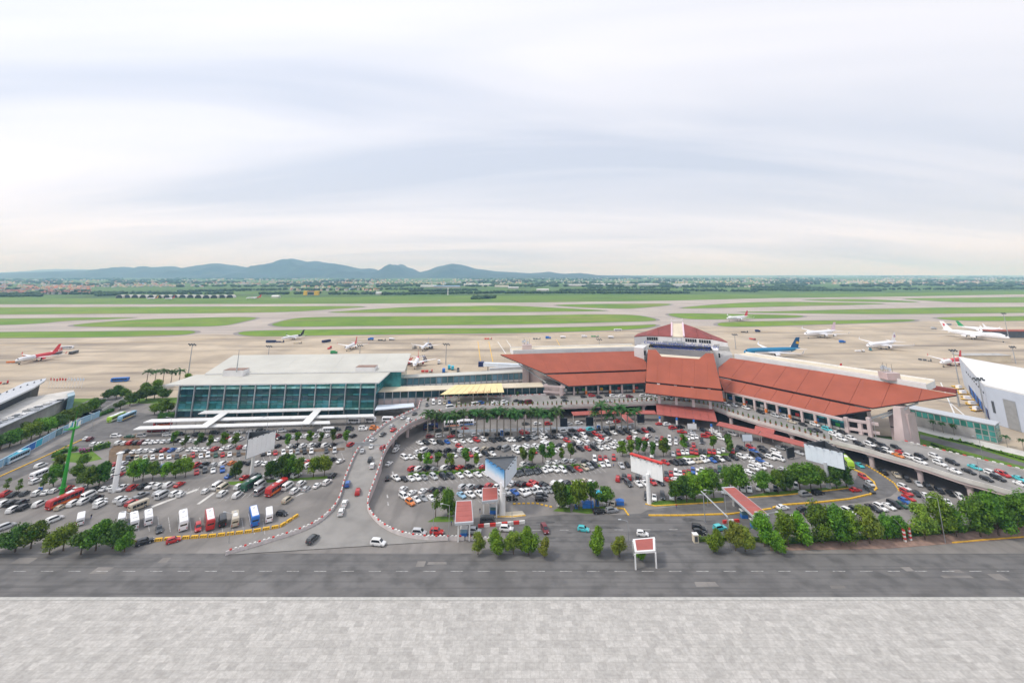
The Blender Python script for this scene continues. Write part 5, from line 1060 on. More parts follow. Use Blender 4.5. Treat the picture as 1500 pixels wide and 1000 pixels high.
for rn, cs in rows.items():
    cs.sort(key=lambda c: c['u'])
    for i, c in enumerate(cs):
        cn = CARCOL[c['c']][0]; sn = STN_NAME.get(c['st'], c['st']); m = 'paint_'+c['c']
        if id(c) in ind:
            pr = PROTO[c['st']]
            lab = '%s %s, %s from left in %s' % (cn, sn, ordn(i+1), rn) if len(cs) > 1 else '%s %s on %s' % (cn, sn, rn)
            t = thing('parked_car' if 'road' not in rn and 'ramp' not in rn else 'car', c['p'], lab, 'van' if c['st'] == 'van' else 'car', 'cars on the roads' if 'road' in rn or 'ramp' in rn else 'cars in the car parks', c['rz'])
            put('body', pr['body'], t, {0: m})
            put('windscreen', pr['windscreen'], t); put('rear_window', pr['rear_window'], t)
            for q in pr['side_window']: put('side_window', q, t)
            for q in pr['wheel'][1]: put('wheel', pr['wheel'][0], t, loc=q)
            if id(c) in full:
                for q in pr['headlight']: put('headlight', q, t)
                for q in pr['taillight']: put('taillight', q, t)
        else: STUFFP.append((c, m))
for c, m in STUFFP:
    pr = PROTO[c['st']]; mw = Matrix.Translation(c['p']) @ Matrix.Rotation(c['rz'], 4, 'Z')
    def addm(me, mm=None, loc=None):
        X = mw @ Matrix.Translation(loc) if loc else mw; i0 = len(stuff.v); stuff.v += [tuple(X @ v.co) for v in me.vertices]
        for p in me.polygons: stuff.f.append([i0+k for k in p.vertices]); stuff.m.append(stuff.mi(mm or me.materials[p.material_index]))
    addm(pr['body'], m); addm(pr['windscreen']); addm(pr['rear_window'])
    for q in pr['side_window']: addm(q)
    for q in pr['wheel'][1]: addm(pr['wheel'][0], None, q)
if stuff.v: o = stuff.build('more_parked_cars', smooth=True); tag(o, 'the smaller farther cars filling the back rows and the deck', 'cars', kind='stuff')
print('CARS', len(CARS), 'stuff', len(STUFFP))

# ------------------------------------------------------------------ buses and coaches
def bus(px, z0, head, L, W, H, body, label, stripe=None, name='coach', cat='bus', ac=True, group=None, top=None, low=False, rear_first=False):
    p = G(px[0], px[1], z0+H*.45); q = G(px[0]+head[0]*.2, px[1]+head[1]*.2, z0+H*.45); a = math.atan2(q.y-p.y, q.x-p.x)
    t = thing(name, (p.x, p.y, z0+.04), label, cat, group, a); h = L/2; w = W/2
    def ring(x, zb, zt, k=1): return [(x, -w*k*.97, zb), (x, -w*k, zb+.2), (x, -w*k, zt-.35), (x, -w*k*.9, zt-.06), (x, -w*k*.6, zt), (x, w*k*.6, zt), (x, w*k*.9, zt-.06), (x, w*k, zt-.35), (x, w*k, zb+.2), (x, w*k*.97, zb)]
    g = MB(); g.loft([ring(-h, .5, H-.25, .97), ring(-h+.12, .34, H-.04), ring(-h+.5, .32, H), ring(h-.9, .32, H), ring(h-.22, .34, H-.1), ring(h, .5, H-.5, .94)], body); put('body', g.mesh('bus_body', smooth=True), t)
    if top: g = MB(); g.box((0, 0, H+.01), (L-1.6, W*.8, .04), top); put('roof_panel', g.mesh('roof_panel'), t)
    if stripe:
        g = MB(); g.face([(-h+.15, -w-.012, .62), (h-.4, -w-.012, .62), (h-.4, -w-.012, 1.2), (-h*.2, -w-.012, 1.25)], stripe); g.face([(-h*.2, w+.012, 1.25), (h-.4, w+.012, 1.2), (h-.4, w+.012, .62), (-h+.15, w+.012, .62)], stripe); put('livery_stripe', g.mesh('livery_stripe'), t)
    zb, zt = H*.45, H*.8; n = max(4, int(L/1.5)); g = MB(); ww = (L-1.5)/n; g.face([(-ww/2+.05, 0, 0), (ww/2-.05, 0, 0), (ww/2-.05, 0, zt-zb), (-ww/2+.05, 0, zt-zb)], 'car_glass'); pane = g.mesh('side_window')
    for s in (-1, 1):
        for i in range(n): o = put('side_window', pane, t, loc=(-h+.6+(i+.5)*ww, s*(w+.015), zb)); o.rotation_euler = (0, 0, 0 if s < 0 else math.pi)
    g = MB(); g.face([(h+.03, -w*.82, 1.0), (h+.03, w*.82, 1.0), (h-.14, w*.84, H*.86), (h-.14, -w*.84, H*.86)], 'car_glass'); put('windscreen', g.mesh('windscreen'), t)
    g = MB(); g.face([(-h-.03, w*.75, H*.55), (-h-.03, -w*.75, H*.55), (-h+.03, -w*.75, H*.84), (-h+.03, w*.75, H*.84)], 'car_glass'); put('rear_window', g.mesh('rear_window'), t)
    wm = wheel_mesh(.48, .28)
    for x in (h*.58, -h*.52):
        for s in (-1, 1): put('wheel', wm, t, loc=(x, s*(w-.13), .46))
    for s in (-1, 1):
        g = MB(); g.box((h-.02, s*w*.72, .8), (.1, .4, .2), 'lamp_white'); put('headlight', g.mesh('headlight'), t); g = MB(); g.box((-h+.0, s*w*.8, .95), (.08, .22, .5), 'lamp_red'); put('taillight', g.mesh('taillight'), t)
    if ac:
        g = MB(); g.box((-h*.25, 0, H+.12), (2.2, W*.6, .26), 'white_metal', top=.9); put('air_conditioner', g.mesh('air_conditioner'), t); g = MB(); g.box((h*.45, 0, H+.06), (.7, .7, .12), 'jet_grey'); put('roof_hatch', g.mesh('roof_hatch'), t)
    return t
GC = 'coaches in the bays at the lower left'
bus((196, 763), 0, (-1.2, -10), 8.5, 2.35, 3.1, 'jet_white', 'leftmost white coach in the bays, blue rear window', 'blue_paint', group=GC)
bus((217, 758), 0, (-1, -10), 7.5, 2.3, 2.9, 'jet_white', 'white minibus second from left in the coach bays', group=GC)
bus((268, 762), 0, (-.8, -10), 10, 2.5, 3.3, 'jet_white', 'tall white coach beside the small red car in the bays', 'jet_grey', group=GC)
bus((307, 761), 0, (-1.5, -10), 10, 2.5, 3.4, 'paint_r', 'red coach with white roof hatch in the bays', group=GC, top='jet_white')
bus((326, 762), 0, (-.6, -10), 5.5, 2.2, 2.6, 'paint_b', 'black box van between red coach and cream minibus', 'tyre', ac=False, group=GC, name='box_van', cat='van')
bus((344, 760), 0, (-.6, -10), 7, 2.3, 2.9, 'paint_n', 'cream minibus left of the blue and white coach', group=GC)
bus((372, 756), 0, (-2.2, -10), 9.5, 2.5, 3.3, 'blue_paint', 'blue coach with white roof in the bays', 'jet_white', group=GC, top='jet_white')
bus((394, 754), 0, (-.6, -10), 6.5, 2.2, 2.8, 'jet_white', 'white van-bodied minibus at the right end of the bays', group=GC, ac=False)
bus((95, 731), 0, (-10, 4.2), 11, 2.5, 3.3, 'paint_r', 'long red coach parked beside the green mast', 'orange_paint', top=None)
bus((405, 714), 0, (-10, 6.5), 10, 2.5, 3.3, 'paint_r', 'red coach below the left billboard trees', 'orange_paint')
bus((368, 708), 0, (-10, 6), 9, 2.4, 3.0, 'paint_e', 'dark green coach at the foot of the left billboard')
bus((203, 740), 0, (10, -4), 6, 2.2, 2.7, 'paint_n', 'beige minibus right of the white pillar', ac=False)
bus((58, 694), 0, (10, -4), 6.4, 2.2, 2.7, 'jet_white', 'white minibus at the corner of the left car park', ac=False)
bus((24, 669), 0, (-10, 4.6), 12, 2.5, 3.2, 'paint_h', 'light blue city bus standing by the blue hoarding', 'jet_white', top='cyan_paint')
bus((170, 611), 0, (-10, 4), 11, 2.5, 3.2, 'paint_l', 'lime green and white coach near the left entrance', 'jet_white', top='jet_white')
bus((186, 609.5), 0, (-10, 4.2), 12, 2.5, 3.2, 'paint_h', 'light blue coach with yellow patch beside the lime coach', 'yellow_paint')
bus((239, 620), 0, (10, -.4), 9, 2.4, 3.0, 'paint_r', 'red bus between the two white canopies', 'orange_paint'); bus((232, 628.5), 0, (10, -.5), 10, 2.4, 2.8, 'paint_k', 'dark red bus half hidden beneath the front canopy')
bus((519, 616), 0, (10, 0), 7, 2.2, 2.8, 'jet_white', 'white minibus leftmost of three below the glass hall corner', ac=False); bus((543, 615), 0, (10, 0), 6, 2.2, 2.8, 'jet_white', 'white minibus second of three below the glass hall corner', ac=False); bus((568, 614), 0, (10, 0), 6.5, 2.2, 2.8, 'jet_white', 'white minibus nearest the ramp below the glass hall corner', ac=False)
bus((481, 629.3), 0, (10, -.3), 6, 2.1, 2.5, 'jet_white', 'white minibus in the line behind the left billboard', ac=False)
bus((118, 760), 0, (1.5, -10), 6, 2.1, 2.6, 'jet_white', 'white van seen from behind on the lower left tarmac', ac=False, name='van', cat='van'); bus((178, 760), 0, (1.5, -10), 5.6, 2.1, 2.6, 'jet_white', 'white van half hidden by the lower left trees', ac=False, name='van', cat='van')
bus((1241, 676), 0, (6, 6), 10, 2.5, 3.3, 'paint_l', 'lime green coach peeking out behind the big billboard', 'dark')
bus((683, 619), 0, (10, -.5), 9, 2.4, 3.0, 'jet_white', 'white city bus under the deck behind the palms', 'blue_paint'); bus((662, 621), 0, (10, -.5), 9, 2.4, 3.0, 'jet_white', 'white and orange city bus under the deck', 'orange_paint'); bus((631, 625), 0, (10, -.5), 8, 2.4, 3.0, 'navy', 'dark blue bus with orange end below the ramp top', 'orange_paint')
# ------------------------------------------------------------------ trees
def crown_mesh(name, seed, R0, H0, n, leaf, mat_, lobes=9, flat=.8, lowz=0):
    r = random.Random(seed); g = MB(); cl = []
    for i in range(lobes):
        a = r.uniform(0, 6.28); d = R0*r.uniform(.25, .78); z = r.uniform(.05, 1)*H0; k = (1-abs(z/H0-.42)*1.0); cl.append((Vector((d*k*math.cos(a), d*k*math.sin(a), z)), R0*r.uniform(.30, .52)))
    cl.append((Vector((0, 0, H0*.5)), R0*.5)); cl.append((Vector((r.uniform(-.3, .3)*R0, r.uniform(-.3, .3)*R0, H0*.9)), R0*.3))
    for i in range(n):
        c, s = cl[r.randrange(len(cl))]; v = Vector((r.gauss(0, 1), r.gauss(0, 1), r.gauss(0, 1))).normalized()*s*(r.random()**.42)*r.choice((1, 1, 1, 1.2)); v.z *= flat; p = c+v
        nrm = (v.normalized()+Vector((r.gauss(0, .6), r.gauss(0, .6), r.gauss(0, .6)+.4))).normalized(); x = nrm.orthogonal().normalized(); x.rotate(Matrix.Rotation(r.uniform(0, 6.28), 3, nrm)); y = nrm.cross(x); k = leaf*r.uniform(.6, 1.35)
        g.face([p-x*k*.5, p-y*k*.32, p+x*k*.6, p+y*k*.32], mat_)
    return g.mesh(name), cl
def trunk_mesh(cl, h, r0, seed, m='bark'):
    g = MB(); g.tube((0, 0, -.2), (.1, 0, h*.6), r0, r0*.75, m, 8); g.tube((.1, 0, h*.6), (0, .05, h), r0*.75, r0*.5, m, 8)
    for c, s in cl[:7]: g.tube((0, 0, h*.72), (c.x*.9, c.y*.9, h+c.z*.9), r0*.42, r0*.12, m, 5)
    return g.mesh('trunk')
KIND = {}
def mk(kind, variants, R0, H0, th, n, leaf, mats, lobes, r0=.16, flat=.85):
    KIND[kind] = []
    for i in range(variants):
        me, cl = crown_mesh('crown', hash((len(kind)*31+i*7)) % 9999, R0, H0, n, leaf, mats[i % len(mats)], lobes, flat); KIND[kind].append((me, trunk_mesh(cl, th, r0, i), th))
mk('lot', 4, 2.4, 4.0, 1.7, 1700, .52, ['leaf_mid', 'leaf_bright', 'leaf_mid', 'leaf_dark'], 7)
mk('park', 4, 3.9, 4.8, 2.6, 3400, .58, ['leaf_dark', 'leaf_mid', 'leaf_bright', 'leaf_mid'], 11, .22)
mk('street', 5, 4.1, 7.0, 1.9, 4600, .6, ['leaf_bright', 'leaf_mid', 'leaf_bright', 'leaf_yellow', 'leaf_mid'], 13, .25, 1.0)
mk('wide', 3, 5.2, 4.4, 3.2, 3400, .7, ['leaf_mid', 'leaf_dark', 'leaf_bright'], 13, .3, .7)
mk('thin', 2, 2.3, 4.4, 3.2, 750, .5, ['leaf_mid', 'leaf_dark'], 8, .15)
def tree(px, kind, sc, label, group=None, z=0, name='tree', var=None, world=None):
    p = world if world else G(px[0], px[1], z); v = KIND[kind][(var if var is not None else rnd.randrange(99)) % len(KIND[kind])]
    t = thing(name, (p.x, p.y, z), label, 'tree', group, rnd.random()*6.28)
    c = put('crown', v[0], t, loc=(0, 0, v[2]*sc)); k = put('trunk', v[1], t); c.scale = (sc, sc, sc*rnd.uniform(.92, 1.1)); k.scale = (sc, sc, sc); return t
# left car park young trees
for i, (u, v) in enumerate(((254, 652), (271, 656), (291, 656), (307, 656), (326, 655), (345, 654), (421, 654), (435, 651), (453, 650), (470, 650), (487, 649), (507, 650))): tree((u, v), 'lot', rnd.uniform(.85, 1.1), '%s young round tree from left in the left car park rows' % ordn(i+1), 'young trees of the left car park')
for i, (u, v) in enumerate(((195, 705), (209, 704), (223, 703), (240, 702), (257, 700), (271, 699))): tree((u, v), 'park', rnd.uniform(.8, .95), '%s tree from left in the clump right of the white pillar' % ordn(i+1), 'trees right of the white pillar', var=[2, 3, 1, 2, 1, 2][i])
for i, (u, v, s) in enumerate(((345, 700, .75), (396, 702, .85), (412, 702, 1.1), (425, 700, 1.05), (437, 700, .9), (459, 698, .95), (475, 697, 1.0))): tree((u, v), 'park', s, '%s tree from left in the clump beside the left billboard' % ordn(i+1), 'trees by the left billboard', var=[0, 0, 0, 3, 3, 2, 2][i])
for i, (u, v, s) in enumerate(((62, 720, .8), (78, 712, .9), (90, 704, .8), (112, 706, .85), (128, 715, 1), (145, 712, 1.05), (152, 706, .8), (84, 690, .8), (120, 684, .7))): tree((u, v), 'park' if i not in (0, 2) else 'thin', s, '%s tree counted from left around the green mast foot' % ordn(i+1), 'trees round the green mast')
for i, (u, v) in enumerate(((8, 722), (26, 724))): tree((u, v), 'thin', .7, ['thin sapling at the left picture edge', 'thin sapling next to the left edge one'][i], 'saplings at the left edge')
for i, (u, v, s) in enumerate(((-4, 812, 1.0), (22, 808, 1.25), (45, 803, 1.2), (72, 812, 1.0), (92, 806, 1.1), (118, 812, 1.1), (140, 806, 1.25), (165, 803, 1.2), (182, 808, .8))): tree((u, v), 'wide', s*.72, '%s broad tree from left along the bottom left edge' % ordn(i+1), 'broad trees at the lower left', var=[1, 1, 0, 2, 2, 1, 0, 1, 0][i])
# beyond the blue hoarding
for i, (u, v, s) in enumerate(((0, 660, 1.1), (14, 655, 1.2), (30, 650, 1.0), (45, 645, 1.2), (58, 640, 1.1), (70, 636, 1.25), (84, 630, 1.2), (96, 622, 1.2), (108, 617, 1.2), (120, 610, 1.1), (132, 606, 1.25), (138, 600, 1.1), (-20, 640, 1.2), (10, 632, .9), (28, 622, .8), (5, 618, .8), (60, 612, .7), (78, 604, .7), (96, 590, .8), (35, 636, .9), (52, 628, .8))): tree((u, v), 'wide', s*.8, '%s tree of the dense belt behind the blue hoarding, counted from left' % ordn(i+1), 'tree belt behind the blue hoarding')
for i, (u, v, s) in enumerate(((158, 585, .9), (170, 583, 1.15), (182, 584, .9), (190, 594, 1), (203, 590, 1.2), (214, 586, 1.2), (226, 583, 1.2), (238, 586, 1.1), (176, 600, .8), (226, 607, .9), (238, 606, 1.15), (247, 604, .8), (212, 576, 1), (228, 572, 1), (275, 558, .8))): tree((u, v), 'wide', s*.85, '%s dark tree of the group left of the glass hall' % ordn(i+1), 'dark trees left of the glass hall', var=[1, 1, 0, 1, 1, 0, 1, 1, 1, 2, 0, 2, 0, 2, 2][i])
# middle and right car parks
for i, (u, v, s) in enumerate(((615, 680, .75), (625, 684, 1.05), (641, 684, 1.05), (660, 684, 1.0), (682, 683, 1.15), (697, 682, .85))): tree((u, v), 'lot', s, '%s small tree from left on the long grass strip' % ordn(i+1), 'small trees on the long grass strip', var=1 if i % 2 else 0)
for i, (u, v, s) in enumerate(((766, 681, 1.15), (780, 682, 1.2), (795, 677, 1.2), (808, 676, 1.2), (823, 674, .8), (836, 673, 1.1))): tree((u, v), 'lot', s, '%s small tree from left right of the triangular billboard' % ordn(i+1), 'small trees right of the triangular billboard')
tree((638, 757), 'thin', 1.1, 'thin sparse tree left of the nearer toll canopy', var=0); tree((656, 757), 'street', .88, 'tall bright tree beside the nearer toll canopy', var=1)
for i, (u, v, s) in enumerate(((820, 745, 1.0), (832, 743, .9), (848, 746, 1.15), (866, 745, 1.15), (872, 742, 1), (889, 744, .95))): tree((u, v), 'park' if i not in (3, 4) else 'thin', s, '%s tree from left by the blue market tent' % ordn(i+1), 'trees by the blue market tent', var=i)
for i, (u, v, s) in enumerate(((912, 668, 1.1), (925, 666, 1.1), (936, 665, 1.1), (945, 666, 1), (957, 670, 1.0), (972, 669, 1.25), (976, 664, 1.1), (1002, 659, 1.1), (1046, 660, 1.1), (1068, 661, 1.2), (1070, 665, 1))): tree((u, v), 'lot', s, '%s small tree from left in the upper right car park' % ordn(i+1), 'small trees of the upper right car park')
for i, (u, v, s) in enumerate(((990, 736, .9), (1006, 735, 1.05), (1018, 733, 1.15), (1032, 731, 1.2), (1046, 729, 1.1), (1070, 722, 1.0), (1084, 721, 1.2), (1120, 722, 1.05), (1140, 722, 1.0), (1158, 720, .95), (1172, 719, 1.2), (1188, 717, 1.2), (1203, 716, 1.0), (1226, 716, 1.1), (1240, 713, 1.0))): tree((u, v), 'park', s, '%s tree from left in the belt along the hairpin road' % ordn(i+1), 'tree belt along the hairpin road', var=[3, 0, 2, 2, 3, 3, 1, 1, 3, 0, 1, 1, 3, 0, 0][i])
# street trees along the lower edge
for i, (u, v, s) in enumerate(((700, 812, .75), (728, 812, 1.0), (752, 812, .9), (774, 812, 1.0), (798, 816, .7), (874, 812, .95), (908, 816, .8), (938, 820, .55))): tree((u, v), 'street', s*.8, '%s round street tree from left along the bottom centre' % ordn(i+1), 'street trees at the bottom centre', var=2 if i % 2 else 3)
for i, (u, v, s) in enumerate(((1048, 808, .7), (1078, 806, .85), (1092, 808, .8), (1120, 800, .95), (1140, 810, .7), (1155, 800, .95), (1177, 798, 1.0), (1205, 795, 1.15), (1232, 798, 1.15), (1246, 794, 1.0), (1274, 796, 1.1), (1300, 790, .75), (1318, 789, .7), (1355, 790, 1.1), (1382, 783, 1.2), (1402, 786, .9), (1437, 786, 1.3), (1463, 784, 1.35), (1490, 780, 1.3), (1515, 778, 1.3), (1545, 776, 1.2))): tree((u, v), 'street', s*.95, '%s full street tree from left along the lower right footpath' % ordn(i+1), 'street trees at the lower right', var=[2, 3, 3, 0, 2, 0, 2, 1, 4, 0, 3, 1, 4, 3, 0, 1, 4, 1, 4, 1, 0][i])
# hedges
def hedge(px, w, h, label, m='leaf_mid', n_per=60):
    pts = [G(u, v) for u, v in px]; g = MB(); t = thing('hedge', pts[0], label, 'hedge'); r = random.Random(int(px[0][0])); core = MB()
    for a, b in zip(pts, pts[1:]):
        d = b-a; L = d.length; d.normalize(); nv = Vector((-d.y, d.x, 0)); core.beam(a+UP*h*.42, b+UP*h*.42, w*.7, h*.75, 'leaf_dark')
        for i in range(int(L*n_per/4)):
            s = r.random()*L; c = a+d*s+nv*r.uniform(-w/2, w/2)+UP*r.uniform(.1, 1)*h*(1+.2*math.sin(s*1.7)); k = r.uniform(.2, .42); g.face([c+Vector((r.gauss(0, k), r.gauss(0, k), r.gauss(0, k))) for _ in range(3)], m)
    core.build('hedge_core', t); g.build('foliage', t)
hedge([(1022, 792), (1060, 790), (1110, 792), (1132, 797)], 2.0, 1.1, 'low clipped hedge below the cyan taxi', 'leaf_bright'); hedge([(1290, 787), (1330, 783), (1345, 782)], 3.2, 2.4, 'bushy hedge between the lower right street trees', 'leaf_bright', 130); hedge([(1130, 797), (1200, 791), (1290, 787)], 2, 1.4, 'long low hedge under the lower right street trees', 'leaf_mid'); hedge([(1345, 783), (1420, 776), (1520, 766)], 2.2, 1.6, 'long hedge behind the brick footpath', 'leaf_dark')
hedge([(600, 695), (660, 692), (740, 688)], 1.2, .6, 'low shrub strip on the long grass bed left part', 'leaf_bright'); hedge([(760, 687), (820, 684), (875, 681)], 1.2, .6, 'low shrub strip on the long grass bed right part', 'leaf_mid'); hedge([(140, 611), (152, 607), (165, 602)], 2.5, 2.2, 'rough hedge at the end of the blue hoarding', 'leaf_dark'); hedge([(78, 670), (92, 662), (112, 660)], 2.5, 1.8, 'shrubs in the bed beside the green mast', 'leaf_mid'); hedge([(117, 664), (134, 660)], 2.2, 1.6, 'pink flowering shrubs beside the green mast', 'pink_flower', 90); hedge([(137, 660), (160, 654)], 3, 2.6, 'bushy green shrubs right of the pink flowers', 'leaf_bright', 120)
hedge([(1365, 651), (1400, 663), (1440, 676), (1500, 693)], 1.6, .9, 'grass-green hedge along the right deck back edge', 'leaf_bright'); hedge([(1375, 641), (1420, 650), (1500, 674)], 1.2, .8, 'low hedge before the green-glazed building', 'leaf_bright'); hedge([(232, 612), (258, 610)], 4, 3, 'shrubs at the left foot of the glass hall', 'leaf_dark', 140); hedge([(700, 574), (768, 570)], 1.5, .8, 'planter greenery on the link roof', 'leaf_bright')
# palms
def frond(g, L, droop, az, r, up0):
    n = 7; pts = []; a = up0; p = Vector((0, 0, 0)); 
    for i in range(n+1): pts.append(p.copy()); p = p+Vector((math.cos(a), 0, math.sin(a)))*(L/n); a -= droop/n
    rot = Matrix.Rotation(az, 3, 'Z')
    for i in range(n):
        A, B = pts[i], pts[i+1]; w = L*.22*math.sin(math.pi*(i+1.2)/(n+2)); 
        for s in (-1, 1):
            for k in range(3):
                q = A+(B-A)*(k/3); e = q+Vector((L*.05, s*w, -w*.45+r.gauss(0, .04))); g.face([rot @ q, rot @ (q+(B-A)*.42), rot @ e], 'leaf_palm')
PALM = []
for k in range(3):
    r = random.Random(40+k); g = MB()
    for i in range(24): frond(g, r.uniform(2.6, 3.5), r.uniform(1.3, 2.5), i*2.4+r.uniform(-.2, .2), r, r.uniform(.25, 1.35))
    cm = g.mesh('crown'); g = MB(); H0 = 7.4; rings = [(0, .34), (.8, .26), (3, .22), (6, .18), (H0-.9, .15)]
    for (z0, r0), (z1, r1) in zip(rings, rings[1:]): g.tube((0, 0, z0), (0, 0, z1), r0, r1, 'palm_bark', 8)
    tm = g.mesh('trunk'); g = MB(); g.tube((0, 0, H0-.9), (0, 0, H0+.1), .17, .1, 'leaf_bright', 8); PALM.append((cm, tm, g.mesh('crownshaft'), H0))
def palm(px, sc, label, group, z=0):
    p = G(*px, z); v = PALM[rnd.randrange(3)]; t = thing('palm_tree', p, label, 'palm tree', group, rnd.random()*6.28); s = sc*rnd.uniform(.93, 1.07)
    c = put('crown', v[0], t, loc=(0, 0, v[3]*s)); c.scale = (sc*1.12,)*3; k = put('trunk', v[1], t); k.scale = (s,)*3; k = put('crownshaft', v[2], t); k.scale = (s,)*3
PX = [626, 636, 648, 658, 668, 679, 698, 709, 718, 728, 738, 748, 758, 768, 778, 788, 797, 807, 816]
for i, u in enumerate(PX): palm((u, 641-(u-626)*.022+rnd.uniform(-.8, .8)), 1.5, '%s palm from left in the row before the deck' % ordn(i+1), 'palm row before the deck')
for i, (u, s) in enumerate(((873, 1.25), (882, 1.7), (893, 1.15), (902, 1.55), (911, 1.7), (920, 1.4), (931, 1.5))): palm((u, 632+rnd.uniform(-1, 1)), s*.95, '%s palm from left in the clump by the dark panels' % ordn(i+1), 'palm clump by the dark panels')
for i, u in enumerate((214, 226, 238, 250, 262)): palm((u, 565-i*.8), 1.3, '%s palm from left standing before the apron, left of the glass hall' % ordn(i+1), 'palms left of the glass hall')
for i, (u, v) in enumerate(((1368, 631), (1382, 634), (1398, 637), (1476, 655), (1500, 660))): palm((u, v), .62, '%s small palm from left along the green-glazed building' % ordn(i+1), 'small palms at the green-glazed building')
for i, (u, v) in enumerate(((652, 588), (627, 592), (758, 583), (846, 579))): tree((u, v), 'thin', .5, ['thin potted tree left of the yellow canopy', 'tiny tree at the ramp top corner', 'small tree at the right end of the yellow canopy', 'small tree before the left red wing'][i], z=7)
# ------------------------------------------------------------------ billboards
def billboard(base, faces, zpole, label, tri=None, mats=None, pr=.75, polemat='white_metal', red_top=False, dark_top=False, thick=1.0):
    b = G(*base); t = thing('billboard', b, label, 'billboard'); g = MB(); g.tube((b.x, b.y, 0), (b.x, b.y, zpole), pr, pr*.85, polemat, 16); g.build('pole', t)
    for k, (A, B, z0, z1, m) in enumerate(faces):
        A, B = Vector((A[0], A[1], 0)), Vector((B[0], B[1], 0)); d_ = (B-A); L = d_.length; d_.normalize(); nv = Vector((d_.y, -d_.x, 0)); n_ = 6
        an = math.atan2(d_.y, d_.x); c = (A+B)/2
        fr_ = MB(); fr_.box((c.x, c.y, (z0+z1)/2), (L, .35, z1-z0), 'dark_steel', an); fo = fr_.build('frame', t)
        for i in range(n_):
            p = A+d_*((i+.5)*L/n_)+nv*.22; g = MB(); g.box((p.x, p.y, (z0+z1)/2), (L/n_-.03, .08, z1-z0-.2), m, an); g.build('face_panel', fo)
        if red_top: g = MB(); g.box((c.x, c.y, z1+.25), (L, 1.4, .5), 'red_paint', an); g.build('top_rail', t)
        g = MB()
        for i in range(5): p = A+d_*((i+.5)*L/5)+nv*.9; g.beam((p.x, p.y, z1+.12), (p.x-nv.x*.9, p.y-nv.y*.9, z1+.12), .12, .12, 'dark_steel'); g.box((p.x, p.y, z1+.05), (.5, .35, .3), 'dark_steel', an)
        g.build('lamp_arm', t)
    return t
def quadface(px4):   # TL, TR, BR, BL pixels with a common vertical plane through two bottom points; z from rows
    pass
def vface(TL, BL, TR, BR, y0):
    # left edge at distance y0; right edge distance chosen so that top and bottom stay level
    a0 = Yplane(*BL, y0); a1 = Yplane(*TL, y0); h0 = a0.z; h1 = a1.z
    b = G(BR[0], BR[1], h0); return (a0.x, a0.y), (b.x, b.y), h0, h1
b1 = G(368, 698); A, B, z0, z1 = vface((363, 643), (360, 672), (404, 631), (401, 657.5), b1.y-9)
C_ = G(365, 632.5, z1); C = (C_.x, C_.y)
billboard((368, 698), [(A, B, z0, z1, 'board_white'), (B, C, z0, z1, 'board_blue'), (C, A, z0, z1, 'board_blue')], z0+1, 'three-sided white billboard on a pole in the left car park')
b2 = G(736, 754); A, B, z0, z1 = vface((710.5, 670), (711.5, 694), (740.5, 687), (739.5, 714), b2.y+9)
pr_ = G(756, 691, z0); B2 = (pr_.x, pr_.y)
# printed sky picture on its left face, graded from deep blue to white
bm_ = bpy.data.materials.new('board_sky_print'); bm_.use_nodes = True; tt = bm_.node_tree; bs = tt.nodes['Principled BSDF']; tcx = nd(tt, 'ShaderNodeTexCoord'); sx = nd(tt, 'ShaderNodeSeparateXYZ'); tt.links.new(tcx.outputs['Object'], sx.inputs[0])
mr = nd(tt, 'ShaderNodeMapRange'); mr.inputs[1].default_value = z0; mr.inputs[2].default_value = z1; tt.links.new(sx.outputs[2], mr.inputs[0]); nz_ = nd(tt, 'ShaderNodeTexNoise'); nz_.inputs['Scale'].default_value = .25; tt.links.new(tcx.outputs['Object'], nz_.inputs[0])
rpb = nd(tt, 'ShaderNodeValToRGB'); rpb.color_ramp.elements[0].color = (.72, .76, .82, 1); rpb.color_ramp.elements[0].position = .3; rpb.color_ramp.elements[1].color = (.02, .25, .62, 1); rpb.color_ramp.elements[1].position = 1; e_ = rpb.color_ramp.elements.new(.62); e_.color = (.35, .58, .80, 1)
tt.links.new(mth(tt, 'ADD', mr.outputs[0], mth(tt, 'MULTIPLY', mth(tt, 'SUBTRACT', nz_.outputs[0], .5), .5)), rpb.inputs[0]); tt.links.new(rpb.outputs[0], bs.inputs['Base Color']); M['board_sky_print'] = bm_
tb = billboard((736, 754), [(A, B, z0, z1, 'board_sky_print'), (B, B2, z0, z1, 'board_blue'), (B2, A, z0, z1, 'board_white')], z0+1, 'three-sided billboard with blue sky print beside the toll canopies', pr=1.1)
g = MB(); ct = Vector(((A[0]+B[0]+B2[0])/3, (A[1]+B[1]+B2[1])/3, 0)); s2 = lambda p: (ct.x+(p[0]-ct.x)*.96, ct.y+(p[1]-ct.y)*.96); g.prism([s2(A), s2(B), s2(B2)], z1-1.2, z1-.5, 'dark_steel'); g.build('top_deck', tb)
b3 = G(951, 738); A, B, z0, z1 = vface((924, 665), (925, 690), (971, 679), (972, 706), b3.y+6)
billboard((951, 738), [(A, B, z0, z1, 'board_white')], z0+1.5, 'single-faced white billboard with red top rail in the car park', red_top=True, polemat='board_white', pr=.8)
b4 = G(1214, 714); A, B, z0, z1 = vface((1178, 649), (1181, 673), (1236, 663.5), (1238, 688), b4.y+5)
C_ = G(1208, 645, z1); C = (C_.x, C_.y)
billboard((1214, 714), [(A, B, z0, z1, 'board_blue'), (B, C, z0, z1, 'blue_paint'), (C, A, z0, z1, 'board_white')], z0+1, 'big three-sided pale billboard above the hairpin road', pr=.9, polemat='jet_grey')
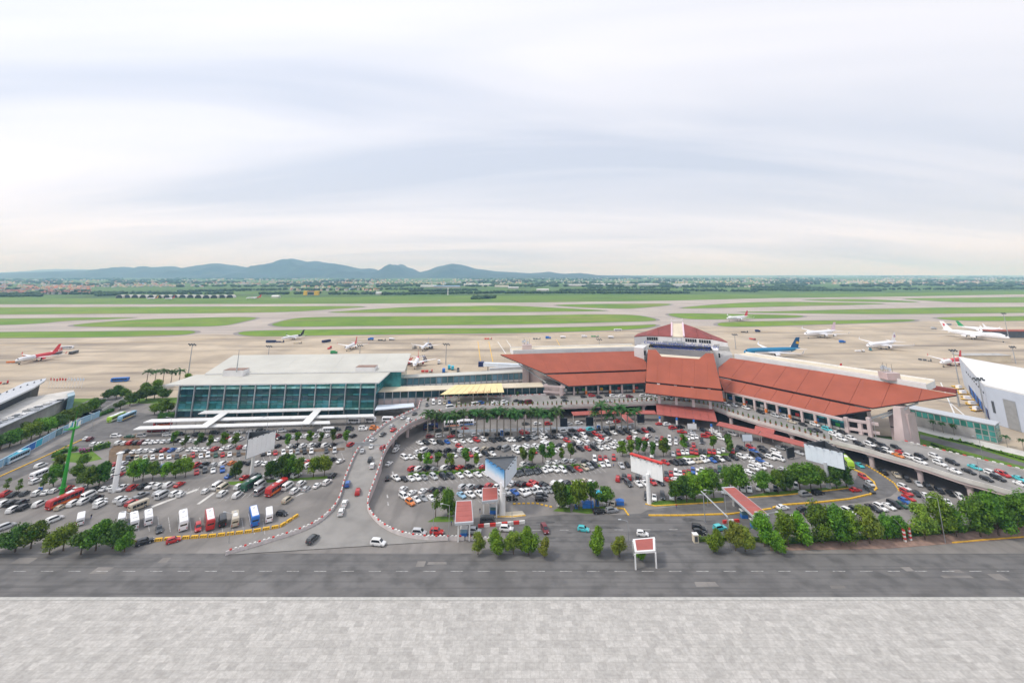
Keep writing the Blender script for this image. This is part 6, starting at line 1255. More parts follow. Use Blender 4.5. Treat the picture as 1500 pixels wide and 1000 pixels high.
def panel(base, w, h, z0, m, label, an=0, name='advert_panel', cat='panel'):
    b = G(*base); t = thing(name, b, label, cat, rz=an); g = MB(); g.box((0, 0, z0+h/2), (w, .5, h), 'dark_steel'); put('case', g.mesh('case'), t); g = MB(); g.box((0, -.28, z0+h/2), (w-.25, .06, h-.25), m); put('face', g.mesh('face'), t)
    for s in (-1, 1): g = MB(); g.tube((s*w*.3, 0, 0), (s*w*.3, 0, max(.05, z0+.1)), .15, .15, 'dark_steel', 6); put('post', g.mesh('post'), t)
panel((826, 627), 4.2, 4.6, .8, 'black_panel', 'leftmost dark advert panel behind the palm row'); panel((864, 626), 4.2, 4.8, .8, 'black_panel', 'dark advert panel left of the palm clump'); panel((939, 621), 4.2, 4.6, .8, 'black_panel', 'dark advert panel left of the entrance canopy'); panel((1159, 672), 5, 4.4, .6, 'black_panel', 'dark advert panel left of the big three-sided billboard', .4)
panel((1014, 632), 5.2, 3, 1.2, 'board_white', 'small white board below the entrance canopy'); panel((1096, 657), 5.2, 3.2, 3.4, 'board_blue', 'pale blue board on posts beside the right walkway')
# ------------------------------------------------------------------ toll canopies
def toll(px4, z, label, cols, booths):
    P4 = [G(u, v, z) for u, v in px4]; c = sum(P4, Vector())/4; t = thing('toll_canopy', (c.x, c.y, 0), label, 'canopy')
    g = MB(); g.slab(P4, UP, .7, 'jet_grey'); g.build('roof_frame', t); A, B, C, D = [c+(p-c)*.92+UP*.05 for p in P4]
    for i in range(4):
        q = [A+(D-A)*(i/4+.004), B+(C-B)*(i/4+.004), B+(C-B)*((i+1)/4-.004), A+(D-A)*((i+1)/4-.004)]; MB().slab(q, UP, .12, 'red_canopy').build('roof_panel', t)
    for s in cols: p = P4[3]+(P4[0]-P4[3])*s[0]+(P4[2]-P4[3])*s[1]; g = MB(); g.box((p.x, p.y, (z-.7)/2), (.45, .45, z-.7), 'white_metal'); g.build('column', t)
    for k, s in enumerate(booths):
        p = P4[3]+(P4[0]-P4[3])*s[0]+(P4[2]-P4[3])*s[1]; bt = thing('toll_booth', (p.x, p.y, .02), 'glazed toll booth %s under the %s' % (['first', 'second', 'third'][k], label.split(' with')[0]), 'booth')
        g = MB(); g.box((p.x, p.y, .6), (2.2, 1.5, 1.1), 'blue_paint'); g.build('base', bt); g = MB(); g.box((p.x, p.y, 1.75), (2.1, 1.4, 1.2), 'glass_blue'); g.build('window', bt); g = MB(); g.box((p.x, p.y, 2.45), (2.5, 1.8, .2), 'white_metal'); g.build('roof', bt)
toll([(668, 733), (691, 732), (693.5, 764), (666, 766)], 6, 'nearer square red toll canopy with pale rim', ((.1, .2), (.1, .8), (.8, .2), (.8, .8)), ((.3, .5),))
toll([(706, 714), (729, 713), (730, 731.5), (706, 734)], 6, 'smaller red toll canopy with pale rim by the triangular billboard', ((.5, .5), (.1, .1), (.1, .9)), ((.4, .7),))
toll([(1057, 713), (1075, 712), (1127, 754), (1104, 756)], 5.5, 'long slanted red toll canopy with pale rim over the front road', ((.12, .5), (.5, .5), (.88, .5)), ((.2, .4), (.5, .4)))
g_ = G(943, 792); t = thing('toll_canopy', (g_.x, g_.y, 0), 'white-framed gate canopy with red roof at the bottom edge', 'canopy'); P4 = [G(927, 789, 4.5), (G(959, 786, 4.5)), G(960, 806, 4.5), G(930, 808, 4.5)]; g = MB(); g.slab(P4, UP, .5, 'white_metal'); g.build('roof_frame', t); c = sum(P4, Vector())/4; g = MB(); g.slab([c+(p-c)*.8+UP*.06 for p in P4], UP, .1, 'red_canopy'); g.build('roof_panel', t)
for p in P4: g = MB(); g.box((p.x, p.y, 2), (.4, .4, 4), 'white_metal'); g.build('column', t)
# blue market tent and bins
def boxthing(name, cat, px, d, m, label, rz=0, legs=True, z0=0):
    p = G(px[0], px[1]); t = thing(name, p, label, cat, rz=rz); g = MB()
    if legs:
        g.box((0, 0, d[2]+.15), (d[0]+.3, d[1]+.3, .1), m); g.box((0, 0, d[2]+.45), (d[0]*.9, d[1]*.9, .5), m, top=.35); put('top', g.mesh('top'), t)
        for a in (-1, 1):
            for b in (-1, 1): q = MB(); q.tube((a*d[0]*.47, b*d[1]*.47, 0), (a*d[0]*.47, b*d[1]*.47, d[2]+.1), .06, .06, 'steel', 6); put('leg', q.mesh('leg'), t)
        q = MB(); q.box((0, -d[1]/2, d[2]*.55), (d[0], .06, d[2]*.85), m); put('front_sheet', q.mesh('front_sheet'), t)
    else:
        g.box((0, 0, d[2]/2), d, m, top=.96); put('body', g.mesh('body'), t); q = MB(); q.box((0, 0, d[2]+.06), (d[0]+.1, d[1]+.1, .12), 'white_metal'); put('lid', q.mesh('lid'), t); q = MB(); q.box((0, -d[1]/2-.03, d[2]*.5), (d[0]*.6, .05, d[2]*.7), 'dark_steel'); put('door', q.mesh('door'), t)
boxthing('market_tent', 'tent', (861, 743), (4.2, 2, 1.6), 'blue_paint', 'blue market tent under trees by the front road'); boxthing('market_tent', 'tent', (908, 739), (2.8, 1.6, 1.4), 'blue_paint', 'smaller blue tent at the car park exit'); boxthing('market_tent', 'tent', (877, 731), (2.0, 2.4, 2.4), 'cyan_paint', 'round blue tarpaulin tent behind the market tent')
boxthing('portable_toilet', 'toilet', (875, 740), (1.2, 1.2, 2.4), 'blue_paint', 'blue portable cabin right of the market tent', legs=False); boxthing('portable_toilet', 'toilet', (844, 744), (.9, .9, 1.6), 'blue_paint', 'small blue cabin left of the market tent', legs=False)
boxthing('portable_toilet', 'toilet', (735, 637.5), (1.6, 1.2, 2.8), 'blue_paint', 'tall blue cabin under the palm row', legs=False); boxthing('portable_toilet', 'toilet', (877, 630), (1.6, 1.2, 2.8), 'blue_paint', 'tall blue cabin in the palm clump', legs=False); boxthing('blue_sign', 'sign', (58, 722), (1.4, .4, 2.2), 'blue_paint', 'blue notice box by the left car park trees', legs=False)
boxthing('guard_box', 'booth', (1019, 793), (1.6, 1.6, 2.2), 'cream_roof', 'cream gate pillar at the bottom hedge', legs=False)
# ------------------------------------------------------------------ masts, lamps, poles
gp = G(90, 725); H_ = Zat(617, gp.y); t = thing('telecom_mast', gp, 'bright green telecom mast leaning up from the left car park', 'mast'); g = MB()
for k in range(5): g.tube((gp.x, gp.y, H_*k/5), (gp.x, gp.y, H_*(k+1)/5), .75-.09*k, .66-.09*k, 'green_paint', 12)
g.build('pole', t); g = MB(); g.tube((gp.x, gp.y, H_*.10), (gp.x, gp.y, H_*.10+.3), 1.3, 1.3, 'green_paint', 12); g.build('base_ring', t); g = MB(); g.tube((gp.x, gp.y, H_-2.5), (gp.x, gp.y, H_-2.2), 1.7, 1.7, 'green_paint', 12); g.build('platform', t)
for k in range(6): a = k*1.05; g = MB(); g.box((gp.x+1.6*math.cos(a), gp.y+1.6*math.sin(a), H_-.8), (.35, .25, 1.7), 'white_metal', a); g.build('antenna_panel', t)
g = MB(); g.tube((gp.x, gp.y, H_), (gp.x, gp.y, H_+4), .08, .05, 'green_paint', 6); g.build('lightning_rod', t); g = MB(); g.beam((gp.x, gp.y, H_-3), (gp.x-4, gp.y, H_-3), .3, .3, 'green_paint'); g.build('side_arm', t)
wp = G(167, 720); H_ = Zat(664, wp.y); t = thing('white_pillar', wp, 'thick white bare billboard pillar in the left car park', 'pillar'); g = MB(); g.tube((wp.x, wp.y, 0), (wp.x, wp.y, H_), .95, .85, 'board_white', 16); g.build('shaft', t); g = MB(); g.box((wp.x, wp.y, H_+.25), (1.9, 1.9, .4), 'board_white'); g.build('cap', t); g = MB(); g.tube((wp.x, wp.y, H_*.45), (wp.x, wp.y, H_*.45+.25), 1.0, 1.0, 'dark_steel', 16); g.build('band', t)
def mast(px, top, label, zb=0, heads=6, group='airfield floodlight masts'):
    p = G(*px); h = Zat(top, p.y); t = thing('floodlight_mast', p, label, 'floodlight', group); g = MB(); g.tube((p.x, p.y, -.2), (p.x, p.y, h), .5, .25, 'steel', 10); g.build('pole', t); g = MB(); g.beam((p.x-3, p.y, h), (p.x+3, p.y, h), .3, .3, 'steel'); g.build('crossbar', t)
    for k in range(heads): x = -2.8+5.6*k/(heads-1); q = MB(); q.box((p.x+x, p.y-.3, h-.5 if k % 2 else h+.5), (1.1, .7, .9), 'dark_steel'); q.build('lamp_head', t)
mast((275, 553), 504.5, 'tall floodlight mast on the apron left of the glass hall'); mast((393, 521), 507, 'floodlight mast behind the glass hall roof'); mast((653, 534), 504, 'floodlight mast behind the link building'); mast((1078, 511), 490, 'floodlight mast left of the blue airliner'); mast((1405, 561), 513, 'floodlight mast beside the white hangar roof'); mast((1446, 618), 555, 'floodlight mast before the white hangar front'); mast((1478, 496), 459, 'tallest distant floodlight mast at the right edge'); mast((1488, 532), 508, 'floodlight mast behind the white hangar'); mast((527, 518), 506, 'floodlight mast near the red and white jet behind the hall'); mast((878, 508), 497, 'floodlight mast behind the left red wing')
def lamp(px, top, label, arm=2.2, group='street lamps', z=0, twin=False):
    p = G(*px, z); h = Zat(top, p.y); t = thing('street_lamp', p, label, 'street lamp', group); g = MB(); g.tube((p.x, p.y, z-.1), (p.x, p.y, h), .12, .07, 'steel', 8); g.build('pole', t)
    for s in ((-1, 1) if twin else (-1,)):
        g = MB(); g.tube((p.x, p.y, h), (p.x+s*arm, p.y, h+.5), .06, .05, 'steel', 6); g.build('arm', t); g = MB(); g.box((p.x+s*(arm+.35), p.y, h+.5), (.9, .35, .2), 'jet_grey'); g.build('lamp_head', t)
lamp((1128, 800), 752, 'green-headed street lamp between lower right trees', 3, twin=True); lamp((1385, 795), 730, 'street lamp leaning over the lower right footpath'); lamp((1068, 797), 720, 'twin-armed street lamp beside the long toll canopy', 6); lamp((750, 800), 725, 'street lamp right of the triangular billboard'); lamp((634, 790), 735, 'street lamp left of the nearer toll canopy'); lamp((657, 792), 740, 'second street lamp near the toll lane'); lamp((921, 797), 763, 'street lamp on the front road by the white gate'); lamp((335, 795), 752, 'street lamp among the coach bays'); lamp((560, 683), 659, 'lamp on the inner ramp parapet', z=4); lamp((278, 683), 640, 'lamp in the left car park rows'); lamp((247, 640), 612, 'lamp below the white canopies'); lamp((390, 640), 612, 'lamp behind the left billboard'); lamp((1036, 680), 650, 'lamp in the right car park'); lamp((185, 787), 752, 'lamp beside the leftmost white coach'); lamp((1436, 698), 670, 'lamp on the right deck parapet', z=7); lamp((1284, 645), 615, 'lamp on the deck near the pylon', z=7); lamp((1037, 742), 726, 'short lamp on the front road kerb'); lamp((134, 630), 606, 'lamp at the end of the blue hoarding'); lamp((1440, 672), 640, 'lamp before the green-glazed building')
# long diagonal gantry of the lower right road
A, B = G(1027, 719, 9), G(1066, 757, 9); t = thing('overhead_gantry', G(1037, 745), 'slanting steel gantry beam crossing the front road', 'gantry'); g = MB(); g.beam(A, B, .22, .3, 'jet_grey'); g.build('beam', t)
for q in (A+(B-A)*.08, B): g = MB(); g.tube((q.x, q.y, 0), (q.x, q.y, 9), .18, .15, 'steel', 8); g.build('post', t)
# chequered sign boards at lower right
for i, (u, v) in enumerate(((1326, 793), (1334, 791), (1491, 778))):
    p = G(u, v); t = thing('chequer_post', p, ['left red and white chequered post on the footpath', 'right red and white chequered post on the footpath', 'red and white chequered post at the right edge'][i], 'post')
    for k in range(6): g = MB(); g.box((p.x, p.y, .35+k*.6), (.6, .6, .6), 'red_paint' if k % 2 else 'white_paint'); g.build('block', t)
    g = MB(); g.beam((p.x, p.y, 3.9), (p.x-2.5, p.y, 6.5), .1, .1, 'steel'); g.build('barrier_arm', t)
# flag poles
for i in range(12):
    u = 71+i*4.4; p = G(u, 568); h = Zat(552.5, p.y); t = thing('flagpole', p, '%s flagpole from left in the row on the left apron' % ordn(i+1), 'flagpole', 'flagpoles on the left apron'); g = MB(); g.tube((p.x, p.y, 0), (p.x, p.y, h), .14, .09, 'white_metal', 6); g.build('pole', t)
    m = 'red_paint' if i < 6 else 'board_blue'; f = MB(); ring = []
    for k in range(5): ring.append((p.x+k*.28, p.y+.25*math.sin(k*1.4+i), h-.1-.16*k-(i*7 % 3)*.2))
    for k in range(4): a_, b_ = ring[k], ring[k+1]; f.face([(a_[0], a_[1], a_[2]-1.7), (b_[0], b_[1], b_[2]-1.7), b_, a_], m)
    f.build('flag', t)
# blue hoarding along the access road
hp = [G(u, v) for u, v in ((-30, 700), (3, 684), (40, 663), (80, 641), (120, 621), (145, 611))]; t = thing('hoarding', hp[0], 'long blue printed hoarding along the left access road', 'fence'); rr = random.Random(9)
for a_, b_ in zip(hp, hp[1:]):
    L = (b_-a_).length; k = max(1, int(L/4.5)); an = math.atan2(b_.y-a_.y, b_.x-a_.x)
    for i in range(k):
        c = a_+(b_-a_)*((i+.5)/k); g = MB(); g.box((c.x, c.y, 1.9), (L/k-.12, .15, 3.2), rr.choice(['cyan_paint', 'blue_paint', 'paint_h', 'glass_blue', 'paint_h']), an); g.build('panel', t); g = MB(); g.box((c.x, c.y, 3.6), (L/k-.1, .5, .15), 'paint_h', an); g.build('top_rail', t)
        g = MB(); g.box((c.x-(b_-a_).x/k/2, c.y-(b_-a_).y/k/2, 1.8), (.14, .3, 3.6), 'white_metal', an); g.build('post', t)
fw = [G(u, v) for u, v in ((148, 608), (180, 590), (210, 578), (255, 566))]; t = thing('boundary_wall', fw[0], 'pale boundary wall of posts and panels left of the glass hall', 'wall')
for a_, b_ in zip(fw, fw[1:]):
    L = (b_-a_).length; k = max(1, int(L/5)); an = math.atan2(b_.y-a_.y, b_.x-a_.x)
    for i in range(k): c = a_+(b_-a_)*((i+.5)/k); g = MB(); g.box((c.x, c.y, 1.7), (L/k-.1, .25, 3.4), 'concrete_pale', an); g.build('panel', t)
gf = [G(u, v) for u, v in ((662, 634), (740, 632), (830, 629), (925, 627))]; t = thing('mesh_fence', gf[0], 'low pale fence behind the palm row', 'fence')
for a_, b_ in zip(gf, gf[1:]):
    L = (b_-a_).length; k = max(1, int(L/3)); an = math.atan2(b_.y-a_.y, b_.x-a_.x)
    for i in range(k):
        c = a_+(b_-a_)*((i+.5)/k); g = MB(); g.box((c.x, c.y, .8), (L/k-.1, .06, 1.4), 'board_blue', an); g.build('panel', t); g = MB(); g.tube((c.x-(b_-a_).x/k/2, c.y-(b_-a_).y/k/2, 0), (c.x-(b_-a_).x/k/2, c.y-(b_-a_).y/k/2, 1.8), .06, .06, 'steel', 5); g.build('post', t)

# ------------------------------------------------------------------ aircraft
def plane(nose, tail, label, z=None, jumbo=False, engines=2, body='jet_white', rear=None, band=None, fin='jet_white', eng='jet_white', belly=None, emblem=None, L=None, wl='jet_white', name='airliner', tf=1.0):
    zc_ = 5.0; a, b = G(*nose, zc_), G(*tail, zc_); d_ = (a-b); ln = L or d_.length; an = math.atan2(d_.y, d_.x); c = (a+b)/2
    r = ln*.048 if not jumbo else ln*.047; t = thing(name, (c.x, c.y, -.15), label, 'airplane', 'aircraft on the apron and taxiways', an); zc = r*1.9+.6
    S = [(-.5, .10, .55), (-.46, .22, .50), (-.38, .55, .28), (-.28, .88, .08), (-.2, 1, 0), (.1, 1, 0), (.3, 1, 0), (.38, .97, -.02), (.43, .84, -.06), (.47, .6, -.14), (.492, .32, -.2), (.5, .06, -.24)]
    n = 16; rings = [[(x*ln, r*k*math.cos(2*math.pi*i/n), zc+dz*r+r*k*math.sin(2*math.pi*i/n)) for i in range(n)] for x, k, dz in S]
    mats = []
    for (x0, _, _), (x1, _, _) in zip(S, S[1:]):
        m = (x0+x1)/2; mats.append(rear if rear and m < rear_lim(rear) else (band if band and -.02 < m < .12 else body))
    if rear and band: mats = [rear if x0 < -.1 else (band if x0 < .0 else body) for (x0, _, _) in S[:-1]]; S2 = None
    g = MB(); g.loft(rings, body, mats=mats); put('fuselage', g.mesh('fuselage', smooth=True), t)
    if jumbo: g = MB(); g.loft([[(x*ln, r*k*.72*math.cos(2*math.pi*i/n), zc+r*.62*dz+r*k*.72*math.sin(2*math.pi*i/n)) for i in range(n)] for x, k, dz in ((.12, .3, .6), (.18, .8, .75), (.26, 1, .82), (.38, .95, .8), (.43, .6, .5))], body); put('upper_deck', g.mesh('upper_deck', smooth=True), t)
    if belly: g = MB(); g.loft([[(x*ln, r*1.02*k*math.cos(math.pi+math.pi*i/8), zc-.15*r+r*1.0*k*math.sin(math.pi+math.pi*i/8)) for i in range(9)] for x, k in ((-.3, .8), (-.2, 1), (.3, 1), (.44, .8))], belly, cap=False); put('belly', g.mesh('belly', smooth=True), t)
    sp = ln*.47
    for s in (-1, 1):
        g = MB(); ro = [(.14*ln, s*r*.6, zc-.55*r), (-.12*ln, s*r*.6, zc-.55*r)]; ti = [(-.10*ln, s*sp, zc+.55*r), (-.135*ln, s*sp, zc+.55*r)]; k = [(-.02*ln, s*sp*.38, zc-.2*r), (-.13*ln, s*sp*.38, zc-.2*r)]
        def sect(pr, th): return [pr[0], ((pr[0][0]*.6+pr[1][0]*.4), pr[0][1], pr[0][2]+th), pr[1], ((pr[0][0]*.6+pr[1][0]*.4), pr[0][1], pr[0][2]-th*.6)]
        g.loft([sect(ro, r*.3), sect(k, r*.16), sect(ti, r*.05)], wl); put('wing', g.mesh('wing', smooth=True), t)
        g = MB(); g.loft([[(-.10*ln, s*sp, zc+.55*r), (-.118*ln, s*(sp+.02), zc+.6*r), (-.138*ln, s*sp, zc+.55*r), (-.118*ln, s*(sp-.1), zc+.55*r)], [(-.135*ln, s*(sp+.5), zc+1.5*r), (-.14*ln, s*(sp+.52), zc+1.5*r), (-.15*ln, s*(sp+.5), zc+1.5*r), (-.14*ln, s*(sp+.45), zc+1.5*r)]], fin if rear else wl); put('winglet', g.mesh('winglet'), t)
        for e in ((.34,) if engines == 2 else (.3, .58)):
            y = s*sp*e; x = .055*ln-(e-.3)*ln*.25; zz = zc-.85*r+(e-.3)*r; er = r*(.52 if engines == 2 else .42); g = MB(); m_ = 12
            g.loft([[(x+q*ln, y+er*k*math.cos(2*math.pi*i/m_), zz+er*k*math.sin(2*math.pi*i/m_)) for i in range(m_)] for q, k in ((-.045, .5), (-.02, .85), (.02, 1), (.042, .92))], eng); eo = put('engine', g.mesh('engine', smooth=True), t)
            g = MB(); g.tube((x+.0425*ln, y, zz), (x+.0435*ln, y, zz), er*.82, er*.82, 'dark', 12); put('intake', g.mesh('intake'), eo)
            g = MB(); g.beam((x-.02*ln, y, zz+er*.7), (x-.05*ln, y, zc-.2*r), r*.14, r*.4, 'jet_white'); put('pylon', g.mesh('pylon'), t)
        g = MB(); g.loft([sect([(-.38*ln, s*r*.3, zc+.4*r), (-.47*ln, s*r*.3, zc+.4*r)], r*.1), sect([(-.46*ln, s*sp*.36, zc+.7*r), (-.49*ln, s*sp*.36, zc+.7*r)], r*.04)], wl); put('stabilizer', g.mesh('stabilizer'), t)
    fh = r*3.3*tf
    def fsec(x0, x1, z, w): return [(x0, 0, z), ((x0+x1)/2, w, z), (x1, 0, z), ((x0+x1)/2, -w, z)]
    g = MB(); g.loft([fsec(-.32*ln, -.47*ln, zc+.7*r, r*.14), fsec(-.45*ln, -.52*ln, zc+.7*r+fh, r*.05)], fin); fo = put('tail_fin', g.mesh('tail_fin'), t)
    if emblem:
        g = MB()
        for s in (-1, 1):
            cx, cz = -.46*ln, zc+.7*r+fh*.55; w = r*.75
            if emblem == 'lotus':
                for q in range(-3, 4):
                    a_ = q*.32; L_ = w*(1.5-.1*abs(q)); dx, dz = math.sin(a_)*L_, math.cos(a_)*L_; px_, pz_ = math.cos(a_)*w*.18, -math.sin(a_)*w*.18; bx, bz = cx, cz-w*.9
                    pts = [(bx, s*r*.14, bz), (bx+dx*.55+px_, s*r*.13, bz+dz*.55+pz_), (bx+dx, s*r*.12, bz+dz), (bx+dx*.55-px_, s*r*.13, bz+dz*.55-pz_)]; g.face(pts if s < 0 else pts[::-1], 'gold')
            elif emblem == 'phoenix':
                for q in range(5): a_ = q*.5-.4; pts = [(cx-w*.2, s*r*.14, cz-w*.6), (cx+math.cos(a_)*w*.8, s*r*.13, cz+math.sin(a_)*w*.8), (cx+math.cos(a_+.35)*w*.7, s*r*.12, cz+math.sin(a_+.35)*w*.9)]; g.face(pts if s < 0 else pts[::-1], 'jet_red')
            else:
                for q, m_ in enumerate(('jet_red', 'blue_paint')):
                    for j in range(5): a0_, a1_ = j*.5-1+q*2.6, j*.5-.5+q*2.6; pts = [(cx+math.cos(a0_)*w*.3, s*r*.14, cz+math.sin(a0_)*w*.3), (cx+math.cos(a0_)*w*.8, s*r*.13, cz+math.sin(a0_)*w*.8), (cx+math.cos(a1_)*w*.8, s*r*.13, cz+math.sin(a1_)*w*.8), (cx+math.cos(a1_)*w*.3, s*r*.14, cz+math.sin(a1_)*w*.3)]; g.face(pts if s < 0 else pts[::-1], m_)
        put('emblem', g.mesh('emblem'), fo)
    g = MB()
    for s in (-1, 1):
        for k in range(int(ln*.9)):
            x = -.3*ln+k*(.7*ln/int(ln*.9)); y = s*(r*.985); g.face([(x-.16, y*1.015, zc+.15*r), (x+.16, y*1.015, zc+.15*r), (x+.16, y*1.005, zc+.15*r+.42), (x-.16, y*1.005, zc+.15*r+.42)][::-s], 'dark_steel')
    o = put('cabin_window', g.mesh('cabin_window'), t); o['kind'] = 'stuff'
    g = MB(); g.loft([[(x*ln, r*k*1.01*math.cos(a_), zc+dz*r+r*k*1.01*math.sin(a_)) for a_ in (.5, .8, 1.2, 1.57, 1.94, 2.34, 2.64)] for x, k, dz in ((.455, .70, -.10), (.472, .58, -.14))], 'car_glass', cap=False); put('cockpit_window', g.mesh('cockpit_window'), t)
    for x, y in ((.40*ln, 0), (-.03*ln, r*.9), (-.03*ln, -r*.9)):
        g = MB(); g.tube((x, y, .6), (x, y, zc-.7*r), .16, .2, 'steel', 6)
        for s in (-.35, .35): g.tube((x, y+s-.14, .55), (x, y+s+.14, .55), .55, .55, 'tyre', 10)
        put('landing_gear', g.mesh('landing_gear'), t)
    return t
def rear_lim(r): return -.1
plane((16, 528), (92, 514), 'red, yellow and white airliner on the left apron', rear='jet_red', band='jet_yellow', fin='jet_red', eng='jet_red', L=44)
plane((413, 494), (445, 489), 'small white jet with black tail near the left grass', fin='dark', L=36, rear='dark')
plane((503, 510), (526, 499), 'red and white airliner nose-left behind the glass hall', rear='jet_red', fin='jet_red', L=38)
plane((617, 509), (629, 500), 'white airliner parked with dark stairs on the middle apron', L=36, fin='jet_grey')
plane((604.5, 538), (615, 518), 'red and white airliner facing the link building', rear='jet_red', fin='jet_red', eng='jet_red', L=40)
plane((1056, 467), (1104, 464), 'white airliner with red tail taxiing on the grass-edged taxiway', fin='jet_red', L=58)
plane((1083, 517), (1179, 514), 'blue wide-body airliner with golden lotus tail', body='jet_blue', fin='fin_blue', eng='jet_white', belly='jet_white', emblem='lotus', L=66)
plane((1169, 491), (1234, 486), 'white four-engined cargo jumbo with pale tail, left of the others', jumbo=True, engines=4, fin='pale_pink', L=66)
plane((1258, 508), (1324, 501), 'white twin-jet with red and blue round tail emblem', emblem='swoosh', L=58)
plane((1468, 495), (1390, 487), 'white jumbo with red phoenix tail facing right', jumbo=True, engines=4, emblem='phoenix', L=70)
plane((1455, 483), (1413, 479.5), 'white jet with green tail behind the right jumbo', fin='jet_green', L=48)
plane((1464, 480), (1446, 478), 'small white plane beyond the green-tailed jet', L=30)
plane((1368, 531), (1418, 523), 'red, yellow and white airliner behind the white hangar', rear='jet_red', band='jet_yellow', fin='jet_red', eng='jet_red', L=42)
plane((1196, 553), (1232, 546.5), 'airliner hidden behind the right wing roof, red tail showing', rear='jet_red', fin='jet_red', L=40, tf=1.1)
plane((360, 436.5), (383, 435.5), 'tiny red and white airliner beyond the far runway', rear='jet_red', fin='jet_red', L=50)
plane((219, 436.7), (228, 436.2), 'tiny airliner with yellow and red tail before the arched shelters', rear='jet_red', fin='jet_yellow', L=40)
plane((244, 437), (253, 436.4), 'second tiny red-tailed airliner before the arched shelters', rear='jet_red', fin='jet_red', L=40)
# ------------------------------------------------------------------ ground service vehicles
def service(px, kind, head, m, label, sc=1.0):
    p = G(*px); q = G(px[0]+head[0]*.3, px[1]+head[1]*.3); an = math.atan2(q.y-p.y, q.x-p.x)
    if kind == 'bus': return bus((px[0], px[1]-2), -.15, head, 13*sc, 3, 3.1, m, label, name='apron_bus', ac=False, group='apron buses')
    t = thing({'stairs': 'boarding_stairs', 'truck': 'service_truck', 'tug': 'baggage_tractor', 'tank': 'fuel_truck'}[kind], (p.x, p.y, -.18), label, 'truck' if kind != 'stairs' else 'boarding stairs', 'apron service vehicles', an); wm = wheel_mesh(.5, .3)
    g = MB(); L = 8*sc
    if kind == 'tug': L = 3.2*sc
    g.box((0, 0, .75), (L, 2.3, .35), 'dark_steel'); put('chassis', g.mesh('chassis'), t)
    g = MB(); g.box((L*.36, 0, 1.75), (L*.26, 2.3, 1.7), m if kind != 'stairs' else 'white_metal', top=.92); put('cab', g.mesh('cab'), t); g = MB(); g.box((L*.5, 0, 2.1), (.06, 1.9, .7), 'car_glass'); put('windscreen', g.mesh('windscreen'), t)
    for x in (-L*.33, L*.33):
        for s in (-1, 1): put('wheel', wm, t, loc=(x, s*1.0, .5))
    g = MB()
    if kind == 'stairs':
        for k in range(12): g.box((-L*.5+k*L*.085, 0, 1.0+k*.32), (L*.1, 1.7, .12), m)
        put('steps', g.mesh('steps'), t)
        for s in (-1, 1): g = MB(); g.beam((-L*.5, s*.95, 1.6), (L*.5, s*.95, 5.4), .12, 1.0, m); put('handrail', g.mesh('handrail'), t)
        g = MB(); g.box((L*.58, 0, 4.6), (1.6, 1.9, .2), m); put('platform', g.mesh('platform'), t)
    elif kind == 'tank': g.tube((-L*.5, 0, 2.0), (L*.2, 0, 2.0), 1.15, 1.15, m, 14); put('tank', g.mesh('tank'), t)
    elif kind == 'truck': g.box((-L*.16, 0, 2.2), (L*.66, 2.4, 2.5), m); put('box_body', g.mesh('box_body'), t)
    else:
        for k in range(2): g = MB(); g.box((-3.6-k*3.4, 0, 1.2), (2.8, 1.8, 1.3), m); put('cart', g.mesh('cart'), t)
    return t
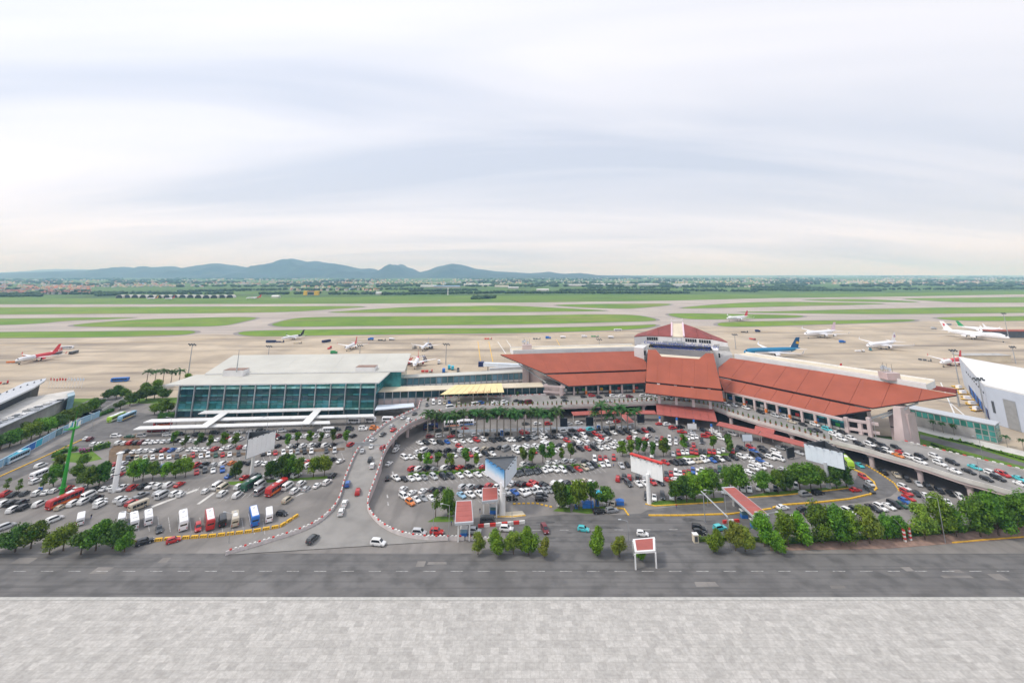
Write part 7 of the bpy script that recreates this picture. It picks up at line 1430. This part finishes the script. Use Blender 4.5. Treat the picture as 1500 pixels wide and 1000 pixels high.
SV = [((84, 519), 'bus', (10, -2.5), 'paint_b', 'black apron bus nearest the left red-tailed airliner'), ((108, 518), 'bus', (10, -2.5), 'paint_d', 'dark apron bus right of the left airliner'), ((98, 511), 'bus', (10, -.5), 'jet_white', 'white apron bus behind the left airliner tail'), ((34, 528), 'stairs', (-6, -4), 'orange_paint', 'orange boarding stairs at the left airliner nose'), ((88, 516), 'stairs', (-6, -3), 'red_paint', 'red boarding stairs at the left airliner tail'), ((26, 531), 'tug', (10, -.5), 'orange_paint', 'orange baggage carts below the left airliner nose'), ((176, 558), 'bus', (-10, .5), 'blue_paint', 'blue apron bus above the trees left of the glass hall'), ((397, 502), 'bus', (10, 0), 'navy', 'dark blue apron bus behind the hall, leftmost'), ((414, 501.5), 'tug', (10, 0), 'navy', 'dark baggage carts right of the leftmost blue apron bus'), ((440, 503), 'tug', (10, 0), 'cream_roof', 'tan baggage carts on the open apron'), ((478, 501.5), 'bus', (10, -1.5), 'navy', 'dark blue apron bus left of the parked red and white jet'), ((484, 510), 'tug', (10, -5), 'red_paint', 'red baggage carts left of the parked jet'), ((489, 518), 'truck', (10, 0), 'jet_green', 'green service truck behind the hall roof'), ((543, 498), 'truck', (-10, 0), 'blue_paint', 'blue catering truck right of the red and white jet'), ((563, 499), 'tug', (10, 0), 'dark_steel', 'dark baggage carts next to the blue catering truck'), ((574, 498), 'tank', (10, 0), 'jet_white', 'white fuel truck near the middle white airliner'), ((607, 510), 'truck', (10, -3), 'concrete_pale', 'pale cargo truck left of the middle white airliner'), ((631, 510), 'stairs', (-8, -2), 'navy', 'dark boarding stairs at the middle white airliner'), ((600, 533), 'stairs', (8, -3), 'red_paint', 'red boarding stairs beside the jet facing the link'), ((622, 529), 'stairs', (-8, -3), 'navy', 'dark boarding stairs right of the jet facing the link'), ((643, 532), 'truck', (3, -8), 'jet_white', 'white truck on the apron behind the link building'), ((650, 545), 'truck', (2, -8), 'blue_paint', 'blue truck behind the link building'), ((658, 540), 'truck', (1, -8), 'cyan_paint', 'turquoise truck behind the link building, left one'), ((663, 541), 'truck', (1, -8), 'cyan_paint', 'turquoise truck behind the link building, right one'), ((671, 543), 'tug', (1, -8), 'dark_steel', 'dark carts right of the turquoise trucks'), ((631, 545), 'tug', (10, 0), 'red_paint', 'small red carts behind the link roof'), ((719, 497), 'tug', (10, 0), 'red_paint', 'red baggage train on the middle apron'), ((790, 497), 'tug', (10, 0), 'dark_steel', 'dark carts behind the left red wing'), ((803, 496), 'truck', (10, 0), 'blue_paint', 'blue and yellow truck behind the left red wing'), ((825, 495), 'tank', (10, 0), 'jet_white', 'white tanker truck behind the left red wing'), ((856, 494), 'truck', (10, 0), 'jet_white', 'white truck right of the tanker behind the left wing'), ((875, 493.5), 'tug', (10, 0), 'jet_green', 'green carts behind the left red wing'), ((895, 495), 'tank', (10, 0), 'jet_white', 'second white tanker near the fan-shaped roof'), ((905, 485.5), 'bus', (10, 0), 'jet_white', 'white apron bus by the grass left of the fan roof'), ((1094, 487), 'tug', (10, 0), 'dark_steel', 'dark carts on the apron before the taxiing airliner'), ((1110, 486), 'truck', (10, 0), 'navy', 'dark truck before the taxiing airliner'), ((1105, 498), 'tug', (10, 2), 'red_paint', 'small red carts above the blue airliner'), ((1234, 502), 'truck', (10, 0), 'blue_paint', 'blue truck between the white jumbo and twin-jet'), ((1275, 513), 'stairs', (-6, -4), 'cyan_paint', 'bright blue boarding stairs at the white twin-jet'), ((1264, 515), 'tug', (10, 0), 'jet_white', 'white tug under the white twin-jet nose'), ((1388, 477), 'bus', (10, 0), 'jet_grey', 'grey apron bus behind the phoenix-tailed jumbo'), ((1368, 482), 'truck', (10, 0), 'jet_grey', 'grey truck left of the phoenix-tailed jumbo'), ((1388, 534), 'stairs', (-8, -4), 'red_paint', 'red boarding stairs at the airliner behind the hangar'), ((1362, 529), 'tug', (10, 1), 'dark_steel', 'dark carts left of the airliner behind the hangar'), ((8, 562), 'tug', (10, -1), 'red_paint', 'red and yellow carts at the left apron edge')]
for px, kind, head, m, lab in SV: service(px, kind, head, m, lab, .9)
rr = random.Random(21)
for i in range(10):
    u, v = 1402+i*3.2+rr.uniform(-1, 1), 566+i*4.0+rr.uniform(-1, 1); p = G(u, v); t = thing('cargo_dolly', (p.x, p.y, -.18), '%s yellow cargo dolly from the back beside the white hangar' % ordn(i+1), 'cart', 'cargo dollies beside the hangar', rr.uniform(-.4, .4)); g = MB(); g.box((0, 0, .7), (7, 2.6, .3), 'yellow_paint'); put('bed', g.mesh('bed'), t)
    if i % 2: g = MB(); g.box((0, 0, 1.8), (3.5, 2.4, 1.9), 'jet_white', top=.85); put('container', g.mesh('container'), t)
    wm = wheel_mesh(.35, .25)
    for x in (-2.6, 2.6):
        for s in (-1, 1): put('wheel', wm, t, loc=(x, s*1.1, .36))
# loading bridge roofs by the right tip and behind the link
t = thing('jet_bridge', G(1370, 585), 'red-roofed jet bridge reaching out behind the right roof tip', 'jet bridge'); g = MB(); A, B = G(1358, 566, 9), G(1401, 573, 9); g.beam(A, B, 3, 2.6, 'red_roof_dark'); g.build('tunnel', t); g = MB(); g.tube((B.x, B.y, -.2), (B.x, B.y, 8), .6, .5, 'steel', 8); g.build('support', t)
t = thing('jet_bridge', G(735, 545), 'pale lavender jet bridge behind the link building', 'jet bridge'); g = MB(); A, B = G(705, 533, 6), G(768, 536, 6); g.beam(A, B, 4, 3, 'board_blue'); g.build('tunnel', t); g = MB(); g.box((A.x, A.y, 6), (5, 5, 4), 'navy'); g.build('cab', t); g = MB(); g.tube((A.x+6, A.y, -.2), (A.x+6, A.y, 5), .6, .5, 'steel', 8); g.build('support', t)
t = thing('jet_bridge', G(735, 545), 'second pale jet bridge nearer the link building', 'jet bridge'); g = MB(); A, B = G(717, 541.5, 5), G(770, 538, 6); g.beam(A, B, 3, 2.6, 'jet_grey'); g.build('tunnel', t); g = MB(); g.tube((A.x+4, A.y, -.2), (A.x+4, A.y, 4), .5, .5, 'steel', 8); g.build('support', t)
t = thing('terminal_annex', G(1480, 495), 'dark cargo stacks with red roof at the far right apron', 'building'); p = G(1490, 495); g = MB(); g.box((p.x, p.y+10, 4), (60, 14, 8), 'dark_steel'); g.build('wall', t); g = MB(); g.box((p.x, p.y+10, 8.6), (62, 16, 1), 'red_roof'); g.build('roof', t)
t = thing('cream_shed', G(1430, 525), 'low tan shed behind the white hangar', 'building'); p = G(1445, 530); g = MB(); g.box((p.x, p.y+4, 3), (46, 12, 6), 'cream_roof'); g.build('wall', t); g = MB(); g.box((p.x, p.y+4, 6.3), (47, 13, .5), 'concrete'); g.build('roof', t)
# ------------------------------------------------------------------ people
def person_mesh(sh, tr, pose):
    bm = bmesh.new(); J = {'pel': (0, 0, .95), 'chest': (0, 0, 1.3), 'neck': (0, 0, 1.5), 'head': (0, .02, 1.64), 'top': (0, .01, 1.74)}
    s = .16*pose
    for k, sx in (('l', -1), ('r', 1)): J['hip'+k] = (sx*.1, 0, .9); J['knee'+k] = (sx*.11, s*sx*.6+.03, .5); J['ank'+k] = (sx*.11, s*sx, .09); J['toe'+k] = (sx*.12, s*sx+.16, .04); J['sh'+k] = (sx*.19, 0, 1.43); J['el'+k] = (sx*.25, -s*sx*.5, 1.14); J['wr'+k] = (sx*.25, -s*sx+.1, .9); J['ha'+k] = (sx*.25, -s*sx+.14, .78)
    E_ = [('pel', 'chest'), ('chest', 'neck'), ('neck', 'head'), ('head', 'top')]
    for k in 'lr': E_ += [('pel', 'hip'+k), ('hip'+k, 'knee'+k), ('knee'+k, 'ank'+k), ('ank'+k, 'toe'+k), ('chest', 'sh'+k), ('sh'+k, 'el'+k), ('el'+k, 'wr'+k), ('wr'+k, 'ha'+k)]
    RR_ = {'pel': .15, 'chest': .16, 'neck': .06, 'head': .11, 'top': .08, 'hip': .10, 'knee': .07, 'ank': .045, 'toe': .04, 'sh': .07, 'el': .05, 'wr': .04, 'ha': .045}
    names = list(J); me = bpy.data.meshes.new('person'); me.from_pydata([J[q] for q in names], [(names.index(a), names.index(b)) for a, b in E_], []); ob = bpy.data.objects.new('tmp_person', me); COL.objects.link(ob)
    md = ob.modifiers.new('s', 'SKIN')
    for i, q in enumerate(names): rad = RR_.get(q, RR_.get(q[:-1], .05)); me.skin_vertices[0].data[i].radius = (rad, rad*.8)
    me.skin_vertices[0].data[0].use_root = True; ob.modifiers.new('u', 'SUBSURF').levels = 1
    dg = bpy.context.evaluated_depsgraph_get(); m2 = bpy.data.meshes.new_from_object(ob.evaluated_get(dg)); bpy.data.objects.remove(ob)
    m2.materials.clear()
    for m in (sh, tr, 'skin', 'cloth_dark'): m2.materials.append(M[m])
    for p in m2.polygons: z = p.center.z; x = abs(p.center.x); p.material_index = 3 if z > 1.70 or z < .1 else (2 if z > 1.5 or (x > .2 and z < 1.02 and z > .7) else (0 if z > .96 else 1)); p.use_smooth = True
    return m2
PMS = [person_mesh('cloth_white', 'cloth_dark', 1), person_mesh('cloth_blue', 'cloth_dark', .3), person_mesh('cloth_red', 'cloth_blue', 1), person_mesh('cloth_dark', 'cloth_blue', .2)]
PD = ['white shirt and dark trousers', 'blue shirt and dark trousers', 'red shirt and blue trousers', 'dark jacket and blue trousers']
PP = [((876, 738), 0, 'walking at the car park exit', 0), ((899, 685), 1, 'walking in the middle car park lane', 0), ((985, 632), 3, 'standing near the entrance canopy', 0), ((703, 751), 3, 'standing beside the smaller toll canopy', 0), ((661, 770), 1, 'standing by the nearer toll canopy', 0), ((1266, 676), 3, 'standing at the yellow kerb under the deck', 0), ((1282, 685), 3, 'walking on the lane under the deck', 0), ((991, 745), 2, 'walking on the front road', 0), ((236, 635), 3, 'waiting left under the front white canopy', 0), ((284, 634), 1, 'waiting under the front white canopy', 0), ((292, 633.5), 0, 'standing right under the front white canopy', 0), ((133, 760), 3, 'standing on the lower left tarmac', 0), ((1059, 632), 2, 'standing below the right walkway canopy', 0), ((1092, 637), 3, 'standing beside the pale blue board', 0), ((880, 577), 2, 'standing on the deck before the left wing', 7), ((905, 576.5), 0, 'standing at the left wing doors on the deck', 7), ((1085, 596), 1, 'standing on the deck before the right wing', 7), ((1150, 613), 1, 'standing with luggage on the right deck', 7), ((1196, 626), 3, 'standing near the right deck planter', 7)]
for (u, v), k, w, z in PP:
    p = G(u, v, z); o = bpy.data.objects.new('person', PMS[k]); COL.objects.link(o); o.location = (p.x, p.y, z+.03); o.rotation_euler = (0, 0, rr.uniform(0, 6.28)); tag(o, 'person in %s %s' % (PD[k], w), 'person', 'people about the terminal')
# ------------------------------------------------------------------ haze
hm = bpy.data.materials.new('haze'); hm.use_nodes = True; t = hm.node_tree; t.nodes.clear(); ho = nd(t, 'ShaderNodeOutputMaterial'); pvn = nd(t, 'ShaderNodeVolumePrincipled')
pvn.inputs['Color'].default_value = (.36, .64, 1.0, 1); pvn.inputs['Absorption Color'].default_value = (1, 1, 1, 1); pvn.inputs['Density'].default_value = 9e-5; pvn.inputs['Anisotropy'].default_value = .0; t.links.new(pvn.outputs[0], ho.inputs['Volume'])
M['haze'] = hm
g = MB(); g.box((0, 12300, 259), (78000, 29600, 520.0), 'haze'); o = g.build('haze'); tag(o, 'thin pale blue haze over the plain', 'haze', kind='stuff')
dups = [(l, len(v)) for l, v in LABELS.items() if len(v) > 1 and any(q[1] is None for q in v)]
print('DUP', dups[:20]); print('LONG', [l for l in LABELS if not 4 <= len(l.split()) <= 16][:20])
